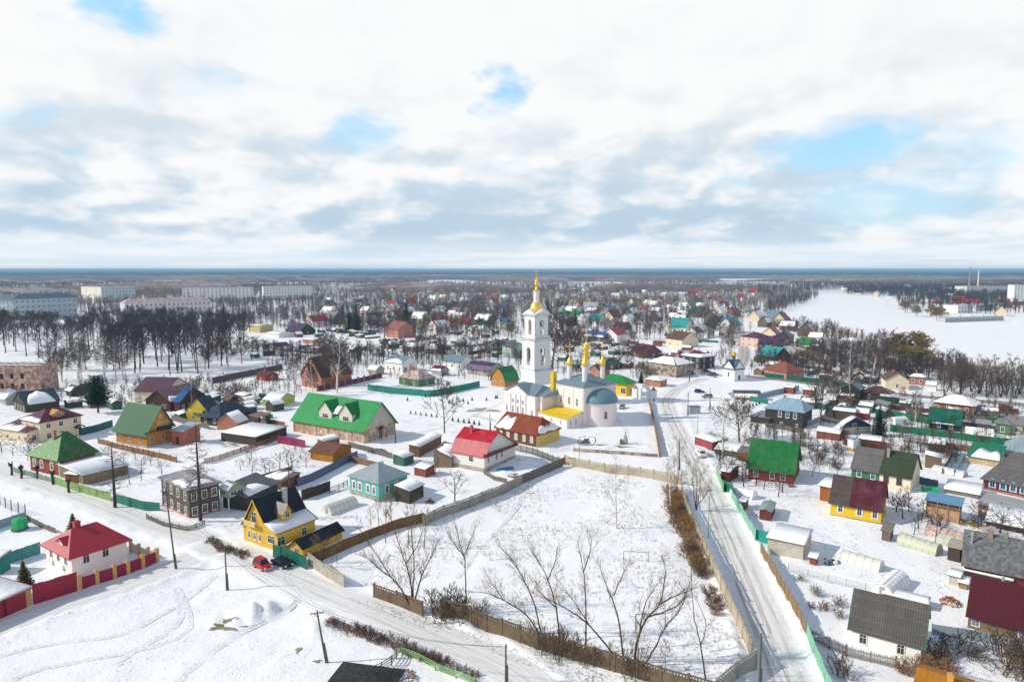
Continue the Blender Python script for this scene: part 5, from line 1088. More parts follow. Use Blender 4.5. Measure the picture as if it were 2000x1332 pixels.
fence('sheet_fence', 'green picket gate fence between sauna hut and snowy greenhouse', [(1414, 958), (1428, 968), (1434, 977)], 2.2, GRNF, 'sheet', (.1, 2.0), 2.4)
fence('sheet_fence', 'long mint green sheet fence descending along the street', [(1429, 975), (1446, 1004), (1460, 1030), (1475, 1056)], 1.9, MINT, 'sheet', (.1, 2.0), 2.4)
fence('sheet_fence', 'short teal sheet fence joining the mint fence to the concrete garage', [(1475, 1054), (1500, 1062)], 2.1, SH((.02, .32, .26)), 'sheet', (.1, 2.1), 2.4)
fence('wood_fence', 'brown plank fence along the street below the concrete garage', [(1486, 1082), (1510, 1124), (1532, 1164), (1556, 1208), (1574, 1244)], 1.8, mat('planks', (.32, .21, .11)), 'plank', (.14, 1.8), 2.4)
fence('sheet_fence', 'pale mint sheet fence along the street in the bottom right', [(1575, 1248), (1590, 1285), (1606, 1325), (1630, 1380)], 1.9, MINT, 'sheet', (.1, 1.9), 2.4)
fence('picket_fence', 'dark picket fence in front of the white cottage', [(1580, 1252), (1620, 1270), (1652, 1284)], 1.6, mat('planks', (.13, .11, .10)), 'picket', (.12, 1.7), 2.4)
fence('picket_fence', 'grey-brown picket fence touching the white cottage corner', [(1654, 1285), (1700, 1297), (1750, 1308)], 1.5, mat('planks', (.30, .26, .22)), 'picket', (.12, 1.6), 2.4)
fence('sheet_fence', 'bluish sheet fence between the white cottage and the maroon roofed house', [(1820, 1238), (1870, 1246), (1930, 1256), (2010, 1276)], 1.5, SH((.34, .42, .47)), 'sheet', (.1, 1.6), 2.6)
fence('picket_fence', 'white picket fence above the orange roof', [(1840, 1322), (1890, 1334), (1960, 1352)], 1.0, mat('planks', (.5, .48, .44)), 'picket', None, 2.4)
fence('sheet_fence', 'very long dark green sheet fence in front of the small black board house', [(1738, 842), (1800, 850), (1870, 859), (1940, 868), (1985, 873)], 2.2, GRNF, 'sheet', None, 3.0)
fence('sheet_fence', 'dark green sheet fence behind the snowy greenhouse dome', [(1722, 812), (1760, 818), (1800, 826), (1815, 829)], 2.2, GRNF, 'sheet', None, 3.0)
fence('sheet_fence', 'green sheet fence right of the orange-brown hip roofed house', [(1884, 820), (1915, 824), (1950, 828)], 2.2, GRNF, 'sheet', None, 3.0)
fence('sheet_fence', 'dark green sheet fence in front of the red-roofed log house at the crossroads', [(1493, 736), (1530, 741), (1562, 745), (1600, 748), (1655, 757)], 2.0, SH((.012, .13, .085)), 'sheet', None, 3.0)
fence('sheet_fence', 'grey-blue sheet fence below the row of tiny conifers', [(1480, 779), (1515, 771), (1560, 762)], 2.0, BLG, 'sheet', (.12, 2.1), 2.6)
fence('sheet_fence', 'teal sheet fence behind the pale blue roof', [(1465, 783), (1480, 786), (1500, 790)], 2.0, TEALF, 'sheet', None, 2.6)
fence('wood_fence', 'grey plank fence under the blackened log house', [(1495, 834), (1530, 839), (1570, 847)], 1.5, GPL, 'plank', (.12, 1.6), 2.4)
fence('sheet_fence', 'pale blue sheet fence right of the blackened log house', [(1573, 832), (1590, 828), (1612, 818)], 1.8, BLG, 'sheet', (.1, 1.9), 2.6)
fence('wood_fence', 'grey board fence behind the blue gable garden house', [(1600, 822), (1640, 826), (1660, 828)], 1.6, GPL, 'plank', None, 2.6)
fence('wire_fence', 'thin wire fence across the right gardens below the long green fence', [(1745, 851), (1820, 862), (1900, 873), (1950, 880)], 1.2, mat('metal', (.2, .2, .2)), 'wire', (.08, 1.3), 3.0)
fence('wire_fence', 'wire fence crossing the snow above the white cottage', [(1540, 1115), (1617, 1137), (1690, 1155), (1780, 1180), (1815, 1188)], 1.2, mat('metal', (.3, .3, .3)), 'wire', (.07, 1.3), 3.5)
fence('sheet_fence', 'blue-grey plank fence right of the cream semi-detached house', [(1795, 945), (1812, 949), (1832, 953)], 1.8, mat('planks', (.12, .15, .20)), 'plank', None, 2.4)
fence('railing_fence', 'grey plank railing beside the black roof at the bottom edge', [(705, 1328), (745, 1312), (765, 1299), (783, 1272)], 1.3, GPL, 'rail', (.12, 1.4), 2.0)
fence('railing_fence', 'light green railing fence beside the lane at the bottom edge', [(785, 1277), (820, 1290), (850, 1306), (890, 1322), (926, 1338)], 1.0, mat('planks', (.30, .55, .22)), 'rail', (.12, 1.1), 2.6)
fence('low_fence', 'row of white kerb posts and chain in the church yard', [(925, 813), (945, 818), (967, 824)], .9, mat('metal', (.5, .5, .5)), 'wire', (.12, 1.0), 2.0)


# ------------------------------------------------------------------ trees
def bare_tree(seed, H_, kind='round', dens=1.0, tw=.022, lev=3):
 """returns trunk MB and crown MB of a leafless tree of height H_"""
 rnd = random.Random(seed); T = MB(); K = MB()
 def path(p, d_, L, n, wob, up):
  pts = [p.copy()]; d_ = d_.normalized()
  for i in range(n):
   d_ = (d_+Vector((rnd.uniform(-wob, wob), rnd.uniform(-wob, wob), rnd.uniform(-wob, wob)+up))).normalized(); pts.append(pts[-1]+d_*(L/n))
  return pts
 cfg = dict(round=(.20, .35, 1.0, .10, .55), lime=(.34, .3, .8, .12, .38), birch=(.28, .12, .75, .05, .34), willow=(.05, .25, .9, .12, .5), poplar=(.2, .1, .6, .2, .22), fruit=(.22, .3, 1.1, .02, .75), bush=(.0, .3, .9, .1, .6), sparse=(.45, .2, .7, .1, .35))[kind]
 cb, wob, ang, up, spread = cfg
 def child(p, d_, L, r, level, mb_):
  n = 3 if level < 3 else 2; pts = path(p, d_, L, n, .18 if level < 3 else .25, (up if kind != 'birch' or level < 2 else -.12))
  rr = [max(tw*.55, r*(1-.75*i/n)) for i in range(n+1)]; mb_.tube(pts, rr, 3 if level > 1 else 4, cap=False)
  if level >= lev: return
  k = int((5.2 if level == 1 else 4.6)*dens+rnd.random())
  for i in range(k):
   t = rnd.uniform(.25, 1.0); q_ = pts[min(n-1, int(t*n))].lerp(pts[min(n, int(t*n)+1)], t*n-int(t*n)) if t < 1 else pts[-1]
   base = (pts[-1]-pts[0]).normalized(); side = Vector((rnd.gauss(0, 1), rnd.gauss(0, 1), rnd.gauss(.1, .7))).normalized()
   dd = (base*rnd.uniform(.5, 1.0)+side*ang*.75).normalized()
   child(q_, dd, L*rnd.uniform(.38, .62)*(1.15-t*.45), max(tw, r*.5), level+1, K)
 stems = 1 if kind not in ('willow', 'bush') else (3 if kind == 'willow' else 9)
 for s_ in range(stems):
  lean = Vector((rnd.uniform(-1, 1), rnd.uniform(-1, 1), 0))*(0.03 if stems == 1 else (.30 if kind == 'willow' else .6))
  Ht = H_*(1 if stems == 1 else rnd.uniform(.7, 1)); r0 = max(.05, H_*(.016 if kind != 'fruit' else .025))*(1 if stems == 1 else .75)
  if kind == 'bush': r0 = .04
  n = 7; pts = path(Vector((rnd.uniform(-.1, .1)*stems, rnd.uniform(-.1, .1)*stems, -.2)), Vector((lean.x, lean.y, 1)), Ht*.93, n, .07 if stems == 1 else .12, .08)
  T.tube(pts, [r0*(1-.92*(i/n)**.9)+.015 for i in range(n+1)], 6 if kind != 'bush' else 3, cap=False)
  nb_ = int((15 if kind in ('birch', 'poplar') else 12)*dens*(1 if stems == 1 else .65)); nb_ = max(4, nb_)
  for i in range(nb_):
   t = cb+(1-cb)*(i+rnd.random())/nb_; t = min(t, .985); k = t*n; q_ = pts[int(k)].lerp(pts[min(n, int(k)+1)], k-int(k))
   a = i*2.4+rnd.uniform(-.5, .5); el = rnd.uniform(.35, .9)+(.35 if kind in ('poplar', 'lime') else 0)+t*.3
   d_ = Vector((math.cos(a), math.sin(a), el)); L = H_*spread*(1.0-.62*((t-cb)/(1-cb)))*rnd.uniform(.75, 1.1)
   if kind == 'lime': L = H_*spread*math.sin(math.pi*(.25+.72*(t-cb)/(1-cb)))*rnd.uniform(.8, 1.1)
   child(q_, d_, L, r0*(.42-.25*t), 1, K if t > cb+.1 and kind != 'birch' else (T if kind == 'birch' else K))
 return T, K
def conifer(seed, H_, kind='spruce', nb_=26):
 rnd = random.Random(seed); T = MB(); K = MB(); T.tube([(0, 0, -.2), (0, 0, H_*.5), (0, 0, H_*.97)], [H_*.018+.05, H_*.011+.03, .02], 6, cap=False)
 lo = .06 if kind == 'spruce' else .25
 for i in range(nb_):
  t = lo+(1-lo)*i/nb_; z = H_*t; R_ = H_*(.26 if kind == 'spruce' else .30)*((1-t)**.85+.03) if kind == 'spruce' else H_*.30*math.sqrt(max(.02, 1-((t-.5)/.52)**2))
  k = max(5, int(11*(1-t*.55)))
  for j in range(k):
   a = j*2*math.pi/k+i*.7+rnd.uniform(-.25, .25); L = R_*rnd.uniform(.7, 1.12); d_ = Vector((math.cos(a), math.sin(a), 0)); sd = Vector((-math.sin(a), math.cos(a), 0))
   droop = -.35 if kind == 'spruce' else .15; m = max(3, int(L/.45))
   for q_ in range(m):
    u = (q_+.5)/m; c = Vector((0, 0, z))+d_*(L*u)+Vector((0, 0, L*droop*u*u+rnd.uniform(-.08, .08)))
    wd = (.30+.25*L*(1-u))*rnd.uniform(.7, 1.2)*min(1.0, .35+H_/14); ln = L/m*1.1
    for sg in (-1, 1): K.face([c, c+d_*ln*.9+Vector((0, 0, -.06)), c+d_*ln*.5+sd*sg*wd+Vector((0, 0, rnd.uniform(-.35, .0)*wd)), c-d_*ln*.1+sd*sg*wd*.6+Vector((0, 0, -.25*wd))])
    if q_ % 2 == 0: K.face([c, c+d_*ln, c+d_*ln*.8+Vector((0, 0, -wd*.8)), c+Vector((0, 0, -wd*.6))])
 K.face([(0, 0, H_), (.08*H_/8, 0, H_*.93), (-.08*H_/8, 0, H_*.93)])
 return T, K
def larch(seed, H_):
 rnd = random.Random(seed); T = MB(); K = MB(); T.tube([(0, 0, -.2), (0, 0, H_*.5), (rnd.uniform(-.2, .2), 0, H_)], [H_*.02+.04, H_*.013+.02, .03], 6, cap=False)
 for i in range(46):
  t = .22+.76*i/46; a = i*2.4; L = H_*.26*(1-t)**.7+.4
  d_ = Vector((math.cos(a), math.sin(a), rnd.uniform(-.1, .3))); p = Vector((0, 0, H_*t)); pts = [p, p+d_*L*.5, p+d_*L+Vector((0, 0, L*.1))]; K.tube(pts, [.05, .03, .02], 3, cap=False)
  for j in range(int(4+L*3)):
   u = rnd.uniform(.2, 1); q_ = p+d_*L*u; e = q_+Vector((rnd.uniform(-.5, .5), rnd.uniform(-.5, .5), rnd.uniform(-.45, .2)))*.9; K.tube([q_, e], [.022, .014], 3, cap=False)
 return T, K
BARKD = mat('twig', (.055, .045, .04)); BARKB = mat('twig', (.12, .085, .055)); BARKW = mat('birch_bark', (.62, .60, .56)); TWD = mat('twig', (.065, .052, .052)); TWB = mat('twig', (.115, .078, .052)); TWG = mat('twig', (.23, .17, .07)); TWR = mat('twig', (.19, .11, .08))
TWP = mat('twig', (.085, .066, .064)); NEED = mat('needles', (.018, .045, .028)); NEEDO = mat('needles', (.10, .095, .02)); NEEDP = mat('needles', (.03, .06, .025)); RUSTN = mat('twig', (.33, .19, .07)); LARM = mat('twig', (.13, .085, .045))
PROTO = {}
KK = dict(park=('lime', BARKD, TWD, 1.35, .058, 3), round=('round', BARKB, TWP, 1.3, .045, 3), brown=('round', BARKB, TWB, 1.5, .05, 3), birch=('birch', BARKW, TWP, 1.5, .035, 3), willow=('willow', BARKB, TWG, 1.3, .045, 3), willowd=('willow', BARKD, mat('twig', (.125, .10, .085)), 1.1, .035, 3), golden=('round', BARKB, TWG, 2.1, .075, 3),
  poplar=('poplar', BARKB, TWP, 1.0, .03, 3), fruit=('fruit', BARKD, BARKD, .8, .028, 3), bush=('bush', BARKB, TWB, .9, .022, 2), rbush=('bush', TWR, TWR, 1.1, .022, 2), ybush=('bush', RUSTN, RUSTN, .85, .018, 3), fg=('sparse', BARKB, TWG, .95, .016, 4), fgw=('willow', BARKB, TWG, .85, .017, 4), white=('birch', BARKW, mat('twig', (.30, .27, .24)), .8, .014, 4))
KH = dict(park=22, round=13, brown=14, birch=17, willow=12, willowd=12, golden=15, poplar=20, fruit=5, bush=2.2, rbush=1.2, ybush=2.4, fg=13, fgw=12, white=14)
NV = dict(park=4, birch=3, round=4, willow=2, fruit=3, fg=4, bush=3, ybush=3)
def proto(kind, v):
 key = (kind, v)
 if key not in PROTO:
  if kind in ('spruce', 'pine', 'ospruce'):
   T, K = conifer(v*7+3, {'spruce': 12, 'pine': 11, 'ospruce': 5}[kind], 'pine' if kind == 'pine' else 'spruce'); mt = (BARKD, {'spruce': NEED, 'pine': NEEDP, 'ospruce': NEEDO}[kind])
  elif kind == 'larch': T, K = larch(v+5, 12); mt = (BARKD, LARM)
  else:
   k, bm, tm, de, tw, lv = KK[kind]; T, K = bare_tree(v*31+len(kind)*7+1, KH[kind], k, de, tw, lv); mt = (bm, tm)
  PROTO[key] = (T.data('trunk', mt[0], uv=False, smooth=True), K.data('crown', mt[1], uv=False), {'spruce': 12, 'pine': 11, 'ospruce': 5, 'larch': 12}.get(kind) or KH[kind])
 return PROTO[key]
TR = random.Random(11)
NM = dict(park='park_tree', round='bare_tree', brown='bare_tree', birch='birch_tree', willow='willow_tree', willowd='willow_tree', golden='willow_tree', poplar='poplar_tree', fruit='fruit_tree', bush='bush', rbush='bush', ybush='dry_bush', spruce='spruce_tree', pine='pine_tree', ospruce='spruce_tree', larch='larch_tree', fg='bare_tree', fgw='bare_tree', white='birch_tree')
def tree(kind, px, py, top=None, h=None, label=None, group=None, v=None, lean=None, at=None, wide=1.0, parts=True, rot=None):
 v = TR.randrange(NV.get(kind, 2)) if v is None else v
 T, K, H0 = proto(kind, v)
 g = P(px, py) if at is None else Vector((at[0], at[1], 0))
 if h is None: h = zat(g.x, g.y, top)
 s_ = h/H0; nm = NM[kind]; cat = 'bush' if 'bush' in nm else 'tree'
 z = hz1(g.x, g.y)*.6 if g.y < 450 else 0
 rz = TR.uniform(0, 6.28) if rot is None else rot
 root = empty(nm, (g.x, g.y, z), rz, label, cat, group); root.scale = (s_*wide, s_*wide, s_)
 if lean: root.rotation_mode = 'QUATERNION'; root.rotation_quaternion = Matrix.Rotation(lean[1], 4, Vector((math.sin(lean[0])*-1, math.cos(lean[0]), 0))).to_quaternion() @ root.rotation_euler.to_quaternion()
 for n_, me in (('trunk', T), ('crown', K)):
  o = bpy.data.objects.new(n_, me); C.objects.link(o); o.parent = root
 return root
# --- slender trees along the lane fence: stems follow their real bends, side shoots grow in all directions
BARKS = mat('twig', (.075, .052, .036)); TWS = mat('twig', (.15, .105, .05))
def stem_tree(base, stems, label, r0=.16, dens=1.0, seed=0, name='bare_tree', bm=None, tm=None):
 rnd = random.Random(seed); q = lambda x, y: (586+x/2.132, 998+y/2.132)
 g = P(*q(*base)); T = MB(); K = MB()
 def w3(x, y, dy): px, py = q(x, y); d_ = pixdir(px, py); t = (g.y+dy)/d_.y; return Vector((d_.x*t-g.x, dy, CAMH+d_.z*t))
 def shoot(p, d_, L, r, lv):
  pts = [p]; d_ = d_.normalized()
  for i in range(3): d_ = (d_+Vector((rnd.uniform(-.2, .2), rnd.uniform(-.2, .2), rnd.uniform(-.08, .22)))).normalized(); pts.append(pts[-1]+d_*L/3)
  K.tube(pts, [r, r*.7, r*.5, .010], 3, cap=False)
  if lv < 2:
   for k in range(rnd.randint(3, 5)): t = rnd.uniform(.25, 1)*3; a = min(2, int(t)); shoot(pts[a].lerp(pts[a+1], t-a), d_+Vector((rnd.uniform(-.8, .8), rnd.uniform(-.8, .8), rnd.uniform(-.3, .6))), L*rnd.uniform(.35, .6), r*.6, lv+1)
 for si, st in enumerate(stems):
  slope = rnd.uniform(-.5, .5); n = len(st); pts = []
  for i, (x, y) in enumerate(st): h_ = (base[1]-y)/2.132/15; pts.append(w3(x, y, slope*h_*.5+.25*math.sin(i*2.1+si)*(i > 0)))
  cr = []
  for i in range(n-1):
   p0, p1, p2, p3 = pts[max(0, i-1)], pts[i], pts[i+1], pts[min(n-1, i+2)]
   for k in range(4): t = k/4; cr.append(.5*((2*p1)+(p2-p0)*t+(2*p0-5*p1+4*p2-p3)*t*t+(3*p1-p0-3*p2+p3)*t*t*t)+Vector((rnd.uniform(-.06, .06), rnd.uniform(-.06, .06), 0)))
  cr.append(pts[-1]); m = len(cr)-1; ra = r0*(1 if si == 0 or st[0] == base else .62)
  T.tube(cr, [ra*.82*(1-.9*(i/m)**.8)+.014 for i in range(m+1)], 6, cap=False)
  for i in range(int(m*1.5*dens)):
   t = rnd.uniform(.22 if st[0] == base else .1, 1)*m; a = min(m-1, int(t)); up = (cr[a+1]-cr[a]).normalized(); shoot(cr[a].lerp(cr[a+1], t-a), up*.8+Vector((rnd.uniform(-1, 1), rnd.uniform(-1, 1), rnd.uniform(0, .6)))*.8, rnd.uniform(1.0, 2.6)*(1.2-.5*t/m), ra*.16*(1.2-t/m)+.009, 0)
 rt = empty(name, (g.x, g.y, 0), 0, label, 'tree'); T.build('trunk', bm or BARKS, rt, uv=False, smooth=True); K.build('crown', tm or TWS, rt, uv=False)
stem_tree((465, 415), [[(465, 415), (462, 300), (440, 220), (400, 100), (365, -10)], [(465, 415), (472, 300), (475, 200), (462, 60), (480, -30)], [(465, 415), (425, 330), (380, 275), (290, 140), (235, 60)], [(465, 415), (495, 310), (515, 250), (560, 160), (580, 115)], [(380, 275), (330, 240), (290, 200), (240, 180)], [(440, 220), (500, 120), (520, 20)]], 'large many-stemmed bare willow behind the short brown concrete piece by the lane', .17, 1.2, 1)
stem_tree((690, 405), [[(690, 405), (690, 290), (682, 185), (655, 95), (640, 20)], [(682, 185), (630, 120), (600, 50)], [(682, 185), (715, 110), (730, 60)]], 'slender bare tree rising from the left end of the long dark concrete fence', .14, 1.1, 2)
stem_tree((1000, 512), [[(1000, 512), (940, 430), (850, 372), (780, 342), (705, 335)], [(850, 372), (805, 310), (778, 265)]], 'bare tree leaning far to the left over the long dark concrete fence', .14, 1.1, 3)
stem_tree((1006, 512), [[(1006, 512), (965, 355), (905, 240), (850, 165), (822, 145)], [(905, 240), (880, 200), (790, 205)]], 'tall thin bare tree bending left beside the strongly leaning one', .13, 1, 4)
stem_tree((1080, 545), [[(1080, 545), (1066, 400), (1032, 285), (985, 195), (950, 150)], [(1032, 285), (1062, 210), (1072, 150)], [(1066, 400), (1010, 350), (985, 320)]], 'tall bare tree in the middle of the row along the dark concrete fence', .15, 1, 5)
stem_tree((1190, 605), [[(1190, 605), (1189, 400), (1181, 255), (1155, 130)], [(1181, 255), (1208, 170), (1215, 110)]], 'straight thin bare tree with fine upright top along the dark concrete fence', .14, 1.3, 6)
stem_tree((1350, 632), [[(1350, 632), (1322, 430), (1275, 310), (1248, 225)], [(1305, 350), (1335, 280), (1365, 225)]], 'smooth olive-barked bare tree left of the big forked one', .15, .9, 7)
stem_tree((1322, 615), [[(1322, 615), (1205, 475), (1120, 412), (1050, 376), (985, 350)], [(1205, 475), (1140, 375), (1085, 300)]], 'bare tree leaning far left across the row from the big forked one', .15, 1, 8)
stem_tree((1390, 642), [[(1390, 642), (1410, 520), (1450, 440), (1500, 380), (1520, 260), (1508, 185)], [(1450, 440), (1550, 405), (1605, 350), (1622, 295)], [(1500, 385), (1570, 350), (1640, 325)], [(1410, 520), (1440, 380), (1490, 300)]], 'big forked bare tree spreading right in front of the lower football goal', .19, 1.3, 9)
stem_tree((1425, 655), [[(1425, 655), (1480, 565), (1520, 485), (1580, 410), (1610, 350)]], 'bare stem bending right beside the big forked tree', .14, 1.1, 10)
stem_tree((1690, 705), [[(1690, 705), (1665, 545), (1638, 420), (1630, 240)], [(1665, 560), (1690, 480), (1655, 370)]], 'lone thin dark bare tree near the corner of the field', .12, .7, 11)
# --- single trees that can be told apart
tree('white', 1205, 1033, 880, label='lone white birch standing inside the snowy field', v=0, wide=.75)
tree('white', 1310, 1000, 870, label='thin birch at the upper right corner of the field by the dry bushes', v=1, wide=.7)
tree('fgw', 1358, 998, 880, label='forked willow stems above the dry bushes beside the street', v=0, wide=.8)
tree('fgw', 1322, 960, 850, label='pale many-stemmed saplings at the far corner of the field', v=0, wide=.6)
tree('white', 1412, 905, 772, label='big white-limbed birch on the right of the street', v=0, wide=1.15)
tree('brown', 1445, 862, 778, label='wide brown bare tree behind the big white-limbed birch', wide=1.5)
tree('larch', 225, 991, 862, label='leafless brown larch beside the lane and yellow-green fence', v=0, wide=1.1)
tree('larch', 392, 1020, 826, label='tall thin leafless larch rising in front of the dark log house', v=1, wide=.8)
tree('round', 868, 847, 737, label='tall bare tree with forked trunk in front of the church facade', v=1, wide=.85)
tree('fruit', 888, 980, 925, label='bent leaning fruit tree stump on the slope below the white gambrel house', v=0)
tree('fruit', 850, 930, 895, label='twisted low fruit tree left of the white gambrel house', v=1)
tree('birch', 374, 801, 738, label='white twin birch in front of the blue and pinkish roofs', v=0, wide=.8)
tree('pine', 192, 806, 731, label='big dark green pine behind the maroon hip roof', v=0, wide=1.1)
tree('ospruce', 48, 1144, 1092, label='small olive green spruce beside the white house', v=0, wide=1.15)
tree('ospruce', 144, 1050, 1000, label='pale yellowish bush-like conifer behind the white house roof', v=1, wide=1.2)
tree('spruce', 1716, 852, 789, label='dark spruce beside the blue gable garden house', v=0, wide=1.15)
tree('spruce', 438, 640, 588, label='dark spruce at the right end of the park grove', v=1)
tree('spruce', 696, 645, 592, label='broad dark spruce left of the red brick gabled house', v=0, wide=1.1)
tree('spruce', 794, 640, 585, label='tall dark spruce behind the red brick gabled house', v=1, wide=1.0)
tree('spruce', 683, 650, 605, label='lower dark spruce joined to the broad one by the red roofs', v=1, wide=1.4)
tree('spruce', 1252, 748, 722, label='dark round-topped conifer beside the yellow church lodge', v=0, wide=1.1)
tree('larch', 751, 668, 590, label='brownish leafless larch in front of the red brick gabled house', v=0, wide=.6)
tree('golden', 1790, 718, 653, label='wide yellowish-brown willow by the frozen river', v=0, wide=1.5)
tree('golden', 1755, 715, 655, label='round yellowish-brown willow left of the widest willow by the river', v=0, wide=1.2)
tree('birch', 658, 767, 650, label='bare birch towering beside the brick mansion fence', v=1, wide=1.1)
tree('round', 655, 760, 655, label='dense bare tree behind the birch at the brick mansion fence', v=2, wide=1.0)
tree('birch', 575, 775, 690, label='white birch standing before the brick mansion gable', v=2, wide=.8)
tree('birch', 612, 772, 700, label='second white birch before the brick mansion, right of the first', v=0, wide=.8)
tree('round', 1078, 720, 600, label='broad brown bare tree directly right of the bell tower', v=3, wide=1.0)
tree('brown', 1110, 715, 625, label='reddish brown bare tree right of the bell tower beyond the left cupola', v=0, wide=1.1)
tree('round', 1600, 840, 700, label='tall dark bare tree by the arched garage right of the pale blue roof', v=0, wide=.7)
tree('birch', 1660, 790, 655, label='thin white birch before the grey-blue roofed log house', v=1, wide=.6)
tree('round', 1716, 745, 650, label='dark wide bare tree with olive crown by the river bank houses', v=2, wide=1.0)
tree('birch', 1705, 740, 640, label='pale birch in front of the dark olive-crowned bare tree', v=2, wide=.9)
tree('fruit', 1962, 836, 800, label='dark fruit tree by the small green glazed hut at the right edge', v=2, wide=1.2)
tree('birch', 1786, 843, 760, label='leaning white birch behind the long dark green fence', v=0, wide=.6)
for i, (x, y) in enumerate(((23, 928), (42, 934), (74, 935), (104, 946), (135, 962))):      # pollarded stumps
 g = P(x, y); rt = empty('pollard_tree', (g.x, g.y, hz1(g.x, g.y)*.6), i, ['dark pollarded stump furthest left along the lane', 'dark pollarded stump second from the left along the lane', 'leaning pollarded stump in front of the red-brown board house', 'short pollarded stump against the start of the yellow-green fence', 'tall pollarded stump in front of the yellow-green fence'][i], 'tree', 'pollarded stumps along the lane')
 m_ = MB(); Hh = 2.6; m_.tube([(0, 0, -.2), (.1, 0, Hh*.5), (0, .1, Hh)], [.3, .24, .32], 7); m_.build('trunk', BARKD, rt, uv=False)
 m_ = MB(); rr = random.Random(i)
 for k in range(14): a = rr.uniform(0, 6.28); m_.tube([(.2*math.cos(a), .2*math.sin(a), Hh-.3), (.5*math.cos(a), .5*math.sin(a), Hh+rr.uniform(0, .5)), (.55*math.cos(a), .55*math.sin(a), Hh+rr.uniform(.3, .9))], [.14, .1, .03], 4, cap=False)
 m_.build('crown', BARKD, rt, uv=False)
def scatter(kinds, pts_poly=None, n=0, hr=(8, 12), labels=None, group=None, jit=0, seed=1, wide=(.9, 1.2), minsep=3.0, avoid=True):
 rnd = random.Random(seed); placed = []; tries = 0
 xs = [p[0] for p in pts_poly]; ys = [p[1] for p in pts_poly]
 def inside(x, y):
  c = False; j = len(pts_poly)-1
  for i in range(len(pts_poly)):
   if ((ys[i] > y) != (ys[j] > y)) and (x < (xs[j]-xs[i])*(y-ys[i])/(ys[j]-ys[i])+xs[i]): c = not c
   j = i
  return c
 while len(placed) < n and tries < n*60:
  tries += 1; x = rnd.uniform(min(xs), max(xs));
  if rnd.random() < .5: y = rnd.uniform(min(ys), max(ys))
  else: y0, y1 = min(ys), max(ys); u = rnd.random(); y = 527+1/((1-u)/(y0-527)+u/(y1-527))
  if not inside(x, y): continue
  g = P(x, y)
  if any((g-q_).length < minsep for q_ in placed): continue
  if avoid and blocked(g.x, g.y): continue
  placed.append(g); k = rnd.choice(kinds); TR.seed(seed*1000+len(placed))
  lb = labels if isinstance(labels, str) else labels[k]
  if n > 12:
   l2 = lb+', %s %s part' % (('left', 'middle', 'right')[min(2, int(3*(x-min(xs))/(max(xs)-min(xs)+1)))], 'front' if y > (min(ys)+max(ys))/2 else 'back')
   if len(l2.split()) <= 16: lb = l2
  tree(k, x, y, h=rnd.uniform(*hr), label=lb, group=group, wide=rnd.uniform(*wide))
 return placed
FOOT = []
def collect_foot():
 for o in bpy.data.objects:
  if o.parent is None and '_d' in o: Lx, Ly, _, _ = o['_d']; FOOT.append((o.location.x, o.location.y, o.rotation_euler.z, Lx/2+.6, Ly/2+.6))
 FOOT.append((ca.x+cex.x*8+cey.x*14, ca.y+cex.y*8+cey.y*14, cth, 14, 24))
RARR = [(np.array([[p.x, p.y] for p in line]), w_) for _, line, w_, _, _ in RL]
def blocked(x, y):
 for cx, cy, th, hx, hy in FOOT:
  dx, dy = x-cx, y-cy; a = dx*math.cos(th)+dy*math.sin(th); b = -dx*math.sin(th)+dy*math.cos(th)
  if abs(a) < hx and abs(b) < hy: return True
 for arr, w_ in RARR:
  if np.min(np.hypot(arr[:, 0]-x, arr[:, 1]-y)) < w_/2+.8: return True
 return False


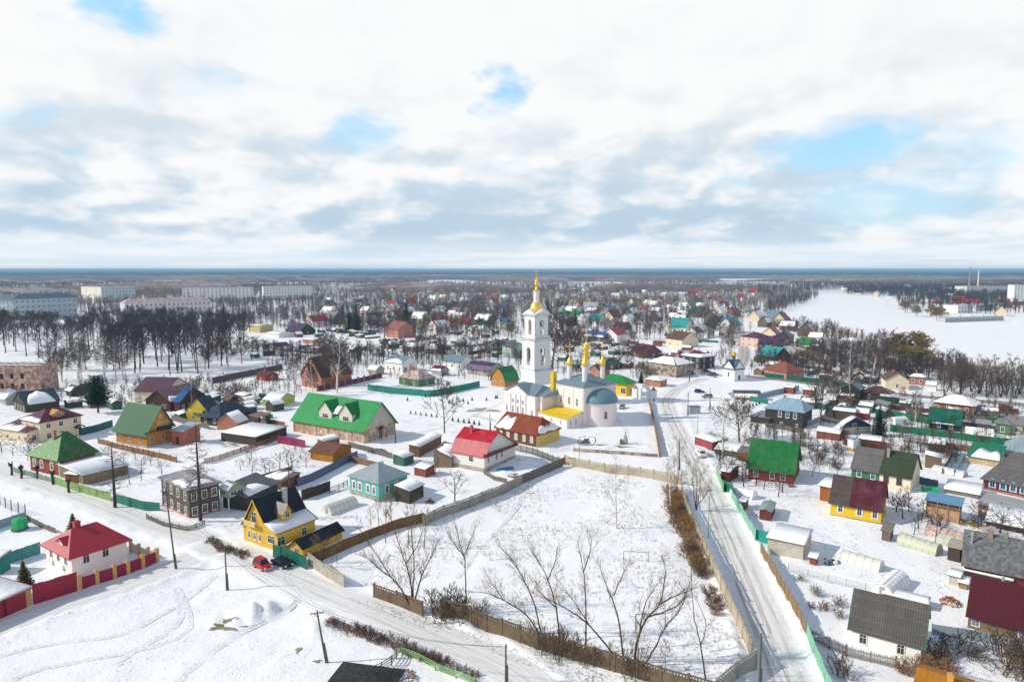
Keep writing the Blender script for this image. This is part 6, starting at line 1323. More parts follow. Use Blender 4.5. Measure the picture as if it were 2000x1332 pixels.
# ------------------------------------------------------------------ middle distance houses
PAL = dict(red=(.45, .02, .035), maroon=(.13, .02, .05), green=(.015, .24, .06), dgreen=(.03, .10, .07), teal=(.03, .36, .36), blue=(.03, .13, .42), grey=(.24, .25, .26), lgrey=(.42, .45, .47), brown=(.13, .07, .05), purple=(.07, .03, .10), dark=(.06, .06, .07), bluegrey=(.20, .30, .38), rust=(.30, .10, .06), white=(.8, .8, .8), orange=(.5, .2, .05))
WPAL = dict(white=(.75, .74, .72), cream=(.68, .60, .44), brick=(.40, .14, .08), log=(.16, .11, .08), dark=(.07, .065, .06), yellow=(.62, .45, .12), grey=(.35, .34, .32), mint=(.42, .58, .50), green=(.10, .20, .10), pink=(.62, .46, .42), orange=(.55, .24, .05), red=(.35, .04, .04), blue=(.12, .25, .40))
TH = R(52)
def mid(label, px, py, wpx, rc, wc, roof='gable', axis='y', eh=3.2, th=None, asp=1.25, pitch=36, snow=0, win=2, name='house', cat='house', chim=True, group=None, ins=None, **k):
 g = P(px, py); sc_ = (g.y*math.cos(PITCH)+CAMH*math.sin(PITCH))/F; W_ = wpx*sc_; th = TH if th is None else R(th)
 b = W_/(math.cos(th)*(asp if axis == 'x' else 1)+math.sin(th)*(asp if axis == 'y' else 1)); Lx, Ly = (b*asp, b) if axis == 'x' else (b, b*asp)
 # px,py is the lowest visible corner; move to the centre
 cx = g.x+math.cos(th)*Lx/2-math.sin(th)*Ly/2; cy = g.y+math.sin(th)*Lx/2+math.cos(th)*Ly/2
 wmt = mat({'log': 'logs', 'dark': 'logs', 'brick': 'brick'}.get(wc, 'boards' if wc in ('green', 'yellow', 'orange', 'blue', 'red') else 'plaster'), WPAL[wc]); rmt = mat('seam', PAL[rc], var=.15)
 sn = []
 if snow: sn = [(0, .03, .97, 0, snow)]+([(2, .03, .97, 0, snow)] if roof == 'hip' else [])
 wins = [('L', win, .9, .9, 1.4, (.75, .75, .73), 'frame'), ('R', max(1, win-1), .9, .9, 1.4, (.75, .75, .73), 'frame')] if win else []
 if eh > 5: wins += [(a, b_, eh-2.3, w_, h_, c_, d_) for (a, b_, _, w_, h_, c_, d_) in wins]
 return house(name, label, cat, at=(cx, cy, th, Lx, Ly), eh=eh, roof=roof, axis=axis, pitch=pitch, rm=rmt, wm=wmt, snow=sn, wins=wins, chim=[(.4, .6, .6)] if chim else [], group=group, insets=ins, **k)
# left middle
mid('small cream house with dark purple roof at the edge of the snow field', 540, 685, 36, 'purple', 'cream', eh=2.8, pitch=25, axis='x')
mid('purple dark house with snow-roofed neighbours by the village road', 585, 655, 60, 'purple', 'dark', axis='y', snow=0)
mid('cream gabled house with bright red roof facing left', 612, 640, 48, 'red', 'white', axis='x', eh=5.2)
mid('dark house under broad bright red roof left of the spruces', 660, 622, 38, 'red', 'dark', axis='y', eh=3)
mid('white house with vivid green roof left of centre in the far town', 720, 607, 34, 'green', 'white', axis='y', eh=4)
mid('white two-gable house with red and white roofs in front of the tall spruce', 722, 630, 36, 'maroon', 'white', axis='x', eh=4.5)
mid('white gabled house with bright red roof left of the tall spruce', 771, 622, 26, 'red', 'white', axis='x', eh=5)
mid('low house with maroon roof before the white two-gable house', 722, 642, 34, 'maroon', 'white', axis='x', eh=2.6)
mid('large red brick house with maroon gabled roof below the tall spruce', 778, 661, 62, 'rust', 'brick', axis='y', eh=6.2, th=40, win=3)
mid('dark log house with snow on the roof below the red brick gabled house', 760, 682, 34, 'dark', 'dark', axis='x', snow=.7)
mid('dark low house with snow patches right of the red brick gabled house', 810, 688, 42, 'dark', 'log', roof='hip', snow=.7)
mid('long brown house with snowy roof behind the white blue-roofed house', 855, 692, 34, 'dark', 'log', snow=1)
mid('cream house with red roofed dormers in the central far town', 880, 641, 24, 'red', 'cream', axis='x', eh=4.5)
mid('white house with long bright red roof in the central far town', 915, 642, 40, 'red', 'white', axis='y', eh=4)
mid('white gabled house with turquoise roof left of the bell tower', 982, 643, 34, 'teal', 'white', axis='x', eh=5.5)
mid('low house with vivid green roof beside the turquoise-roofed one', 1003, 652, 26, 'green', 'white', axis='y', eh=3)
mid('pale green two-floor house with dark roof and white framed windows', 963, 693, 46, 'dark', 'green', axis='y', eh=6.4, th=20, roof='hip', pitch=22, win=4)
mid('long mint white two-floor house with dark roof against the bell tower', 998, 700, 56, 'dark', 'mint', axis='y', eh=6.0, th=20, pitch=22, win=3)
mid('white house with blue-grey roof and snow strip left of the rusty roof', 786, 728, 64, 'bluegrey', 'white', axis='y', eh=4.6, pitch=30, snow=.5, win=3)
RG = mid('green log house with patchy rust and grey roof inside the teal fence', 818, 757, 72, 'rust', 'green', roof='hip', axis='y', eh=3.6, pitch=34, win=2)
for o in children(RG):
 if o.name.startswith('roof'): o.data.materials[0] = mat('rust', (.52, .52, .50), col2=(.36, .13, .06))
mid('low hut with snowy roof between brick pillar fence and green log house', 735, 733, 32, 'grey', 'grey', snow=1, win=0, chim=False, name='shed', cat='shed', eh=2.6)
mid('maroon hut with snow patch right of the rusty roof', 862, 734, 34, 'maroon', 'grey', snow=.4, win=0, chim=False, name='shed', cat='shed', eh=2.4)
mid('white shed with blue-grey roof behind the dark arched barn', 900, 722, 60, 'bluegrey', 'white', eh=3.6, pitch=30, win=1, chim=False)
BR = P(960, 733); mid('pale barn with dark maroon curved roof', 958, 735, 68, 'purple', 'grey', prof=[(0, 0), (.12, 1.5), (.32, 2.6), (.5, 2.95), (.68, 2.6), (.88, 1.5), (1, 0)], name='barn', cat='barn', chim=False, win=2, eh=3.0, asp=1.7)
mid('orange house with green roof and white gable beside the church', 986, 757, 54, 'green', 'orange', axis='x', eh=3.2, prof=[(0, 0), (.15, 2.6), (.5, 5), (.85, 2.6), (1, 0)], win=2)
H40 = mid('large red brick mansion with steep dark brown gabled roofs behind birches', 628, 759, 96, 'brown', 'brick', axis='x', eh=5.0, pitch=48, win=3, name='brick_mansion', cat='mansion', asp=1.15)
Lx, Ly, eh, rise = dims(H40)
dormer(H40, 'L', .5, Lx, Ly, eh-.5, -2.2, 5.5, 1.8, 3.8, BRICK, mat('seam', (.10, .06, .055)), length=7); dormer(H40, 'R', .45, Lx, Ly, eh-.6, -1.6, 5.0, 2.0, 3.4, BRICK, mat('seam', (.10, .06, .055)), length=6)
mid('low maroon roofed hut with red gable wall left of the mansion', 520, 745, 44, 'maroon', 'red', eh=2.5, pitch=25, win=1)
mid('green hut with flat snow roof near the mansion road', 742, 698, 22, 'teal', 'grey', eh=2.4, win=0, snow=1, chim=False, name='shed', cat='shed')
mid('red-walled shop with snow-edged flat roof by the village road', 622, 690, 34, 'lgrey', 'red', roof='hip', pitch=10, eh=3.2, snow=.6, chim=False)
mid('reddish long shed behind the red-walled shop', 612, 672, 44, 'lgrey', 'brick', pitch=8, snow=1, eh=2.8, chim=False, win=2, name='shed', cat='shed')
mid('yellow flat-roofed building at the park edge', 508, 650, 46, 'grey', 'yellow', pitch=4, eh=5.5, snow=1, chim=False, win=4, name='building', cat='building')
mid('white garage row with grey roofs behind the snow field', 545, 660, 60, 'lgrey', 'white', pitch=8, eh=2.8, win=0, chim=False, snow=.9)
mid('dark blue-roofed low house left of the purple houses', 562, 640, 38, 'bluegrey', 'grey', snow=.8)
# right of the tower
mid('house with bright red gabled roof behind the blue lean-to roof', 1205, 668, 48, 'red', 'white', axis='x', eh=5)
mid('low building with bright blue wavy roof and snow patches', 1180, 668, 62, 'blue', 'log', axis='y', eh=3.4, snow=.35, pitch=24)
mid('maroon-roofed house right of the bright red roof', 1222, 645, 34, 'maroon', 'dark', axis='y', eh=3)
mid('dark shed row with grey roofs right of the blue roof', 1234, 660, 26, 'grey', 'grey', axis='y', eh=2.6, win=0, chim=False)
mid('brown-roofed beige house with blank cream gable', 1332, 679, 58, 'brown', 'cream', axis='y', eh=5.0, th=25, pitch=34, win=2)
mid('cream gabled house with brown roof edge in the street row', 1316, 652, 34, 'brown', 'cream', axis='x', eh=5, pitch=40)
mid('white house with dark green roof near the north street', 1362, 664, 40, 'dgreen', 'white', axis='x', eh=5.2)
mid('long maroon roofed house among the orchards beyond the church', 1262, 700, 56, 'maroon', 'log', axis='y', eh=3.2, th=30)
mid('dark maroon gabled roof directly behind the yellow church lodge', 1172, 738, 44, 'maroon', 'brick', axis='x', eh=3.2)
mid('dark green hip roof among orchards beyond the church', 1202, 722, 40, 'dgreen', 'dark', roof='hip', eh=2.8)
HS = mid('old stone house with snowy hip roof and maroon peak at the crossroads', 1320, 738, 92, 'maroon', 'cream', roof='hip', axis='y', eh=6.0, th=40, pitch=24, snow=.8, win=2)
Lx, Ly, eh, rise = dims(HS); m_ = MB(); m_.lathe([(2.0, eh+rise-1.2), (1.0, eh+rise+.8), (.1, eh+rise+3.0)], 4, (2.5, -3), a0=.78); m_.build('roof_spire', mat('seam', (.22, .03, .04)), HS)
for o in children(HS):
 if o.name.startswith('wall'): o.data.materials[0] = mat('worn_plaster', (.42, .37, .30), col2=(.16, .13, .11))
mid('snow-roofed low outbuilding in front of the old stone house', 1290, 757, 44, 'brown', 'brick', roof='hip', pitch=18, eh=3, snow=.95, chim=False, win=1)
HG = mid('grey wooden two-floor corner house with snowy maroon roof', 1368, 722, 62, 'maroon', 'dark', roof='hip', axis='y', eh=6.2, pitch=24, snow=.5, win=3, th=35)
mid('pale pink two-floor house with maroon hip roof on the north street', 1480, 680, 54, 'maroon', 'pink', roof='hip', axis='y', eh=6.5, pitch=24, win=3, th=25)
mid('dark purple-roofed long house on the north street', 1520, 686, 60, 'purple', 'grey', axis='y', eh=3.2, th=25)
mid('black house with bright turquoise roof above the crossroads', 1512, 713, 52, 'teal', 'dark', axis='y', eh=4.6, th=18, pitch=40, win=2)
mid('log house with wavy red-brown roof and four windows at the crossroads', 1536, 742, 66, 'rust', 'brick', roof='hip', axis='y', eh=3.6, th=25, pitch=34, win=4)
mid('yellow shop with grey-white corrugated roof above the crossroads', 1555, 704, 56, 'lgrey', 'yellow', axis='y', eh=4, th=15, pitch=20, win=2)
mid('house with dark green roof beside a charred chimney stack', 1580, 682, 40, 'green', 'grey', axis='y', eh=3, th=20)
mid('pale blue-grey shed roof left of the pale river house', 1630, 682, 44, 'bluegrey', 'grey', axis='x', eh=3, pitch=30, win=0)
mid('pale two-floor house with snowy hip roof near the river bank', 1675, 682, 48, 'lgrey', 'pink', roof='hip', eh=5, snow=.9, pitch=20)
mid('log house with grey-blue gable roof beside the main road', 1678, 782, 52, 'bluegrey', 'dark', axis='x', eh=4.2, win=1, pitch=32)
mid('low dark log house with brown rusty roof beside the main road', 1738, 786, 62, 'brown', 'dark', roof='hip', eh=3.2, win=2, pitch=28)
mid('cream gabled house with brown snow-edged roof near the river trees', 1775, 762, 56, 'brown', 'cream', axis='x', eh=4, th=70, pitch=34, win=1)
mid('brick house with snowy dark roof behind the cream gable', 1806, 752, 34, 'dark', 'brick', roof='hip', eh=3.5, snow=.6)
mid('tiny white snow-roofed hut right of the river houses', 1828, 764, 22, 'grey', 'white', snow=1, eh=2.6, win=0, chim=False, name='shed', cat='shed')
mid('dark small barn roof between the river willows and birch', 1738, 715, 18, 'purple', 'dark', eh=3, axis='x', win=0, chim=False, name='shed', cat='shed')
mid('yellow-brown log shed behind the tall birches by the road', 1700, 728, 30, 'dgreen', 'yellow', eh=2.4, win=0, chim=False, name='shed', cat='shed')
mid('snow-covered low sheds left of the grey-blue roofed log house', 1632, 792, 40, 'brown', 'dark', snow=1, eh=2.2, win=0, chim=False, name='shed', cat='shed')
mid('arched dark metal garage behind the grey board fence', 1628, 817, 26, 'dark', 'dark', prof=[(0, 0), (.12, 1.2), (.32, 2.0), (.5, 2.3), (.68, 2.0), (.88, 1.2), (1, 0)], eh=1.2, win=0, chim=False, name='garage', cat='garage', axis='x')
mid('red-walled snow-capped hut left of the dark spruce', 1695, 820, 28, 'grey', 'red', snow=1, eh=2.4, win=0, chim=False, name='shed', cat='shed')
mid('brown cluttered shed behind the pale blue roof', 1590, 800, 32, 'brown', 'log', snow=.8, eh=2.8, win=0, chim=False, name='shed', cat='shed')
mid('grey hut with small green glazed room at the right edge', 1972, 850, 30, 'grey', 'green', roof='hip', eh=3.6, win=1, chim=False, name='shed', cat='shed')
mid('dark grey roofed house cut by the right edge above the green fence', 2005, 852, 44, 'grey', 'grey', eh=3.5, win=1)
mid('dark small hut roofs behind the big pine', 140, 775, 36, 'dark', 'dark', eh=2.4, win=0, chim=False, name='shed', cat='shed', snow=.7)
mid('small dark-blue gabled hut left of the big pine', 162, 768, 22, 'dark', 'dark', eh=2.6, win=0, chim=False, axis='x', name='shed', cat='shed')
mid('low snowy grey roofs at the left edge below the ruin', 12, 792, 60, 'bluegrey', 'grey', eh=2.4, win=0, chim=False, name='shed', cat='shed', snow=.6)
mid('dark open hut behind the hip roofed dark blue house', 448, 792, 30, 'brown', 'dark', eh=2.0, win=0, chim=False, name='shed', cat='shed')
# ruined two-floor building at the left edge
g = P(84, 766); RU = empty('ruined_building', (g.x, g.y, 0), math.pi, 'roofless pink ruined two-floor building at the left edge of the picture', 'building'); WPM = mat('worn_plaster', (.56, .42, .38), col2=(.30, .16, .12))
RH = zat(g.x, g.y, 713); m_ = MB(); L_ = 30.0
def wallwin(m_, L_, H_, y, holes):
 xs = sorted(set([0, L_]+[a for h_ in holes for a in (h_[0], h_[1])])); zs = sorted(set([-.3, H_]+[a for h_ in holes for a in (h_[2], h_[3])]))
 for x0, x1 in zip(xs[:-1], xs[1:]):
  for z0_, z1_ in zip(zs[:-1], zs[1:]):
   if not any(h_[0] <= x0 and x1 <= h_[1] and h_[2] <= z0_ and z1_ <= h_[3] for h_ in holes): m_.box(x0, y, z0_, x1, y+.5, z1_)
hl = [(7+4.2*k, 8.6+4.2*k, z_, z_+2.2) for k in range(6) for z_ in (1.5, 5.6)]
wallwin(m_, L_, RH, 0, hl); m_.box(0, -10, -.3, .5, -.004, RH); m_.box(.5, -10, -.3, L_, -9.5, RH-.6); m_.box(.5, -9.5, 4.4, L_, -.004, 4.7)
o = m_.build('wall', WPM, RU)
for h_ in hl: m_ = MB(); m_.box(h_[0]-.1, .05, h_[2]-.1, h_[1]+.1, .15, h_[3]+.1); m_.build('opening_dark_panel', mat('plastic', (.03, .03, .035)), RU)  # dark panels stand in for the shade inside the empty openings
m_ = MB(); m_.box(.5, -9.5, .2, L_, -.2, .3);
for k in range(9): m_.box(1+k*3.2, -9.9, RH+.02, 1.2+k*3.2, .4, RH+.2)
m_.build('rafters', mat('planks', (.25, .22, .2)), RU)
m_ = MB(); m_.box(-.25, .2, RH-.25+.3, L_, .75, RH+.36); m_.build('cornice', SNOW, RU)

# ------------------------------------------------------------------ apartment blocks far left and right
def block(label, p0, p1, pyb, pyt, depth, wc, floors=5, roofc=None, pitch=0, balc=0, cols=None):
 a, b = P(p0, pyb[0]), P(p1, pyb[1]); d_ = b-a; L = d_.length; th = math.atan2(d_.y, d_.x); Hh = zat(a.x, a.y, pyt)
 rt = empty('apartment_block', (a.x, a.y, 0), th, label, 'apartment block'); m_ = MB(); m_.box(0, 0, -.3, L, depth, Hh); m_.build('wall', mat('plaster', wc, var=.08), rt)
 m_ = MB()
 if pitch: hip_mesh(m_, 0, 0, L, depth, Hh, pitch, depth/2, .8, 'x')
 else: m_.box(-.3, -.3, Hh, L+.3, depth+.3, Hh+.5)
 rf = m_.build('roof', roofc or mat('concrete', (.5, .5, .5)), rt)
 fh = Hh/floors; n = cols or max(4, int(L/4.5)); me = None
 n = min(n, 100//floors-2); wb = MB(); wb.box(-.85, -.06, .9, .85, -.004, .9+fh*.5); wb.box(-.95, -.1, .8, .95, -.062, .9, 1); wb.box(-.05, -.1, .9, .05, -.062, .9+fh*.5, 1); wme = wb.data('window', [GLASSB, WHITE])
 bb = MB(); bb.box(-1.5, -1.2, .1, 1.5, -.005, 1.1); bme = bb.data('balcony', mat('plaster', (.55, .56, .56), var=.2)); vb = MB(); vb.box(-.5, -.7, -.3, .5, .7, 1.5); vme = vb.data('vent', mat('plaster', (.5, .5, .5)))
 def put(nm, me, x, y, z, rz=0): o = bpy.data.objects.new(nm, me); C.objects.link(o); o.parent = rt; o.location = (x, y, z); o.rotation_euler = (0, 0, rz)
 for f_ in range(floors):
  for i in range(n): put('window', wme, (i+.5)*L/n, 0, f_*fh)
  if balc:
   for i in range(1, n, balc): put('balcony', bme, (i+.5)*L/n, -.1, f_*fh)
  if floors < 7: put('window', wme, L, depth*.3, f_*fh, math.pi/2); put('window', wme, L, depth*.7, f_*fh, math.pi/2)
 for i in range(max(2, int(L/14))): put('vent', vme, (i+.5)*L/max(2, int(L/14)), depth*.47, Hh+.5+pitch*.75)
 return rt
block('white five-floor apartment block right of the snow-white pair in the far left', 515, 611, (587, 585), 560, 12, (.72, .70, .66), 5, balc=4)
block('white five-floor apartment block in the middle of the far left row', 357, 495, (591, 589), 563, 12, (.70, .68, .64), 5, balc=4)
block('pale grey-blue five-floor apartment block with cream end wall at the far left', 199, 265, (592, 590), 561, 14, (.48, .52, .55), 5)
block('cream blank end wing of the pale grey-blue apartment block', 160, 199, (590, 592), 560, 12, (.74, .70, .60), 5, cols=2)
block('long grey-blue apartment block with dark blue hip roof behind the park grove', 30, 152, (626, 620), 584, 14, (.36, .42, .46), 4, roofc=mat('seam', (.13, .22, .30)), pitch=5, balc=3)
block('grey-blue apartment block with dark roof cut by the left edge', -60, 28, (624, 626), 585, 14, (.36, .41, .45), 4, roofc=mat('seam', (.12, .18, .26)), pitch=5, balc=3)
block('long pale building with snowy bright red roofs behind the park grove', 245, 412, (622, 614), 592, 14, (.62, .60, .58), 3, roofc=mat('rust', (.72, .72, .74), col2=(.36, .03, .05)), pitch=4)
block('unfinished grey apartment frame with dark openings at the far right', 1887, 1966, (577, 577), 559, 12, (.55, .54, .52), 5, cols=11)
block('cream side wing of the unfinished apartment frame at the far right', 1864, 1887, (576, 577), 559, 12, (.70, .66, .56), 5, cols=3)
block('tall white block cut by the right edge with brick red roof boxes', 1979, 2040, (592, 592), 557, 14, (.76, .76, .74), 7)
block('long white factory hall with snowy roof across the river', 1905, 1960, (608, 606), 596, 20, (.66, .70, .74), 2)
block('low white factory hall before the tall white block', 1870, 1900, (612, 611), 597, 18, (.74, .75, .76), 2)
block('long low garage row with snow roofs across the river', 1846, 1960, (630, 626), 622, 8, (.42, .44, .46), 1, cols=18)
for (x, yb, yt, lb) in ((1892, 570, 523, 'thin dark factory chimney on the right horizon'), (1909, 570, 527, 'thin white factory chimney on the right horizon')):
 g = P(x, yb); Hh = zat(g.x, g.y, yt); rt = empty('factory_chimney', (g.x, g.y, 0), 0, lb, 'chimney'); m_ = MB(); m_.lathe([(2.2, 0), (1.6, Hh*.6), (1.3, Hh*.98)], 10); m_.build('stack', mat('plaster', (.3, .25, .25) if 'dark' in lb else (.7, .68, .66)), rt); m_ = MB(); m_.lathe([(1.35, Hh*.985), (1.55, Hh*.99), (1.55, Hh)], 10); m_.build('rim', mat('plaster', (.3, .1, .1)), rt)

# ------------------------------------------------------------------ far houses (small): whole house a few pixels high
collect_foot()
FR = random.Random(5); FPROTO = []
def far_proto(rc, wc, axis, snow, hip):
 m_ = MB(); g_ = MB(); Lx, Ly, eh = 8.0, 10.0, 3.6
 m_.box(-Lx/2, -Ly/2, -.2, Lx/2, Ly/2, eh)
 if not hip:
  m_.prism([(-Lx/2, eh), (Lx/2, eh), (0, eh+3.4)], lambda s_, t_, z_: (t_, s_, z_), -Ly/2, Ly/2)
  for sg in (-1, 1): g_.prism([(0, eh+3.6), (sg*(Lx/2+.5), eh-.25), (sg*(Lx/2+.5), eh-.45), (0, eh+3.4)], lambda s_, t_, z_: (t_, s_, z_), -Ly/2-.4, Ly/2+.4)
 else: hip_mesh(g_, -Lx/2, -Ly/2, Lx/2, Ly/2, eh, 2.8, Lx/2, .6, 'y')
 g_.box(-.4, .6, eh+2, .4, 1.4, eh+4.2)
 w_ = MB(); w_.box(-.5, -.05, .9, .5, -.005, 2.4)
 sm = None
 if snow:
  s_ = MB(); s_.mesh([(-Lx/2-.4, -Ly/2, eh-.1), (-Lx/2-.4, Ly/2, eh-.1), (-1.2, Ly/2-.5, eh+2.9), (-1.0, -Ly/2+.8, eh+3.0), (-Lx/2-.4, -Ly/2, eh+.1), (-Lx/2-.4, Ly/2, eh+.1), (-1.2, Ly/2-.5, eh+3.05), (-1.0, -Ly/2+.8, eh+3.15)], [(4, 5, 6, 7), (0, 1, 5, 4), (1, 2, 6, 5), (2, 3, 7, 6), (3, 0, 4, 7)]); sm = s_.data('roof_snow', SNOW, uv=False)
 return (m_.data('wall', mat('plaster', WPAL[wc])), g_.data('roof', mat('seam', PAL[rc], var=.12)), w_.data('window', GLASS, uv=False), sm, rc, wc)
combos = [('red', 'white'), ('maroon', 'cream'), ('green', 'white'), ('teal', 'white'), ('grey', 'log'), ('lgrey', 'white'), ('brown', 'yellow'), ('bluegrey', 'grey'), ('dgreen', 'log'), ('maroon', 'brick'), ('rust', 'cream'), ('blue', 'white'), ('grey', 'white'), ('lgrey', 'cream'), ('dark', 'log'), ('red', 'cream')]
for i, (rc, wc) in enumerate(combos): FPROTO.append((far_proto(rc, wc, 'y', False, i % 3 == 2), far_proto(rc, wc, 'y', True, False)))
CN = dict(red='bright red', maroon='maroon', green='vivid green', dgreen='dark green', teal='turquoise', blue='blue', grey='grey', lgrey='pale grey', brown='brown', purple='dark purple', dark='black', bluegrey='blue-grey', rust='rust red')
def far_house(x, y, th, i, snow, s_, zone):
 pr = FPROTO[i][1 if snow else 0]; wl, rf, wn, sm, rc, wc = pr
 rt = empty('far_house', (x, y, 0), th, 'distant %s house with %s%s roof %s' % (wc if wc != 'log' else 'dark wooden', 'snow-patched ' if snow else '', CN[rc], zone), 'house', 'distant %s roofed houses %s' % (CN[rc], zone)); s_ *= 1.18; rt.scale = (s_, s_*FR.uniform(.85, 1.25), s_*FR.uniform(.95, 1.3))
 for n_, me in (('wall', wl), ('roof', rf), ('roof_snow', sm)):
  if me: o = bpy.data.objects.new(n_, me); C.objects.link(o); o.parent = rt
 if y < 800:
  for wx, wy, wr in ((-4, -3, -math.pi/2), (-4, 2, -math.pi/2), (-2, -5, 0), (2, -5, 0)): o = bpy.data.objects.new('window', wn); C.objects.link(o); o.parent = rt; o.location = (wx, wy, 0); o.rotation_euler = (0, 0, wr)
def far_zone(poly, n, zone, seed, minsep=15, th=(TH,)):
 rnd = random.Random(seed); xs = [p[0] for p in poly]; ys = [p[1] for p in poly]; pl = []; tries = 0
 while len(pl) < n and tries < n*50:
  tries += 1; x = rnd.uniform(min(xs), max(xs)); u = rnd.random(); y0, y1 = min(ys), max(ys); d0, d1 = 1/(y1-525), 1/(y0-525); y = 525+1/(d0+(d1-d0)*u**1.1)
  c = False; j = len(poly)-1
  for i in range(len(poly)):
   if ((ys[i] > y) != (ys[j] > y)) and (x < (xs[j]-xs[i])*(y-ys[i])/(ys[j]-ys[i])+xs[i]): c = not c
   j = i
  if not c: continue
  g = P(x, y)
  if any(abs(g.x-q_[0])+abs(g.y-q_[1]) < minsep*1.3 for q_ in pl) or blocked(g.x, g.y) or blocked(g.x+5, g.y+4) or blocked(g.x-5, g.y-4): continue
  pl.append((g.x, g.y)); far_house(g.x, g.y, rnd.choice(th)+rnd.choice((0, math.pi/2))+rnd.uniform(-.08, .08), rnd.randrange(len(combos)), rnd.random() < .42, rnd.uniform(.8, 1.25), zone)
  FOOT.append((g.x, g.y, 0, 7, 7))
far_zone([(640, 585), (1000, 585), (1000, 665), (860, 660), (800, 640), (640, 635)], 62, 'left of the bell tower', 21, 16)
far_zone([(1090, 588), (1440, 588), (1440, 655), (1380, 668), (1240, 640), (1090, 650)], 70, 'between bell tower and north street', 22, 16)
far_zone([(740, 565), (1230, 566), (1230, 588), (740, 586)], 44, 'on the edge of the central far town', 23, 28)
far_zone([(1240, 572), (1490, 566), (1490, 590), (1240, 588)], 22, 'beyond the north street', 24, 28)
far_zone([(1450, 610), (1495, 620), (1560, 650), (1600, 665), (1600, 676), (1470, 670)], 10, 'between north street and river', 25, 16)
far_zone([(1640, 556), (1860, 556), (1860, 590), (1790, 590), (1640, 572)], 36, 'across the frozen river', 26, 26)
far_zone([(1800, 590), (1990, 596), (1990, 622), (1860, 620)], 12, 'beside the factory across the river', 27, 22)
far_zone([(0, 560), (500, 556), (640, 570), (640, 582), (150, 580), (0, 580)], 26, 'beyond the apartment blocks', 28, 40)


# ------------------------------------------------------------------ groups of trees
scatter(['park'], [(165, 712), (300, 740), (430, 725), (478, 700), (478, 672), (330, 655), (160, 660)], 105, (19, 24), 'tall dark-trunked bare tree of the park grove behind the snow field', 'tall dark bare trees of the park grove', seed=31, wide=(.75, 1.0), minsep=4.5)
scatter(['park'], [(-40, 700), (165, 705), (165, 655), (-40, 650)], 44, (17, 21), 'dark bare tree of the grove below the grey-blue block', 'dark bare trees of the left grove', seed=32, wide=(.9, 1.2), minsep=6)
scatter(['brown', 'birch'], [(80, 758), (165, 752), (170, 722), (60, 712), (78, 740)], 9, (13, 17), dict(brown='brownish bare tree in the clump right of the ruined building', birch='pale bare birch in the clump right of the ruined building'), 'bare trees beside the ruin', seed=33)
scatter(['birch'], [(130, 745), (270, 748), (270, 725), (140, 720)], 8, (17, 20), 'white-limbed birch in front of the dark park grove', 'birches before the park grove', seed=34, minsep=5)
scatter(['brown'], [(380, 728), (500, 712), (495, 690), (400, 700)], 7, (12, 15), 'brownish bare tree at the right end of the park grove', 'brownish bare trees at the grove end', seed=35)
scatter(['bush', 'round'], [(330, 790), (470, 780), (470, 752), (345, 752)], 10, (3, 7), dict(bush='tangled brown bush behind the pinkish-brown roof', round='small bare tree among bushes behind the pinkish-brown roof'), 'bushes behind the pinkish roof', seed=36)
scatter(['willowd'], [(1835, 775), (2010, 782), (2010, 768), (1840, 762)], 14, (13, 17), 'dark many-stemmed bare tree in the row along the river bank', 'dark bare trees along the river bank', seed=37, wide=(.8, 1.0), minsep=4.5)
scatter(['round', 'willowd', 'birch'], [(1560, 660), (1640, 672), (1660, 655), (1560, 640)], 8, (11, 15), dict(round='bare tree at the river edge behind the green roofs', willowd='bare many-stemmed tree at the river edge behind the green roofs', birch='thin birch at the river edge behind the green roofs'), 'bare trees at the river edge', seed=38)
scatter(['birch', 'round'], [(1590, 735), (1700, 745), (1740, 700), (1620, 700)], 15, (9, 14), dict(birch='thin birch in the gardens above the main road', round='bare brown tree in the gardens above the main road'), 'bare trees in gardens above the main road', seed=39)
scatter(['round', 'birch'], [(1590, 790), (1700, 800), (1740, 765), (1600, 765)], 10, (7, 12), dict(birch='thin birch beside the main road log houses', round='bare tree beside the main road log houses'), 'bare trees beside the main road', seed=40)
scatter(['birch', 'poplar'], [(1405, 715), (1432, 712), (1440, 660), (1405, 665)], 12, (15, 19), dict(birch='tall birch in the line left of the north street', poplar='tall narrow bare tree in the line left of the north street'), 'tall trees lining the north street', seed=41, wide=(.6, .8), minsep=4)
scatter(['round', 'brown'], [(1080, 725), (1240, 715), (1240, 680), (1080, 665)], 16, (8, 14), dict(round='bare grey-brown tree in the orchards beyond the church', brown='reddish-brown bare tree in the orchards beyond the church'), 'bare trees in the orchards beyond the church', seed=42)
scatter(['golden', 'fruit'], [(1230, 750), (1300, 740), (1290, 705), (1225, 705)], 7, (5, 8), dict(golden='golden-brown bare orchard tree beside the old stone house', fruit='small dark fruit tree beside the old stone house'), 'orchard trees by the stone house', seed=43)
scatter(['round', 'birch'], [(830, 715), (950, 705), (950, 668), (800, 660)], 16, (10, 16), dict(round='bare tree among roofs left of the pale green two-floor house', birch='white birch among roofs left of the pale green two-floor house'), 'bare trees among the central roofs', seed=44)
scatter(['round'], [(560, 740), (740, 715), (740, 680), (640, 690)], 8, (7, 12), 'bare tree behind the brick mansion and the village road', 'bare trees behind the mansion', seed=45)
scatter(['fruit'], [(420, 925), (560, 935), (620, 905), (585, 880), (500, 890)], 13, (3.0, 4.6), 'small dark fruit tree in the snowy orchard behind the dark log house', 'orchard trees left of the slate-blue fence', seed=46)
scatter(['fruit', 'bush'], [(1560, 930), (1650, 935), (1640, 880), (1480, 860), (1440, 860)], 22, (2.2, 4.2), dict(fruit='small bare fruit tree in the garden below the blackened log house', bush='bare shrub in the garden below the blackened log house'), 'garden trees below the blackened log house', seed=47)
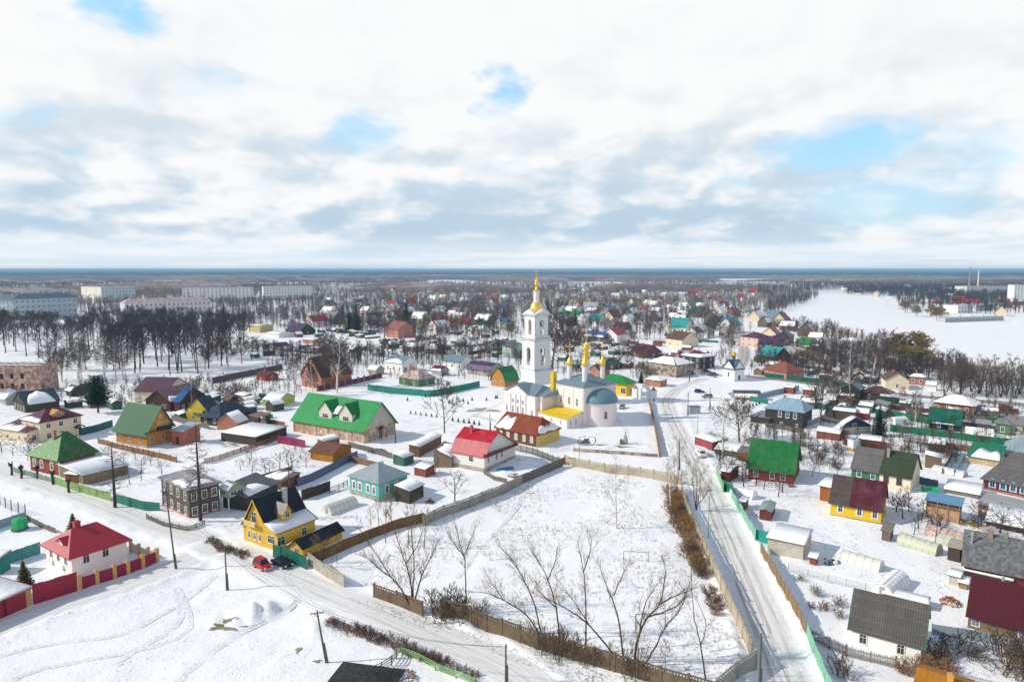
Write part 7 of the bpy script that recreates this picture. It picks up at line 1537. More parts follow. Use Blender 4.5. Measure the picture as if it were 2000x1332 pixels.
scatter(['fruit'], [(1380, 930), (1450, 960), (1460, 925), (1400, 895)], 8, (3.5, 6), 'bare fruit tree between the street and the green-roof red house', 'fruit trees beside the red house', seed=48)
scatter(['fruit'], [(1470, 975), (1560, 975), (1560, 950), (1470, 945)], 4, (4, 5.5), 'dark fruit tree in front of the red board wall', 'fruit trees before the red wall', seed=49)
scatter(['fruit', 'bush'], [(1740, 1040), (1830, 1060), (1850, 1010), (1750, 985)], 9, (3, 5), dict(fruit='dark fruit tree right of the low yellow house', bush='dense bare bush right of the low yellow house'), 'garden trees right of the yellow house', seed=50)
scatter(['fruit'], [(1890, 1050), (2000, 1065), (2000, 1030), (1900, 1020)], 6, (4, 5.5), 'dark fruit tree by the long snow-covered shed at the right', 'fruit trees by the long shed', seed=51)
scatter(['fruit', 'bush'], [(1830, 1300), (2000, 1330), (2000, 1265), (1830, 1245)], 12, (2.5, 5), dict(fruit='bare fruit tree right of the white cottage', bush='low bare bush right of the white cottage'), 'garden plants right of the white cottage', seed=52)
scatter(['fruit', 'bush'], [(1740, 900), (1900, 930), (1900, 875), (1745, 865)], 12, (2, 3.6), dict(fruit='thin fruit tree in the garden above the semi-detached house', bush='low bush in the garden above the semi-detached house'), 'garden trees above the semi-detached house', seed=53)
scatter(['fruit', 'bush'], [(1490, 880), (1620, 900), (1700, 880), (1690, 858), (1560, 850)], 12, (2, 3.6), dict(fruit='thin fruit tree below the grey plank fence', bush='low bush below the grey plank fence'), 'garden trees below the grey fence', seed=54)
scatter(['fruit'], [(200, 940), (400, 960), (400, 930), (300, 900), (190, 900)], 12, (2.5, 4.5), 'thin bare fruit tree in the snowy yard behind the larch', 'fruit trees in the larch yard', seed=55)
scatter(['fruit', 'round'], [(0, 900), (60, 905), (60, 880), (0, 880)], 4, (3.5, 6), dict(fruit='bare fruit tree at the left edge', round='brown bare tree at the left edge'), 'bare trees at the left edge', seed=56)
scatter(['rbush'], [(170, 985), (225, 1000), (228, 992), (175, 978)], 8, (1.0, 1.6), 'low brown bush at the foot of the larch', 'brown bushes under the larch', seed=57, minsep=1)
scatter(['rbush'], [(228, 1008), (270, 1012), (270, 996), (235, 996)], 6, (1.3, 2.0), 'dark bush right of the larch foot', 'dark bushes right of the larch', seed=58, minsep=1)
scatter(['ybush', 'ybush', 'bush'], [(1300, 960), (1310, 1000), (1324, 1050), (1348, 1095), (1370, 1132), (1384, 1136), (1360, 1075), (1346, 1040), (1336, 1005), (1322, 965)], 56, (1.1, 3.0), 'tall yellow-brown dry bush along the inner side of the street fence', 'dry bushes along the pale field fence', seed=59, minsep=.9)
scatter(['rbush'], [(1375, 1150), (1400, 1200), (1412, 1195), (1385, 1150)], 12, (.8, 1.5), 'reddish dry bush beside the pale fence, lower end', 'reddish bushes by the lower fence', seed=60, minsep=1)
scatter(['rbush'], [(640, 1213), (720, 1232), (790, 1262), (925, 1318), (930, 1326), (780, 1270), (700, 1238), (640, 1219)], 44, (.7, 1.1), 'low reddish-brown hedge bush along the lane', 'reddish hedge bushes along the lane', seed=61, minsep=.7, avoid=False)
scatter(['rbush'], [(402, 1058), (440, 1080), (480, 1090), (484, 1082), (440, 1068), (410, 1052)], 18, (.7, 1.0), 'small grey-brown hedge bush before the yellow house', 'hedge bushes before the yellow house', seed=62, minsep=.8, avoid=False)
scatter(['fg', 'bush'], [(860, 1212), (960, 1240), (960, 1228), (870, 1200)], 9, (2.5, 5), dict(fg='thin sapling at the left end of the dark concrete fence', bush='tangle of dry stems at the left end of the dark concrete fence'), 'saplings at the dark concrete fence', seed=63, minsep=1)
scatter(['fg', 'bush'], [(1000, 1262), (1300, 1345), (1300, 1325), (1000, 1240)], 22, (2.5, 6), dict(fg='thin bare sapling growing along the dark concrete fence', bush='thin dry brush growing along the dark concrete fence'), 'brush along the dark concrete fence', seed=64, minsep=1.2, wide=(.5, .8))
scatter(['fg', 'fruit'], [(605, 1105), (660, 1118), (660, 1098), (620, 1096)], 5, (4, 6.5), dict(fg='thin bare tree beside the short concrete piece near the cars', fruit='dark small tree beside the short concrete piece near the cars'), 'small trees near the parked cars', seed=65, minsep=2, wide=(.6, .9))
scatter(['fg'], [(700, 1060), (830, 1080), (830, 1040), (740, 1030)], 6, (6, 8), 'thin yellowish bare sapling below the rusty brown plank fence', 'yellowish saplings by the plank fence', seed=66, minsep=2, wide=(.6, .9))
scatter(['rbush', 'bush'], [(1560, 1130), (1640, 1180), (1640, 1210), (1580, 1190)], 10, (1, 2), dict(rbush='low bare bush behind the brown street fence', bush='bare shrub behind the brown street fence'), 'shrubs behind the street fence', seed=67)
scatter(['bush'], [(1600, 1320), (1650, 1330), (1660, 1305), (1610, 1295)], 4, (2.5, 3.5), 'dense dark leafless bush in front of the picket fence', 'dark bushes before the picket fence', seed=68)
scatter(['rbush', 'ybush'], [(1765, 1318), (1850, 1322), (1850, 1298), (1775, 1300)], 7, (1.4, 2.4), dict(rbush='reddish brush heap before the orange roof', ybush='orange-brown brush heap before the orange roof'), 'brush heap by the orange roof', seed=69, minsep=1)
scatter(['round'], [(640, 640), (700, 650), (840, 665), (1000, 670), (1000, 600), (640, 590)], 46, (10, 15), 'bare grey-brown tree between the distant roofs left of the tower', 'bare trees between the distant central roofs', seed=70, minsep=12)
scatter(['round', 'poplar'], [(1090, 660), (1440, 680), (1440, 600), (1090, 592)], 46, (10, 15), dict(round='bare grey-brown tree between distant roofs right of the tower', poplar='narrow bare tree between distant roofs right of the tower'), 'bare trees between the distant right roofs', seed=71, minsep=12)
scatter(['golden', 'round'], [(1720, 612), (1790, 618), (1850, 640), (1860, 628), (1780, 600), (1730, 600)], 10, (9, 13), dict(golden='brownish willow on the far river bank', round='bare tree on the far river bank'), 'trees on the far river bank', seed=72, minsep=9, wide=(1.2, 1.6), avoid=False)
scatter(['spruce'], [(820, 610), (1000, 640), (1440, 640), (1440, 590), (820, 590)], 12, (10, 15), 'dark distant spruce among the far roofs', 'distant dark spruces among the roofs', seed=73, minsep=20)
# ------------------------------------------------------------------ thousands of farther trees: one object
def lowtree(seed, n=34, r=.13):
 rnd = random.Random(seed); m_ = MB(); m_.tube([(0, 0, 0), (0, 0, 6), (rnd.uniform(-.5, .5), 0, 12)], [.25, .18, .04], 3, cap=False)
 for i in range(n):
  t = rnd.uniform(.25, .95); a = rnd.uniform(0, 6.28); L = 5.2*(1-t*.55); d_ = Vector((math.cos(a), math.sin(a), rnd.uniform(.5, 1.3))).normalized(); p = Vector((0, 0, 12*t)); e = p+d_*L; sd = d_.orthogonal().normalized()*r
  m_.f.append((len(m_.v), len(m_.v)+1, len(m_.v)+2)); m_.v += [tuple(p+sd), tuple(p-sd), tuple(e)]; m_.mi.append(0)
  for k in range(2):
   q_ = p.lerp(e, rnd.uniform(.3, .8)); e2 = q_+(d_+Vector((rnd.uniform(-1, 1), rnd.uniform(-1, 1), rnd.uniform(-.3, .8)))*.9)*L*.4; sd2 = Vector((rnd.uniform(-1, 1), rnd.uniform(-1, 1), 0))*r*.8
   m_.f.append((len(m_.v), len(m_.v)+1, len(m_.v)+2)); m_.v += [tuple(q_+sd2), tuple(q_-sd2), tuple(e2)]; m_.mi.append(0)
 v = np.array(m_.v); tri = []
 for f_ in m_.f:
  for k in range(1, len(f_)-1): tri.append((f_[0], f_[k], f_[k+1]))
 return v, np.array(tri)
LT = [lowtree(s_, 30) for s_ in range(5)]
def far_trees(name, poly, n, seed, mt, hr=(.6, 1.2), clump=.0):
 rs = np.random.RandomState(seed); xs = [p[0] for p in poly]; ys = [p[1] for p in poly]; VV = []; TT = []; off = 0; cnt = 0; tries = 0
 wts = [P(x, y) for x, y in poly]; X0, X1 = min(p.x for p in wts), max(p.x for p in wts); Y0, Y1 = min(p.y for p in wts), max(p.y for p in wts)
 while cnt < n and tries < n*30:
  tries += 1; x = rs.uniform(X0, X1); y = math.exp(rs.uniform(math.log(Y0), math.log(Y1))); c = False; j = len(wts)-1
  for i in range(len(wts)):
   if ((wts[i].y > y) != (wts[j].y > y)) and (x < (wts[j].x-wts[i].x)*(y-wts[i].y)/(wts[j].y-wts[i].y)+wts[i].x): c = not c
   j = i
  if not c: continue
  if clump and math.sin(x*.011+seed)+math.sin(y*.007+x*.004)+.6*math.sin(x*.031-y*.013) < clump: continue
  if y < 600 and any(np.min(np.hypot(arr[:, 0]-x, arr[:, 1]-y)) < w_/2+2 for arr, w_ in RARR): continue
  if y < 900 and any(abs(cx-x) < 8 and abs(cy-y) < 8 for cx, cy, _, _, _ in FOOT): continue
  v, t = LT[rs.randint(5)]; s_ = rs.uniform(*hr); a = rs.uniform(0, 6.28); ca_, sa_ = math.cos(a), math.sin(a)
  w_ = v*np.array([s_, s_, s_]); w_ = np.stack([w_[:, 0]*ca_-w_[:, 1]*sa_+x, w_[:, 0]*sa_+w_[:, 1]*ca_+y, w_[:, 2]], 1); VV.append(w_); TT.append(t+off); off += len(v); cnt += 1
 V = np.vstack(VV).astype(np.float32); T = np.vstack(TT).astype(np.int32); me = bpy.data.meshes.new(name)
 me.vertices.add(len(V)); me.vertices.foreach_set('co', V.ravel()); me.loops.add(T.size); me.loops.foreach_set('vertex_index', T.ravel()); me.polygons.add(len(T)); me.polygons.foreach_set('loop_start', np.arange(0, T.size, 3, dtype=np.int32)); me.polygons.foreach_set('loop_total', np.full(len(T), 3, dtype=np.int32)); me.update(); me.validate()
 me.materials.append(mt); o = bpy.data.objects.new(name, me); C.objects.link(o); return o
tag(far_trees('distant_trees', [(0, 575), (640, 568), (1230, 563), (1490, 562), (1540, 600), (1440, 670), (1090, 662), (1000, 668), (640, 650), (480, 640), (0, 612)], 7200, 1, mat('twig', (.12, .092, .088)), (.5, 1.0), -1.5), 'bare woods and garden trees filling the distance between the far roofs', 'trees', kind='stuff')
tag(far_trees('plain_trees', [(0, 556), (2000, 554), (2000, 562), (1500, 568), (640, 572), (0, 580)], 3000, 21, mat('twig', (.16, .125, .115)), (.9, 1.4), -.6), 'faint brown bare trees scattered over the far plain', 'trees', kind='stuff')
tag(far_trees('distant_birches', [(0, 575), (640, 568), (1230, 566), (1500, 562), (1600, 580), (1500, 625), (640, 632), (480, 625), (0, 600)], 2000, 2, mat('twig', (.24, .19, .16)), (.8, 1.3), -.6), 'paler birch woods mixed among the distant trees', 'trees', kind='stuff')
tag(far_trees('riverside_woods', [(1480, 576), (1500, 600), (1500, 618), (1540, 606), (1600, 583), (1590, 570), (1640, 566), (1650, 576), (1740, 583), (1760, 600), (1850, 612), (2100, 618), (2100, 562), (1860, 552), (1640, 552), (1480, 560)], 4200, 3, mat('twig', (.055, .05, .055)), (.7, 1.2), -1.6), 'dark bare woods beyond the frozen river', 'trees', kind='stuff')
tag(far_trees('garden_thickets', [(60, 760), (470, 745), (560, 700), (1000, 712), (1100, 745), (1235, 738), (1250, 715), (1400, 690), (1500, 690), (1600, 700), (1850, 720), (2050, 770), (2050, 905), (1640, 890), (1450, 860), (1470, 835), (1600, 790), (1600, 750), (1465, 728), (1300, 712), (1250, 745), (960, 745), (720, 740), (480, 800), (200, 800), (0, 790), (0, 760)], 1600, 7, TWB, (.16, .42), -.7), 'tangled bare brush between the gardens of the middle distance', 'brush', kind='stuff')
tag(far_trees('orchard_brush', [(480, 690), (1000, 690), (1100, 730), (1440, 700), (1500, 650), (1900, 720), (1900, 760), (1500, 728), (1440, 700), (1240, 715), (1100, 740), (1000, 712), (560, 712)], 1000, 8, TWP, (.35, .8), -.9), 'grey-brown orchard brush among the middle houses', 'brush', kind='stuff')
# ------------------------------------------------------------------ yards of the middle distance: small sheds and plot fences
def yards(poly, ns, nf, zone, seed, smin=9):
 rnd = random.Random(seed); wts = [P(x, y) for x, y in poly]; X0, X1 = min(p.x for p in wts), max(p.x for p in wts); Y0, Y1 = min(p.y for p in wts), max(p.y for p in wts); pl = []; k = 0
 def ok(x, y):
  c = False; j = len(wts)-1
  for i in range(len(wts)):
   if ((wts[i].y > y) != (wts[j].y > y)) and (x < (wts[j].x-wts[i].x)*(y-wts[i].y)/(wts[j].y-wts[i].y)+wts[i].x): c = not c
   j = i
  return c and not blocked(x, y)
 WC = [(.10, .08, .07), (.22, .15, .10), (.20, .19, .18), (.06, .16, .11), (.26, .09, .06)]; WN = ['dark', 'brown', 'grey', 'green', 'red-brown']; cnt = 0
 while cnt < ns and k < ns*40:
  k += 1; x, y = rnd.uniform(X0, X1), rnd.uniform(Y0, Y1)
  if not (ok(x, y) and ok(x+3, y+2) and ok(x-3, y-2)) or any(abs(a-x)+abs(b-y) < smin for a, b in pl): continue
  pl.append((x, y)); i = rnd.randrange(5); sn = rnd.random() < .75; gb = rnd.random() < .5
  house('shed', 'small %s plank shed with %s roof %s' % (WN[i], 'snowy' if sn else 'bare tin', zone), 'shed', at=(x, y, TH+rnd.choice((0, math.pi/2))+rnd.uniform(-.1, .1), rnd.uniform(2.6, 4.6), rnd.uniform(3.2, 7)), eh=rnd.uniform(1.9, 2.7), roof='gable' if gb else 'shed', pitch=rnd.uniform(24, 36) if gb else rnd.uniform(4, 12), rm=mat('seam', rnd.choice(((.22, .22, .22), (.16, .1, .08), (.3, .34, .37)))), wm=mat('planks', WC[i]), ov=.25, gv=.25, snow=[(0, .02, .98, 0, 1)]+([(1, .02, .98, 0, 1)] if gb else []) if sn else (), group='small %s sheds %s' % (WN[i], zone)); cnt += 1
  FOOT.append((x, y, 0, 2.5, 2.5))
 FC = [(GRNF, 'dark green sheet', 'sheet'), (GPL, 'grey plank', 'plank'), (RPL, 'brown plank', 'plank'), (GPL, 'grey picket', 'picket'), (SH((.12, .04, .04)), 'dark red sheet', 'sheet'), (BLG, 'blue-grey sheet', 'sheet')]; cnt = k = 0
 while cnt < nf and k < nf*60:
  k += 1; x, y = rnd.uniform(X0, X1), rnd.uniform(Y0, Y1); a = TH+rnd.choice((0, math.pi/2))+rnd.uniform(-.05, .05); L = rnd.uniform(9, 26); dx, dy = math.cos(a)*L, math.sin(a)*L
  if not all(ok(x+dx*t, y+dy*t) for t in (0, .25, .5, .75, 1)): continue
  m_, n_, kd = FC[rnd.randrange(6)]; fence('plot_fence', '%s plot fence %s' % (n_, zone), [(x, y, 0), (x+dx, y+dy, 0)], rnd.uniform(1.2, 2.0), m_, kd, None, 3, px=False, group='%s plot fences %s' % (n_, zone)); cnt += 1
yards([(480, 700), (740, 690), (1010, 715), (1010, 650), (640, 645), (520, 660)], 34, 22, 'in the yards left of the bell tower', 61)
yards([(1085, 730), (1240, 728), (1440, 690), (1440, 640), (1090, 650)], 30, 20, 'in the yards beyond the church', 62)
yards([(1465, 732), (1640, 748), (1830, 768), (1830, 730), (1700, 700), (1600, 680), (1480, 690)], 26, 18, 'between river and main road', 63)
yards([(1500, 760), (1640, 770), (2010, 805), (2010, 850), (1900, 845), (1620, 820)], 20, 14, 'in the plots below the main road', 64)
yards([(1580, 850), (1730, 860), (1950, 885), (1900, 930), (1820, 940), (1640, 880)], 6, 8, 'in the gardens above the semi-detached house', 65, 14)
yards([(90, 800), (180, 790), (560, 770), (560, 845), (470, 860), (240, 800)], 14, 14, 'in the yards behind the orange log house', 66)
yards([(180, 900), (420, 925), (560, 880), (640, 860), (860, 900), (860, 960), (700, 1000), (640, 940), (400, 960)], 3, 3, 'in the yards around the turquoise house', 67, 14)
tag(far_trees('river_brush', [(1500, 640), (1560, 660), (1700, 690), (1860, 745), (2020, 775), (2020, 762), (1860, 722), (1700, 668), (1600, 645), (1520, 628)], 420, 13, TWB, (.3, .7)), 'bare brush along the near river bank', 'brush', kind='stuff')
tag(far_trees('middle_trees', [(640, 600), (1000, 600), (1000, 668), (640, 655)], 650, 14, TWP, (.6, 1.0)), 'grey bare trees between the roofs left of the bell tower', 'trees', kind='stuff')
tag(far_trees('far_bank_woods', [(1640, 564), (2010, 562), (2010, 590), (1880, 597), (1800, 590), (1740, 582)], 1700, 11, mat('twig', (.055, .05, .06)), (.7, 1.2)), 'dark blue-grey woods on the far bank around the factory', 'trees', kind='stuff')
tag(far_trees('grove_edge_trees', [(415, 598), (640, 586), (650, 640), (505, 646), (480, 660)], 420, 12, mat('twig', (.12, .092, .088)), (.7, 1.1)), 'grey-purple bare trees between apartment blocks and park grove', 'trees', kind='stuff')
# ------------------------------------------------------------------ far forest canopy, kilometres away
def forest():
 ang = np.radians(np.arange(-52, 52.01, .22)); rad = [1300.0]
 while rad[-1] < 70000: rad.append(rad[-1]*1.012)
 Rr = np.array(rad); X = np.outer(Rr, np.sin(ang)); Y = np.outer(Rr, np.cos(ang))
 def fb(x, y, s_, seed, oc=4):
  rs = np.random.RandomState(seed); h = 0
  for k in range(oc):
   for j in range(3): a = rs.uniform(0, 6.28); f_ = 6.28/s_*1.9**k*rs.uniform(.7, 1.3); h = h+np.sin((x*math.cos(a)+y*math.sin(a))*f_+rs.uniform(0, 6.28))/1.7**k
  return h
 m1 = fb(X, Y*.45, 2600, 4); lr = np.hypot(X, Y)
 dens = m1+np.clip((lr-1500)/3500, 0, 1)*2.6+np.clip((lr-7000)/6000, 0, 1)*2.5+.5
 dens -= 4*np.exp(-((lr-1250)/220)**2)
 # open snowfields seen in the picture
 for (px, py, rx, ry, k) in ((1180, 556, 900, 260, 3.2), (560, 539, 3500, 600, 4), (1560, 546, 700, 500, 4), (1100, 563, 700, 130, 3), (1400, 541, 900, 700, 3), (900, 553, 700, 160, 2.0), (1740, 560, 300, 200, 2), (1620, 577, 300, 150, 4), (1350, 552, 500, 250, 2.5), (120, 548, 600, 160, 2), (1780, 575, 600, 200, 3)):
  g = P(px, py); dens -= k*np.exp(-((X-g.x)/rx)**2-((Y-g.y)/ry)**2)
 rs = np.random.RandomState(9); hh = 13+5*rs.rand(*X.shape)+3*fb(X, Y, 300, 6, 2)*.3; hh = hh*np.clip((dens-.0)*1.3, 0, 1)
 keep = dens > 0.02; na = len(ang); idx = np.arange(X.size).reshape(X.shape)
 q = np.stack([idx[:-1, :-1], idx[:-1, 1:], idx[1:, 1:], idx[1:, :-1]], -1).reshape(-1, 4); kk = (keep[:-1, :-1] | keep[:-1, 1:] | keep[1:, 1:] | keep[1:, :-1]).ravel(); q = q[kk]
 Z = np.where(keep, hh, 0.0); V = np.stack([X, Y, Z], -1).reshape(-1, 3)
 used = np.unique(q); rem = np.full(X.size, -1); rem[used] = np.arange(len(used)); q = rem[q][:, ::-1]; V = V[used]
 me = bpy.data.meshes.new('far_forest'); me.vertices.add(len(V)); me.vertices.foreach_set('co', V.astype(np.float32).ravel()); me.loops.add(q.size); me.loops.foreach_set('vertex_index', q.astype(np.int32).ravel()); me.polygons.add(len(q)); me.polygons.foreach_set('loop_start', np.arange(0, q.size, 4, dtype=np.int32)); me.polygons.foreach_set('loop_total', np.full(len(q), 4, dtype=np.int32)); me.update(); me.validate()
 m = bpy.data.materials.new('forest_canopy'); m.use_nodes = True; s = NT(m.node_tree); bs = m.node_tree.nodes['Principled BSDF']; ob = s.n('ShaderNodeTexCoord').outputs['Object']
 n1_ = s.noise(ob, .0016, 5, .6); n2_ = s.noise(ob, .03, 5, .7)
 base = s.mix(s.ss(n1_, .42, .58), (.13, .10, .10), (.24, .18, .155)); base = s.mix(s.ss(n2_, .45, .7, 0, .5), base, (.42, .38, .36))
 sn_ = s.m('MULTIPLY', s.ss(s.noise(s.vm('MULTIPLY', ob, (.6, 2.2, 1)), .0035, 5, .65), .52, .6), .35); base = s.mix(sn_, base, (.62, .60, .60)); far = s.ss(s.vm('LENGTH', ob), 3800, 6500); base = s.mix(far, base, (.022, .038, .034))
 s.put(bs.inputs['Base Color'], base); bs.inputs['Roughness'].default_value = 1; bs.inputs['Specular IOR Level'].default_value = 0
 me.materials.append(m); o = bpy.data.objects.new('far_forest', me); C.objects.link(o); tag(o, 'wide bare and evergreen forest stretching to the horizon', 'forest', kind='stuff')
forest()


# ------------------------------------------------------------------ cars
def car(px, py, ang, col, label, kind='sedan', L=4.2, W_=1.7, Hh=1.45, box=False):
 g = P(px, py); root = empty('parked_car' if kind != 'van' else 'parked_van', (g.x, g.y, hz1(g.x, g.y)*.5+.03), R(ang), label, 'car' if kind != 'van' else 'van')
 pm = mat('carpaint', col, var=.04); l = L/2; w_ = W_/2
 if kind == 'van': prof = [(-l, .35), (-l, 1.0), (-l+.9, 1.15), (-l+1.5, Hh*.95), (-l+1.8, Hh), (l-.15, Hh), (l, Hh*.9), (l, .35)]; cab = None
 else:
  hd = .80 if kind == 'sedan' else .92
  prof = [(-l, .32), (-l-.02, .6), (-l+.12, hd-.12), (-l+1.1, hd), (l-.6 if kind == 'sedan' else l-.1, hd+.02), (l-.05, hd-.1), (l, .55), (l, .32)]
 def section(y, inset): return [Vector((x*(1-inset*.04), y, z if z < .5 else z-inset*.05)) for x, z in prof]
 m_ = MB(); rings = [section(-w_, 1), section(-w_+.12, 0), section(w_-.12, 0), section(w_, 1)]; n = len(prof); vs = [v for r_ in rings for v in r_]
 fs = [(j*n+i, j*n+(i+1) % n, (j+1)*n+(i+1) % n, (j+1)*n+i) for j in range(3) for i in range(n)]+[tuple(range(n-1, -1, -1)), tuple(3*n+i for i in range(n))]
 m_.mesh(vs, fs); body = m_.build('body', pm, root, uv=False)
 if kind != 'van':
  b0, b1 = -l+1.05, (l-.75 if kind == 'sedan' else l-.12); t0, t1 = -l+1.65, (l-1.35 if kind == 'sedan' else l-.4); z0_ = hd-.02; iw = w_-.10; it = w_-.28
  m_ = MB(); m_.mesh([(b0, -iw, z0_), (b1, -iw, z0_), (b1, iw, z0_), (b0, iw, z0_), (t0, -it, Hh-.06), (t1, -it, Hh-.06), (t1, it, Hh-.06), (t0, it, Hh-.06)], [(0, 1, 5, 4), (1, 2, 6, 5), (2, 3, 7, 6), (3, 0, 4, 7)]); m_.build('window', GLASS, root, uv=False)
  m_ = MB(); m_.box(t0-.05, -it-.02, Hh-.08, t1+.05, it+.02, Hh)
  for (bx_, tx_) in ((b0, t0), ((b0+b1)/2, (t0+t1)/2), (b1, t1)):
   for s_ in (-1, 1): m_.bar((bx_, s_*(iw+.01), z0_), (tx_, s_*(it+.01), Hh-.04), .08, .05)
  m_.build('roof', pm, root, uv=False)
 else:
  m_ = MB();
  for s_ in (-1, 1): m_.box(-l+1.5, s_*w_-.02, 1.2, -l+2.4, s_*w_+.02, Hh*.88)
  m_.mesh([(-l+.88, -w_+.2, 1.2), (-l+.88, w_-.2, 1.2), (-l+1.42, w_-.25, Hh*.9), (-l+1.42, -w_+.25, Hh*.9)], [(0, 1, 2, 3)]); m_.box(l, -w_+.2, 1.2, l+.03, w_-.2, Hh*.85); m_.build('window', GLASS, root, uv=False)
 for sx in (-l+.75, l-.8):
  for s_ in (-1, 1):
   wl = MB(); wl.tube([(sx, s_*(w_-.16), .32), (sx, s_*(w_+.03), .32)], .32, 12); wh = wl.build('wheel', mat('plastic', (.02, .02, .022), rough=.8), root, uv=False)
   rm_ = MB(); rm_.tube([(sx, s_*(w_+.0), .32), (sx, s_*(w_+.045), .32)], .19, 8); rm_.build('rim', mat('metal', (.5, .5, .52)), wh, uv=False)
 for s_ in (-1, 1):
  m_ = MB(); m_.box(-l-.05, s_*w_*.72-.16, .55, -l+.05, s_*w_*.72+.16, .72); m_.build('headlight', mat('plastic', (.7, .7, .68), rough=.2), root, uv=False)
  m_ = MB(); m_.box(l-.05, s_*w_*.78-.12, .55, l+.04, s_*w_*.78+.12, .75); m_.build('tail_light', mat('plastic', (.4, .01, .01), rough=.3), root, uv=False)
 m_ = MB(); m_.box(-l-.09, -w_+.05, .3, -l+.02, w_-.05, .47); m_.box(l-.02, -w_+.05, .3, l+.09, w_-.05, .47); m_.build('bumper', mat('plastic', (.08, .08, .085) if col != (.5, .02, .03) else (.6, .6, .6)), root, uv=False)
 return root
car(513, 1109, 140, (.5, .02, .03), 'boxy red off-road car parked in front of the yellow house', 'hatch', 3.8, 1.68, 1.64)
car(551, 1104, 140, (.012, .013, .018), 'black sedan parked beside the boxy red car', 'sedan', 4.4, 1.75, 1.42)
car(1366, 767, 175, (.02, .04, .13), 'dark blue small car on the snowy square', 'hatch', 3.9, 1.7, 1.5)
car(1381, 776, 5, (.20, .27, .26), 'grey-green car on the snowy square', 'hatch', 4.2, 1.75, 1.5)
car(1379, 727, 160, (.03, .03, .035), 'black car on the crossroads asphalt, further from the chapel', 'sedan', 4.5, 1.8, 1.5)
car(1394, 733, 160, (.09, .13, .16), 'grey-blue car on the crossroads asphalt beside the chapel', 'sedan', 4.6, 1.8, 1.5)
car(1369, 891, 95, (.75, .75, .76), 'white van parked by the pinkish corner shed', 'van', 4.6, 1.8, 1.9)
car(1215, 798, 70, (.30, .38, .42), 'pale grey car behind the church apse', 'hatch', 4.0, 1.7, 1.5)
# ------------------------------------------------------------------ poles
PW = mat('planks', (.13, .115, .10)); PG = mat('metal', (.30, .31, .32));
def pole(px, py, top, label, kind='wood', tilt=0.0, arm=True, name='utility_pole', lamp=False, tall=None):
 g = P(px, py); h_ = zat(g.x, g.y, top) if tall is None else tall; rt = empty(name, (g.x, g.y, hz1(g.x, g.y)*.6), R((px*37) % 90-45), label, 'pole', None); rt.rotation_euler = (0, tilt, 0)
 m_ = MB(); r_ = .15 if kind == 'wood' else .09; m_.tube([(0, 0, -.3), (0, 0, h_)], [r_, r_*.65], 7)
 if kind == 'wood' : m_.tube([(.2, 0, -.3), (.16, 0, 2.6)], [.14, .12], 6)
 m_.build('shaft', PW if kind == 'wood' else PG, rt)
 if arm:
  m_ = MB(); m_.bar((-.9, 0, h_-.35), (.9, 0, h_-.35), .1); m_.bar((-.5, 0, h_-.35), (0, 0, h_-.9), .06); m_.bar((.5, 0, h_-.35), (0, 0, h_-.9), .06); m_.build('crossarm', PW, rt)
  for x in (-.8, -.3, .3, .8): m_ = MB(); m_.lathe([(.05, h_-.3), (.07, h_-.2), (.05, h_-.1)], 6, (x, 0)); m_.build('insulator', mat('plastic', (.5, .5, .48)), rt)
 if lamp:
  m_ = MB(); m_.tube([(0, 0, h_-.6), (.5, 0, h_), (1.2, 0, h_+.1)], .04, 5); m_.box(1.1, -.12, h_+.02, 1.7, .12, h_+.14); m_.build('lamp_head', PG, rt)
 return rt
pole(343, 1111, 955, 'tall leaning wooden utility pole right of the brick pillar fence', tilt=-.07)
pole(443, 1149, 1066, 'thin grey wooden pole standing alone in front of the yellow house', arm=False)
pole(637, 1292, 1190, 'leaning wooden pole with crossarm and transformer frame in the foreground', tilt=-.14)
g = P(637, 1292);
pole(988, 1338, 1258, 'dark bare pole by the lane at the bottom edge', arm=False)
pole(1483, 1345, 1237, 'very dark thick pole beside the street at the bottom edge', arm=False)
pole(1383, 1052, 966, 'grey metal pole between street and pale concrete fence', 'metal', arm=False)
pole(1326, 922, 860, 'dark street pole left of the curved street', lamp=True, arm=False)
pole(1343, 812, 765, 'dark thick pole beside the grey bus shelter', arm=False)
pole(1362, 853, 806, 'thin grey metal pole right of the grey bus shelter', 'metal', arm=False)
pole(1386, 800, 757, 'dark pole behind the big white-limbed birch', arm=False)
pole(1346, 745, 697, 'wooden double pole at the crossroads beside two people', lamp=True)
pole(1395, 723, 690, 'thin pole with street lamp right of the grey corner house', lamp=True, arm=False)
pole(565, 957, 903, 'dark pole over the brown shed roof behind the slate-blue fence', arm=False)
pole(957, 841, 808, 'grey pole behind the bright red gambrel roof', arm=False)
pole(1131, 912, 854, 'thin grey pole with lamp below the church yard wall', 'metal', arm=False, lamp=True)
pole(834, 802, 786, 'short pale post on the church lawn', 'metal', arm=False)
pole(763, 774, 762, 'white short lamp post on the church lawn', 'metal', arm=False, lamp=True)
pole(772, 865, 822, 'dark pole at the right corner of the green roofed building', arm=False)
pole(711, 756, 715, 'grey pole beside the teal fence corner', 'metal', arm=False)
pole(697, 749, 706, 'thin white pole behind the brick pillar fence', 'metal', arm=False)
pole(1797, 884, 815, 'dark wooden pole behind the long green fence', arm=False)
pole(1506, 826, 775, 'white thin pole in front of the blackened log house', 'metal', arm=False)
pole(1582, 819, 772, 'dark thick pole right of the pale blue roof', arm=False)
pole(1885, 790, 742, 'thin pole beside the main road', 'metal', arm=False, lamp=True)
pole(1944, 795, 750, 'thin pole beside the main road near the right edge', 'metal', arm=False)
pole(1659, 782, 735, 'white thin pole in front of the grey-blue log house', 'metal', arm=False)
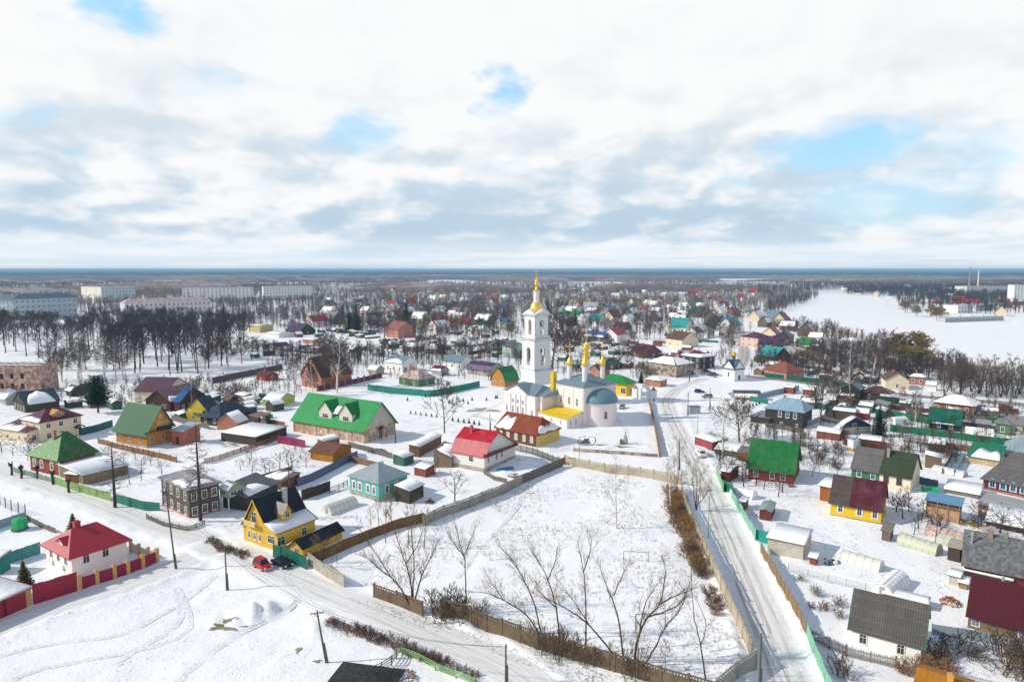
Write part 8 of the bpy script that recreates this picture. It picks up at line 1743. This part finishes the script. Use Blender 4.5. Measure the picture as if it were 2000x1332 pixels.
def cable(a, b, label):
 ga, gb = P(a[0], a[1]), P(b[0], b[1]); A_ = Vector((ga.x, ga.y, zat(ga.x, ga.y, a[2])-.3)); B_ = Vector((gb.x, gb.y, zat(gb.x, gb.y, b[2])-.3)); m_ = MB()
 for o_ in (-.4, .4): m_.tube([A_.lerp(B_, t)+Vector((o_, 0, -1.1*4*t*(1-t)))-A_ for t in [k/10 for k in range(11)]], .022, 3, cap=False)
 o = m_.build('power_cable', mat('plastic', (.05, .05, .05)), uv=False, loc=A_); tag(o, label, 'cable', 'power cables')
PT = [(1483, 1345, 1237), (1383, 1052, 966), (1326, 922, 860), (1343, 812, 765), (1346, 745, 697)]
for (a, b), n_ in zip(zip(PT[:-1], PT[1:]), ('lowest', 'second lowest', 'third', 'farthest')): cable(a, b, 'thin sagging power cable along the street, %s span' % n_)
cable((637, 1292, 1190), (988, 1338, 1258), 'thin sagging cable from the leaning transformer pole to the lane pole'); cable((637, 1292, 1190), (443, 1149, 1066), 'thin sagging cable from the leaning transformer pole to the thin grey pole'); cable((443, 1149, 1066), (343, 1111, 955), 'thin sagging cable between the thin grey pole and the tall leaning pole')
cable((1506, 826, 775), (1659, 782, 735), 'thin sagging cable between the white poles by the log houses'); cable((1885, 790, 742), (1944, 795, 750), 'thin sagging cable between the main road poles')
# ------------------------------------------------------------------ greenhouses, goals, shelter, boat, heaps
PLAST = mat('plastic', (.66, .67, .62), rough=.35, var=.12)
def greenhouse(A_, B_, w_, h_, label, snow=False, col=None, ribs=True):
 a, b = P(*A_), P(*B_); d_ = b-a; L = d_.length; th = math.atan2(d_.y, d_.x); rt = empty('greenhouse', (a.x, a.y, hz1(a.x, a.y)*.4), th, label, 'greenhouse'); m_ = MB()
 arc = [(w_/2*math.cos(t), h_*math.sin(t)**.9) for t in np.linspace(0, math.pi, 11)]
 m_.prism(arc, lambda s_, t_, z_: (s_, t_, z_), 0, L); m_.build('cover', SNOW if snow else (mat('plastic', col, rough=.35, var=.12) if col else PLAST), rt)
 m_ = MB(); k = max(3, int(L/1.1))
 for i in range(k+1):
  x = L*i/k; pts = [(x, t_*1.012, z_*1.012) for t_, z_ in arc]
  for p, q_ in zip(pts[:-1], pts[1:]): m_.bar(p, q_, .045)
 m_.bar((0, 0, h_*1.01), (L, 0, h_*1.01), .05); m_.box(-.04, -.4, 0, -.01, .4, min(1.7, h_*.85)); m_.build('frame', mat('metal', (.45, .47, .44)), rt)
 return rt
greenhouse((638, 1004), (690, 985), 3.0, 1.9, 'translucent plastic tunnel greenhouse below the turquoise house')
greenhouse((1646, 1090), (1722, 1113), 2.6, 1.6, 'translucent tunnel greenhouse standing alone in the right snow field')
greenhouse((1722, 1166), (1756, 1136), 3.4, 2.0, 'snow-topped greenhouse with open frame end above the white cottage', snow=True)
greenhouse((1759, 1058), (1834, 1082), 2.8, 1.9, 'greenish tunnel greenhouse above the leaning poles shed', col=(.50, .53, .42))
greenhouse((1811, 1040), (1882, 1058), 2.8, 1.7, 'peach-tinted tunnel greenhouse below the open balcony shed', col=(.62, .46, .38))
greenhouse((1832, 1057), (1880, 1070), 2.6, 1.8, 'grey-green square greenhouse beside the peach-tinted one', col=(.55, .56, .48))
greenhouse((1911, 1053), (1938, 1048), 3.0, 2.1, 'pinkish white domed greenhouse behind the grey shingle roof', col=(.72, .60, .62))
greenhouse((1825, 917), (1885, 931), 2.6, 1.4, 'low translucent tunnel above the dark red house', col=(.62, .64, .64))
greenhouse((1698, 868), (1760, 878), 2.2, 1.2, 'long beige plastic tunnel right of the snow-capped water tank', col=(.56, .54, .46))
greenhouse((1742, 828), (1765, 826), 4.2, 2.4, 'snow covered dome greenhouse behind the long dark green fence', snow=True)
greenhouse((1883, 846), (1940, 852), 3.4, 2.2, 'long snow covered greenhouse right of the small black house', snow=True)
greenhouse((1430, 965), (1474, 975), 3.0, 1.7, 'snow covered greenhouse between street fence and red-sided hut', snow=True)
greenhouse((1912, 1007), (1948, 1012), 2.6, 1.4, 'pale glazed frame below the dark red house', col=(.5, .52, .5))
greenhouse((1955, 1010), (2010, 1022), 2.6, 1.4, 'pale blue-grey glazed frame at the right edge below the dark red house', col=(.48, .53, .56))
def goal(A_, B_, top, label, dp=1.0):
 a, b = P(*A_), P(*B_); d_ = b-a; L = d_.length; th = math.atan2(d_.y, d_.x); h_ = zat(a.x, a.y, top); rt = empty('football_goal', (a.x, a.y, 0), th, label, 'goal')
 for x in (0, L):
  m_ = MB(); m_.tube([(x, 0, 0), (x, 0, h_)], .06, 6); m_.build('goalpost', mat('metal', (.33, .28, .24)), rt); m_ = MB(); m_.tube([(x, 0, h_*.7), (x, dp, 0)], .035, 5); m_.build('brace', mat('metal', (.33, .28, .24)), rt)
 m_ = MB(); m_.tube([(0, 0, h_), (L, 0, h_)], .06, 6); m_.build('crossbar', mat('metal', (.4, .36, .32)), rt)
goal((1218, 1097), (1266, 1100), 1076, 'small football goal on the far side of the snowy field'); goal((1241, 1235), (1299, 1233), 1199, 'football goal behind the forked tree near the lower fence', -1.0)
# grey shelter on the square
g = P(1347, 809); sh = empty('bus_shelter', (g.x, g.y, 0), R(8), 'grey-blue box shelter with dark roof on the snowy square', 'shelter'); m_ = MB(); m_.box(0, 0, 0, 3.9, 2.2, 2.5); m_.build('wall', mat('corrugated_sheet', (.38, .46, .50)), sh); m_ = MB(); m_.box(-.2, -.3, 2.5, 4.1, 2.4, 2.65); m_.build('roof', mat('seam', (.2, .14, .12)), sh)
# curved roof stop near the chapel
g = P(1434, 781); st = empty('market_canopy', (g.x, g.y, 0), R(-6), 'open canopy with curved dark roof over orange brick counter', 'canopy')
for (x, L_, w_) in ((0, 8.0, 3.6), (7.2, 2.6, 4.4)):
 m_ = MB(); arc = [(w_/2*math.cos(t), 2.7+.9*math.sin(t)) for t in np.linspace(0, math.pi, 9)]; m_.prism(arc+[(p[0]*.96, p[1]-.12) for p in reversed(arc)], lambda s_, t_, z_: (x+s_, t_+1.8, z_), 0, L_); m_.build('canopy_roof', mat('seam', (.11, .12, .12)), st)
m_ = MB()
for x in (0, 3.9, 7.8, 9.6):
 for y in (.1, 3.5): m_ = MB(); m_.box(x-.05, y-.05, 0, x+.05, y+.05, 2.8); m_.build('post', mat('metal', (.5, .5, .5)), st)
m_ = MB(); m_.box(.3, -.1, 0, 7.6, .15, 1.1); m_.build('counter', mat('brick', (.55, .25, .15)), st)
m_ = MB()
for k in range(9): m_.box(7.8+k*.3, .3, .2, 7.84+k*.3, .36, 3.0)
m_.box(7.8, .3, 2.9, 10.4, .36, 3.0); m_.build('blue_lattice', mat('plastic', (.20, .36, .52)), st)
# tiny conifers and crosses in rows
def mini(px, py, h_, label, group):
 g = P(px, py); o_ = None; rt = empty('small_conifer', (g.x, g.y, hz1(g.x, g.y)*.5), px, label, 'tree', group); m_ = MB(); m_.tube([(0, 0, 0), (0, 0, h_*.3)], .06, 5); m_.build('trunk', BARKD, rt, uv=False)
 m_ = MB(); rr = random.Random(int(px));
 for j in range(5): z = h_*(.12+.17*j); r_ = h_*.30*(1-j/5.6); m_.lathe([(r_*(1+rr.uniform(-.1, .1)), z), (r_*.25, z+h_*.24)], 7, a0=rr.random())
 m_.build('crown', NEED, rt, uv=False)
for x, y in ((802, 808), (812, 809), (822, 811), (832, 812), (843, 814), (853, 815)): mini(x, y, 1.3, 'tiny cone-shaped conifer in the left part of the row on the church lawn', 'tiny conifers, left part of lawn row')
for x, y in ((884, 822), (895, 824), (906, 826), (916, 827), (926, 829), (936, 831)): mini(x, y, 1.6, 'small cone-shaped conifer in the right part of the row on the church lawn', 'small conifers, right part of lawn row')
for i in range(17): mini(1486+i*4.55, 773.5-i*1.02, 1.5, 'tiny dark conifer in the dense row above the grey-blue fence', 'tiny conifers above the grey-blue fence')
for i in range(6): mini(1452+i*6.2, 800-i*2.0, 1.5, 'tiny dark conifer in the short row left of the pale blue roof', 'tiny conifers left of the blue roof')
for x, y in ((807, 770), (831, 776), (878, 788), (905, 785), (922, 783), (968, 779), (914, 790), (950, 784), (971, 778), (796, 783)): mini(x, y, 1.6, 'small scattered conifer on the snowy church lawn', 'small conifers scattered on the church lawn')
# covered boat and yard things
g = P(987, 920); bt = empty('covered_boat', (g.x, g.y, .1), R(25), 'bright blue tarpaulin-covered boat beside the white gambrel house', 'boat'); m_ = MB(); vs = [];
for j in range(9): t = j/8; x = -2.2+4.4*t; w_ = .85*math.sin(math.pi*(.12+.8*t))**.6; vs += [(x, -w_, .0), (x, -w_*1.1, .5), (x, -w_*.4, .85), (x, w_*.4, .85), (x, w_*1.1, .5), (x, w_, 0)]
m_.mesh(vs, [(j*6+i, (j+1)*6+i, (j+1)*6+i+1, j*6+i+1) for j in range(8) for i in range(5)]+[(0, 1, 2, 3, 4, 5), (53, 52, 51, 50, 49, 48)]); m_.build('tarpaulin', mat('plastic', (.03, .22, .50), rough=.5), bt, uv=False); m_ = MB(); m_.box(-2.0, -.6, -.05, 2.0, .6, .12); m_.build('hull', mat('planks', (.3, .25, .2)), bt)
def heap(px, py, r_, h_, cols, label, name, cat, n=26, ln=1.2, seed=0):
 g = P(px, py); rt = empty(name, (g.x, g.y, hz1(g.x, g.y)*.5), 0, label, cat); rr = random.Random(seed+int(px))
 for ci, c_ in enumerate(cols):
  m_ = MB()
  for k in range(n):
   a = rr.uniform(0, 6.28); d_ = r_*math.sqrt(rr.random()); z = h_*(1-d_/r_)*rr.random()+.08; b_ = rr.uniform(0, 3.14); v = Vector((math.cos(b_), math.sin(b_), rr.uniform(-.15, .15)))*ln*rr.uniform(.4, 1)/2; c = Vector((d_*math.cos(a), d_*math.sin(a), z)); m_.bar(c-v, c+v, rr.uniform(.08, .2))
  m_.build('boards' if ci == 0 else 'scraps', mat('plastic', c_, rough=.8), rt)
heap(780, 1326, 2.2, 1.0, [(.35, .22, .12), (.10, .28, .45), (.6, .6, .6)], 'pile of firewood and blue scraps beside the black roof', 'wood_pile', 'pile', 30, .8)
heap(1004, 930, 1.6, .3, [(.14, .13, .13), (.3, .1, .07)], 'scattered dark boards on the snow right of the covered boat', 'board_pile', 'pile', 10, 1.6)
heap(1888, 1022, 2.4, .8, [(.55, .38, .10), (.3, .2, .1)], 'heap of yellow planks and snow right of the open balcony shed', 'plank_heap', 'heap', 18, 1.8)
heap(1857, 1176, 1.4, 1.0, [(.5, .13, .03), (.25, .05, .05), (.5, .5, .52)], 'orange and red garden clutter before the maroon sheet roof', 'garden_clutter', 'heap', 16, .9)
heap(1625, 1098, 1.6, .4, [(.10, .06, .06), (.05, .07, .12)], 'dark barrels and rubbish on the snow right of the well hut', 'rubbish_heap', 'heap', 10, .8)
heap(735, 883, 2.6, 1.6, [(.12, .09, .07), (.05, .05, .055)], 'dark scrap heap with snow cap right of the wooden gazebo', 'scrap_heap', 'heap', 30, 1.5)
heap(448, 868, 2.4, .9, [(.4, .38, .33), (.3, .26, .2)], 'snowy heap of sheets beside the carport', 'junk_heap', 'heap', 12, 1.5)
heap(1545, 950, 1.0, .7, [(.2, .14, .1), (.3, .3, .3)], 'small cluttered kennel at the corner of the green-roof red house', 'kennel', 'kennel', 14, .8)
heap(840, 980, .9, .8, [(.12, .10, .09), (.2, .18, .16)], 'broken stump with boards on the slope above the field fence', 'tree_stump', 'stump', 12, 1.2)
g = P(39, 1032); gb = empty('barrel_cover', (g.x, g.y, 0), .3, 'bright green plastic covered tank at the left edge', 'tank'); m_ = MB(); m_.lathe([(1.3, 0), (1.35, 1.4), (1.1, 2.0), (.4, 2.2)], 8); m_.build('cover', mat('plastic', (.02, .42, .14)), gb, uv=False); m_ = MB(); m_.lathe([(1.5, -.1), (1.5, .12)], 8); m_.build('base', GREYW, gb, uv=False)
g = P(1667, 880); wt_ = empty('water_tank', (g.x, g.y, 0), .3, 'white cube water tank with blue lid on a yellow base in the garden', 'tank'); m_ = MB(); m_.box(-1.2, -1.1, .9, 1.2, 1.1, 3.1); m_.build('tank', mat('plastic', (.7, .72, .74)), wt_); m_ = MB(); m_.box(-1.3, -1.2, 0, 1.3, 1.2, .9); m_.build('base', mat('planks', (.5, .35, .12)), wt_); m_ = MB(); m_.lathe([(.5, 3.1), (.45, 3.5)], 8); m_.build('lid', mat('plastic', (.05, .2, .6)), wt_)
g = P(1817, 962); ga = empty('green_car_cover', (g.x, g.y, 0), R(-12), 'bright green rounded cover right of the cream semi-detached house', 'cover'); m_ = MB(); m_.prism([(-1.1, 0), (1.1, 0), (1.1, .9), (.7, 1.3), (-.7, 1.3), (-1.1, .9)], lambda s_, t_, z_: (s_, t_, z_), -1.6, 1.6); m_.build('cover', mat('plastic', (.02, .40, .16), rough=.4), ga); m_ = MB(); m_.box(-1.7, -1.15, -.1, 1.7, 1.15, .1); m_.build('base', GREYW, ga)
# graves beside the church
g = P(1221, 866); gr_ = empty('grave_monument', (g.x, g.y, 0), R(50), 'grey cross-topped stone monument on the church yard snow', 'monument'); m_ = MB(); m_.box(-.6, -.5, 0, .6, .5, 1.2); m_.box(-.4, -.3, 1.2, .4, .3, 2.3); m_.build('stone', CONC, gr_); m_ = MB(); m_.box(-.06, -.06, 2.3, .06, .06, 3.4); m_.box(-.3, -.05, 2.85, .3, .05, 2.97); m_.build('cross', mat('metal', (.25, .25, .25)), gr_)
g = P(1213, 867); gr_ = empty('grave_stone', (g.x, g.y, 0), R(50), 'small dark grave stone left of the cross monument', 'grave'); m_ = MB(); m_.prism([(-.5, 0), (.5, 0), (.5, 1.2), (0, 1.6), (-.5, 1.2)], lambda s_, t_, z_: (t_, s_, z_), -.15, .15); m_.build('stone', mat('concrete', (.15, .15, .16)), gr_); m_ = MB(); m_.box(-.7, -.35, 0, .7, .35, .2); m_.build('plinth', CONC, gr_)
# playground ring thing: purple wheel-like play frame
g = P(1147, 868); pl = empty('play_carriage', (g.x, g.y, 0), R(5), 'purple and dark round flower carriage on the church yard snow', 'carriage');
for (x, r_, c_) in ((-2.0, .75, (.07, .06, .07)), (-.3, .85, (.16, .03, .16)), (1.3, 1.15, (.13, .03, .2))):
 m_ = MB(); pts = [(x+r_*math.cos(t), 0, r_+r_*math.sin(t)) for t in np.linspace(0, 2*math.pi, 17)]; m_.tube(pts, .14, 6, cap=False); m_.build('wheel', mat('plastic', c_), pl, uv=False)
m_ = MB(); m_.box(-2.2, -.5, .3, .8, .5, .8); m_.box(-.9, -.4, .8, .2, .4, 1.7); m_.build('body', mat('plastic', (.18, .14, .18)), pl)
# notice board on lawn, round stop sign etc.
g = P(888, 772); wl = empty('wooden_well', (g.x, g.y, 0), 0, 'small wooden belfry frame on the lawn by the teal fence', 'frame') if False else None
# ------------------------------------------------------------------ people: one skinned surface each, with clothes
def skin_obj(name, joints, edges, radii, mt, parent, sub=1):
 me = bpy.data.meshes.new(name); me.from_pydata(joints, edges, []); o = bpy.data.objects.new(name, me); C.objects.link(o); o.parent = parent
 import bmesh
 bm = bmesh.new(); bm.from_mesh(me); lay = bm.verts.layers.skin.verify(); bm.verts.ensure_lookup_table()
 for i, v in enumerate(bm.verts): r_ = radii[i]; v[lay].radius = (r_, r_) if not isinstance(r_, tuple) else r_; v[lay].use_root = (i == 0)
 bm.to_mesh(me); bm.free(); md = o.modifiers.new('skin', 'SKIN'); md.use_smooth_shade = True; s_ = o.modifiers.new('sub', 'SUBSURF'); s_.levels = sub; s_.render_levels = sub; me.materials.append(mt); return o
def person(px, py, ang, coat, label, stride=.12):
 g = P(px, py); rt = empty('person', (g.x, g.y, hz1(g.x, g.y)*.5+.02), R(ang), label, 'person')
 J = [(0, 0, .95), (0, 0, 1.15), (0, 0, 1.38), (0, 0, 1.50), (0, .01, 1.60), (0, .02, 1.70), (-.1, 0, .90), (-.11, stride, .48), (-.11, stride*.6, .08), (-.11, stride*.6+.14, .04), (.1, 0, .90), (.11, -stride*.3, .48), (.11, -stride, .08), (.11, -stride+.14, .04), (-.2, 0, 1.38), (-.26, -.03, 1.12), (-.25, .05, .88), (-.25, .08, .78), (.2, 0, 1.38), (.26, .03, 1.12), (.25, .10, .88), (.25, .13, .78)]
 E_ = [(0, 1), (1, 2), (2, 3), (3, 4), (4, 5), (0, 6), (6, 7), (7, 8), (8, 9), (0, 10), (10, 11), (11, 12), (12, 13), (2, 14), (14, 15), (15, 16), (16, 17), (2, 18), (18, 19), (19, 20), (20, 21)]
 Rr = [.13, .13, .14, .055, .10, .09, .09, .065, .045, .04, .09, .065, .045, .04, .06, .045, .035, .035, .06, .045, .035, .035]
 skin_obj('body', J, E_, Rr, mat('plastic', (.45, .28, .2)), rt)
 skin_obj('coat', [J[0], J[1], J[2], J[14], J[15], J[16], J[18], J[19], J[20], (0, 0, .72)], [(0, 1), (1, 2), (2, 3), (3, 4), (4, 5), (2, 6), (6, 7), (7, 8), (0, 9)], [.19, .17, .18, .085, .07, .06, .085, .07, .06, .2], mat('plastic', coat, rough=.9), rt)
 skin_obj('trousers', [J[0], J[6], J[7], J[8], J[9], J[10], J[11], J[12], J[13]], [(0, 1), (1, 2), (2, 3), (3, 4), (0, 5), (5, 6), (6, 7), (7, 8)], [.14, .11, .085, .065, .06, .11, .085, .065, .06], mat('plastic', (.03, .03, .04), rough=.9), rt)
 m_ = MB(); m_.lathe([(.115, 1.64), (.125, 1.72), (.09, 1.80), (.02, 1.83)], 8, (0, .015)); m_.build('hat', mat('plastic', (.04, .035, .04)), rt, uv=False)
person(1353, 733, 20, (.02, .02, .03), 'person in dark coat standing left of a second person at the crossroads')
person(1357, 733, -30, (.05, .03, .05), 'person in dark coat standing right of the first person at the crossroads')
person(1412, 717, 10, (.04, .05, .07), 'person in dark clothes walking on the snow left of the chapel roof', .22)
person(1277, 787, 150, (.04, .04, .05), 'person in dark clothes beside the right gate pier of the church', .2)
person(1463, 736, 60, (.12, .04, .05), 'person walking beside the road near the chapel door', .2)
# ------------------------------------------------------------------ dry grass and weeds pushing through the snow
def tufts(name, poly, n, seed, mt, h_=(.2, .6), label=''):
 rs = random.Random(seed); m_ = MB(); wts = [P(x, y) for x, y in poly]; X0, X1 = min(p.x for p in wts), max(p.x for p in wts); Y0, Y1 = min(p.y for p in wts), max(p.y for p in wts); pts = []
 k = 0
 while len(pts) < n and k < n*30:
  k += 1; x, y = rs.uniform(X0, X1), rs.uniform(Y0, Y1); c = False; j = len(wts)-1
  for i in range(len(wts)):
   if ((wts[i].y > y) != (wts[j].y > y)) and (x < (wts[j].x-wts[i].x)*(y-wts[i].y)/(wts[j].y-wts[i].y)+wts[i].x): c = not c
   j = i
  if c and math.sin(x*.31+seed)+math.sin(y*.27-x*.11)+math.sin(x*.9+y*.7)*.6 > rs.uniform(-1.2, 1.6): pts.append((x, y))
 if not pts: return
 Z = hz(np.array([p[0] for p in pts]), np.array([p[1] for p in pts]))
 for (x, y), z in zip(pts, Z):
  s_ = rs.uniform(*h_)
  for q_ in range(5):
   a = rs.uniform(0, 6.28); r_ = rs.uniform(0, .35)*s_*1.5; b = Vector((x+r_*math.cos(a), y+r_*math.sin(a), z-.03)); t = b+Vector((rs.uniform(-.5, .5)*s_, rs.uniform(-.5, .5)*s_, s_*rs.uniform(.5, 1))); w_ = Vector((math.cos(a+1.5), math.sin(a+1.5), 0))*.025
   m_.face([b-w_, b+w_, t])
 tag(m_.build(name, mt, uv=False), label, 'grass', kind='stuff')
DG = mat('twig', (.22, .16, .09)); DG2 = mat('twig', (.13, .10, .08))
tufts('dry_grass', [(680, 1155), (830, 1030), (1020, 950), (1120, 925), (1325, 955), (1400, 1160), (1470, 1295), (1390, 1350), (1200, 1295), (860, 1190), (830, 1190)], 3600, 1, DG, (.15, .6), 'dry weed stalks poking through the snow of the fenced field')
tufts('roadside_grass', [(680, 1160), (860, 1215), (1060, 1285), (1300, 1345), (1250, 1375), (1000, 1290), (800, 1215), (690, 1178)], 700, 2, DG, (.12, .35), 'dry grass along the lane verge')
tufts('garden_weeds', [(1400, 870), (1640, 850), (1760, 860), (2000, 890), (2000, 1330), (1840, 1330), (1640, 1260), (1560, 1150), (1480, 1000)], 1500, 3, DG2, (.15, .45), 'dead weeds in the snowy gardens right of the street')
tufts('lawn_weeds', [(0, 1250), (350, 1110), (640, 1180), (720, 1332), (0, 1332)], 240, 4, DG2, (.08, .25), 'sparse weed stalks in the foreground snow')
tufts('yard_weeds', [(0, 830), (560, 780), (700, 900), (950, 900), (960, 950), (700, 1050), (440, 1040), (200, 960), (0, 900)], 1200, 5, DG2, (.15, .4), 'dead weeds in the yards left of the church')
def bare_patch(px, py, r_, label, seed=0, sq=1.0):
 g = P(px, py); rs = random.Random(seed); n = 26; pts = []
 for i in range(n): a = 2*math.pi*i/n; k = r_*(1+.35*math.sin(3*a+seed)+.2*math.sin(7*a+seed*2)+rs.uniform(-.1, .1)); pts.append((g.x+k*math.cos(a), g.y+k*math.sin(a)*sq))
 return pts
def patch(name, label, spots, mt):
 m_ = MB()
 for (px, py, r_, sq, sd) in spots:
  pts = bare_patch(px, py, r_, '', sd, sq); c = P(px, py); Z = hz(np.array([p[0] for p in pts]+[c.x]), np.array([p[1] for p in pts]+[c.y]))
  i0 = len(m_.v); m_.v.append((c.x, c.y, Z[-1]+.07)); m_.v += [(x, y, z+.03) for (x, y), z in zip(pts, Z)]
  n = len(pts); m_.f += [(i0, i0+1+i, i0+1+(i+1) % n) for i in range(n)]; m_.mi += [0]*n
 tag(m_.build(name, mt, uv=False), kind='structure')
patch('bare_grass', 'brown grass patches', [(447, 1212, 1.0, .5, 1), (430, 1224, 1.3, .5, 2), (452, 1226, .9, .4, 3), (478, 1220, .6, .3, 4), (620, 1290, .5, .6, 5), (583, 1267, .35, 2, 6), (1215, 878-6, 2.0, .5, 7), (1175, 868, 1.6, .4, 8)], mat('concrete', (.26, .21, .12), col2=(.55, .52, .45)))
patch('paving', 'paving', [(943, 801, 5.5, .6, 9)], mat('concrete', (.36, .32, .27), col2=(.5, .46, .4)))
patch('sandbank', 'sandbank', [(1713, 636, 9, .5, 11), (1640, 587, 60, .12, 12), (1560, 595, 40, .1, 13)], mat('concrete', (.42, .33, .20), col2=(.6, .55, .48)))

# ------------------------------------------------------------------ haze
def haze():
 m_ = MB(); m_.box(-95000, -95000, -1.5, 95000, 95000, 62.0); m = bpy.data.materials.new('haze'); m.use_nodes = True; t = m.node_tree; t.nodes.clear()
 v = t.nodes.new('ShaderNodeVolumePrincipled'); v.inputs['Color'].default_value = (.36, .66, .96, 1); v.inputs['Density'].default_value = HAZE; v.inputs['Anisotropy'].default_value = .0
 o = t.nodes.new('ShaderNodeOutputMaterial'); t.links.new(v.outputs[0], o.inputs['Volume']); h_ = m_.build('haze', m, uv=False); tag(h_, 'pale blue air haze over the whole town', 'haze', kind='stuff')
HAZE = 1.3e-4
haze()
for o in list(bpy.data.objects):
 if '_d' in o: del o['_d']
print('objects', len(bpy.data.objects), 'meshes', len(bpy.data.meshes), 'top', sum(1 for o in bpy.data.objects if o.parent is None))
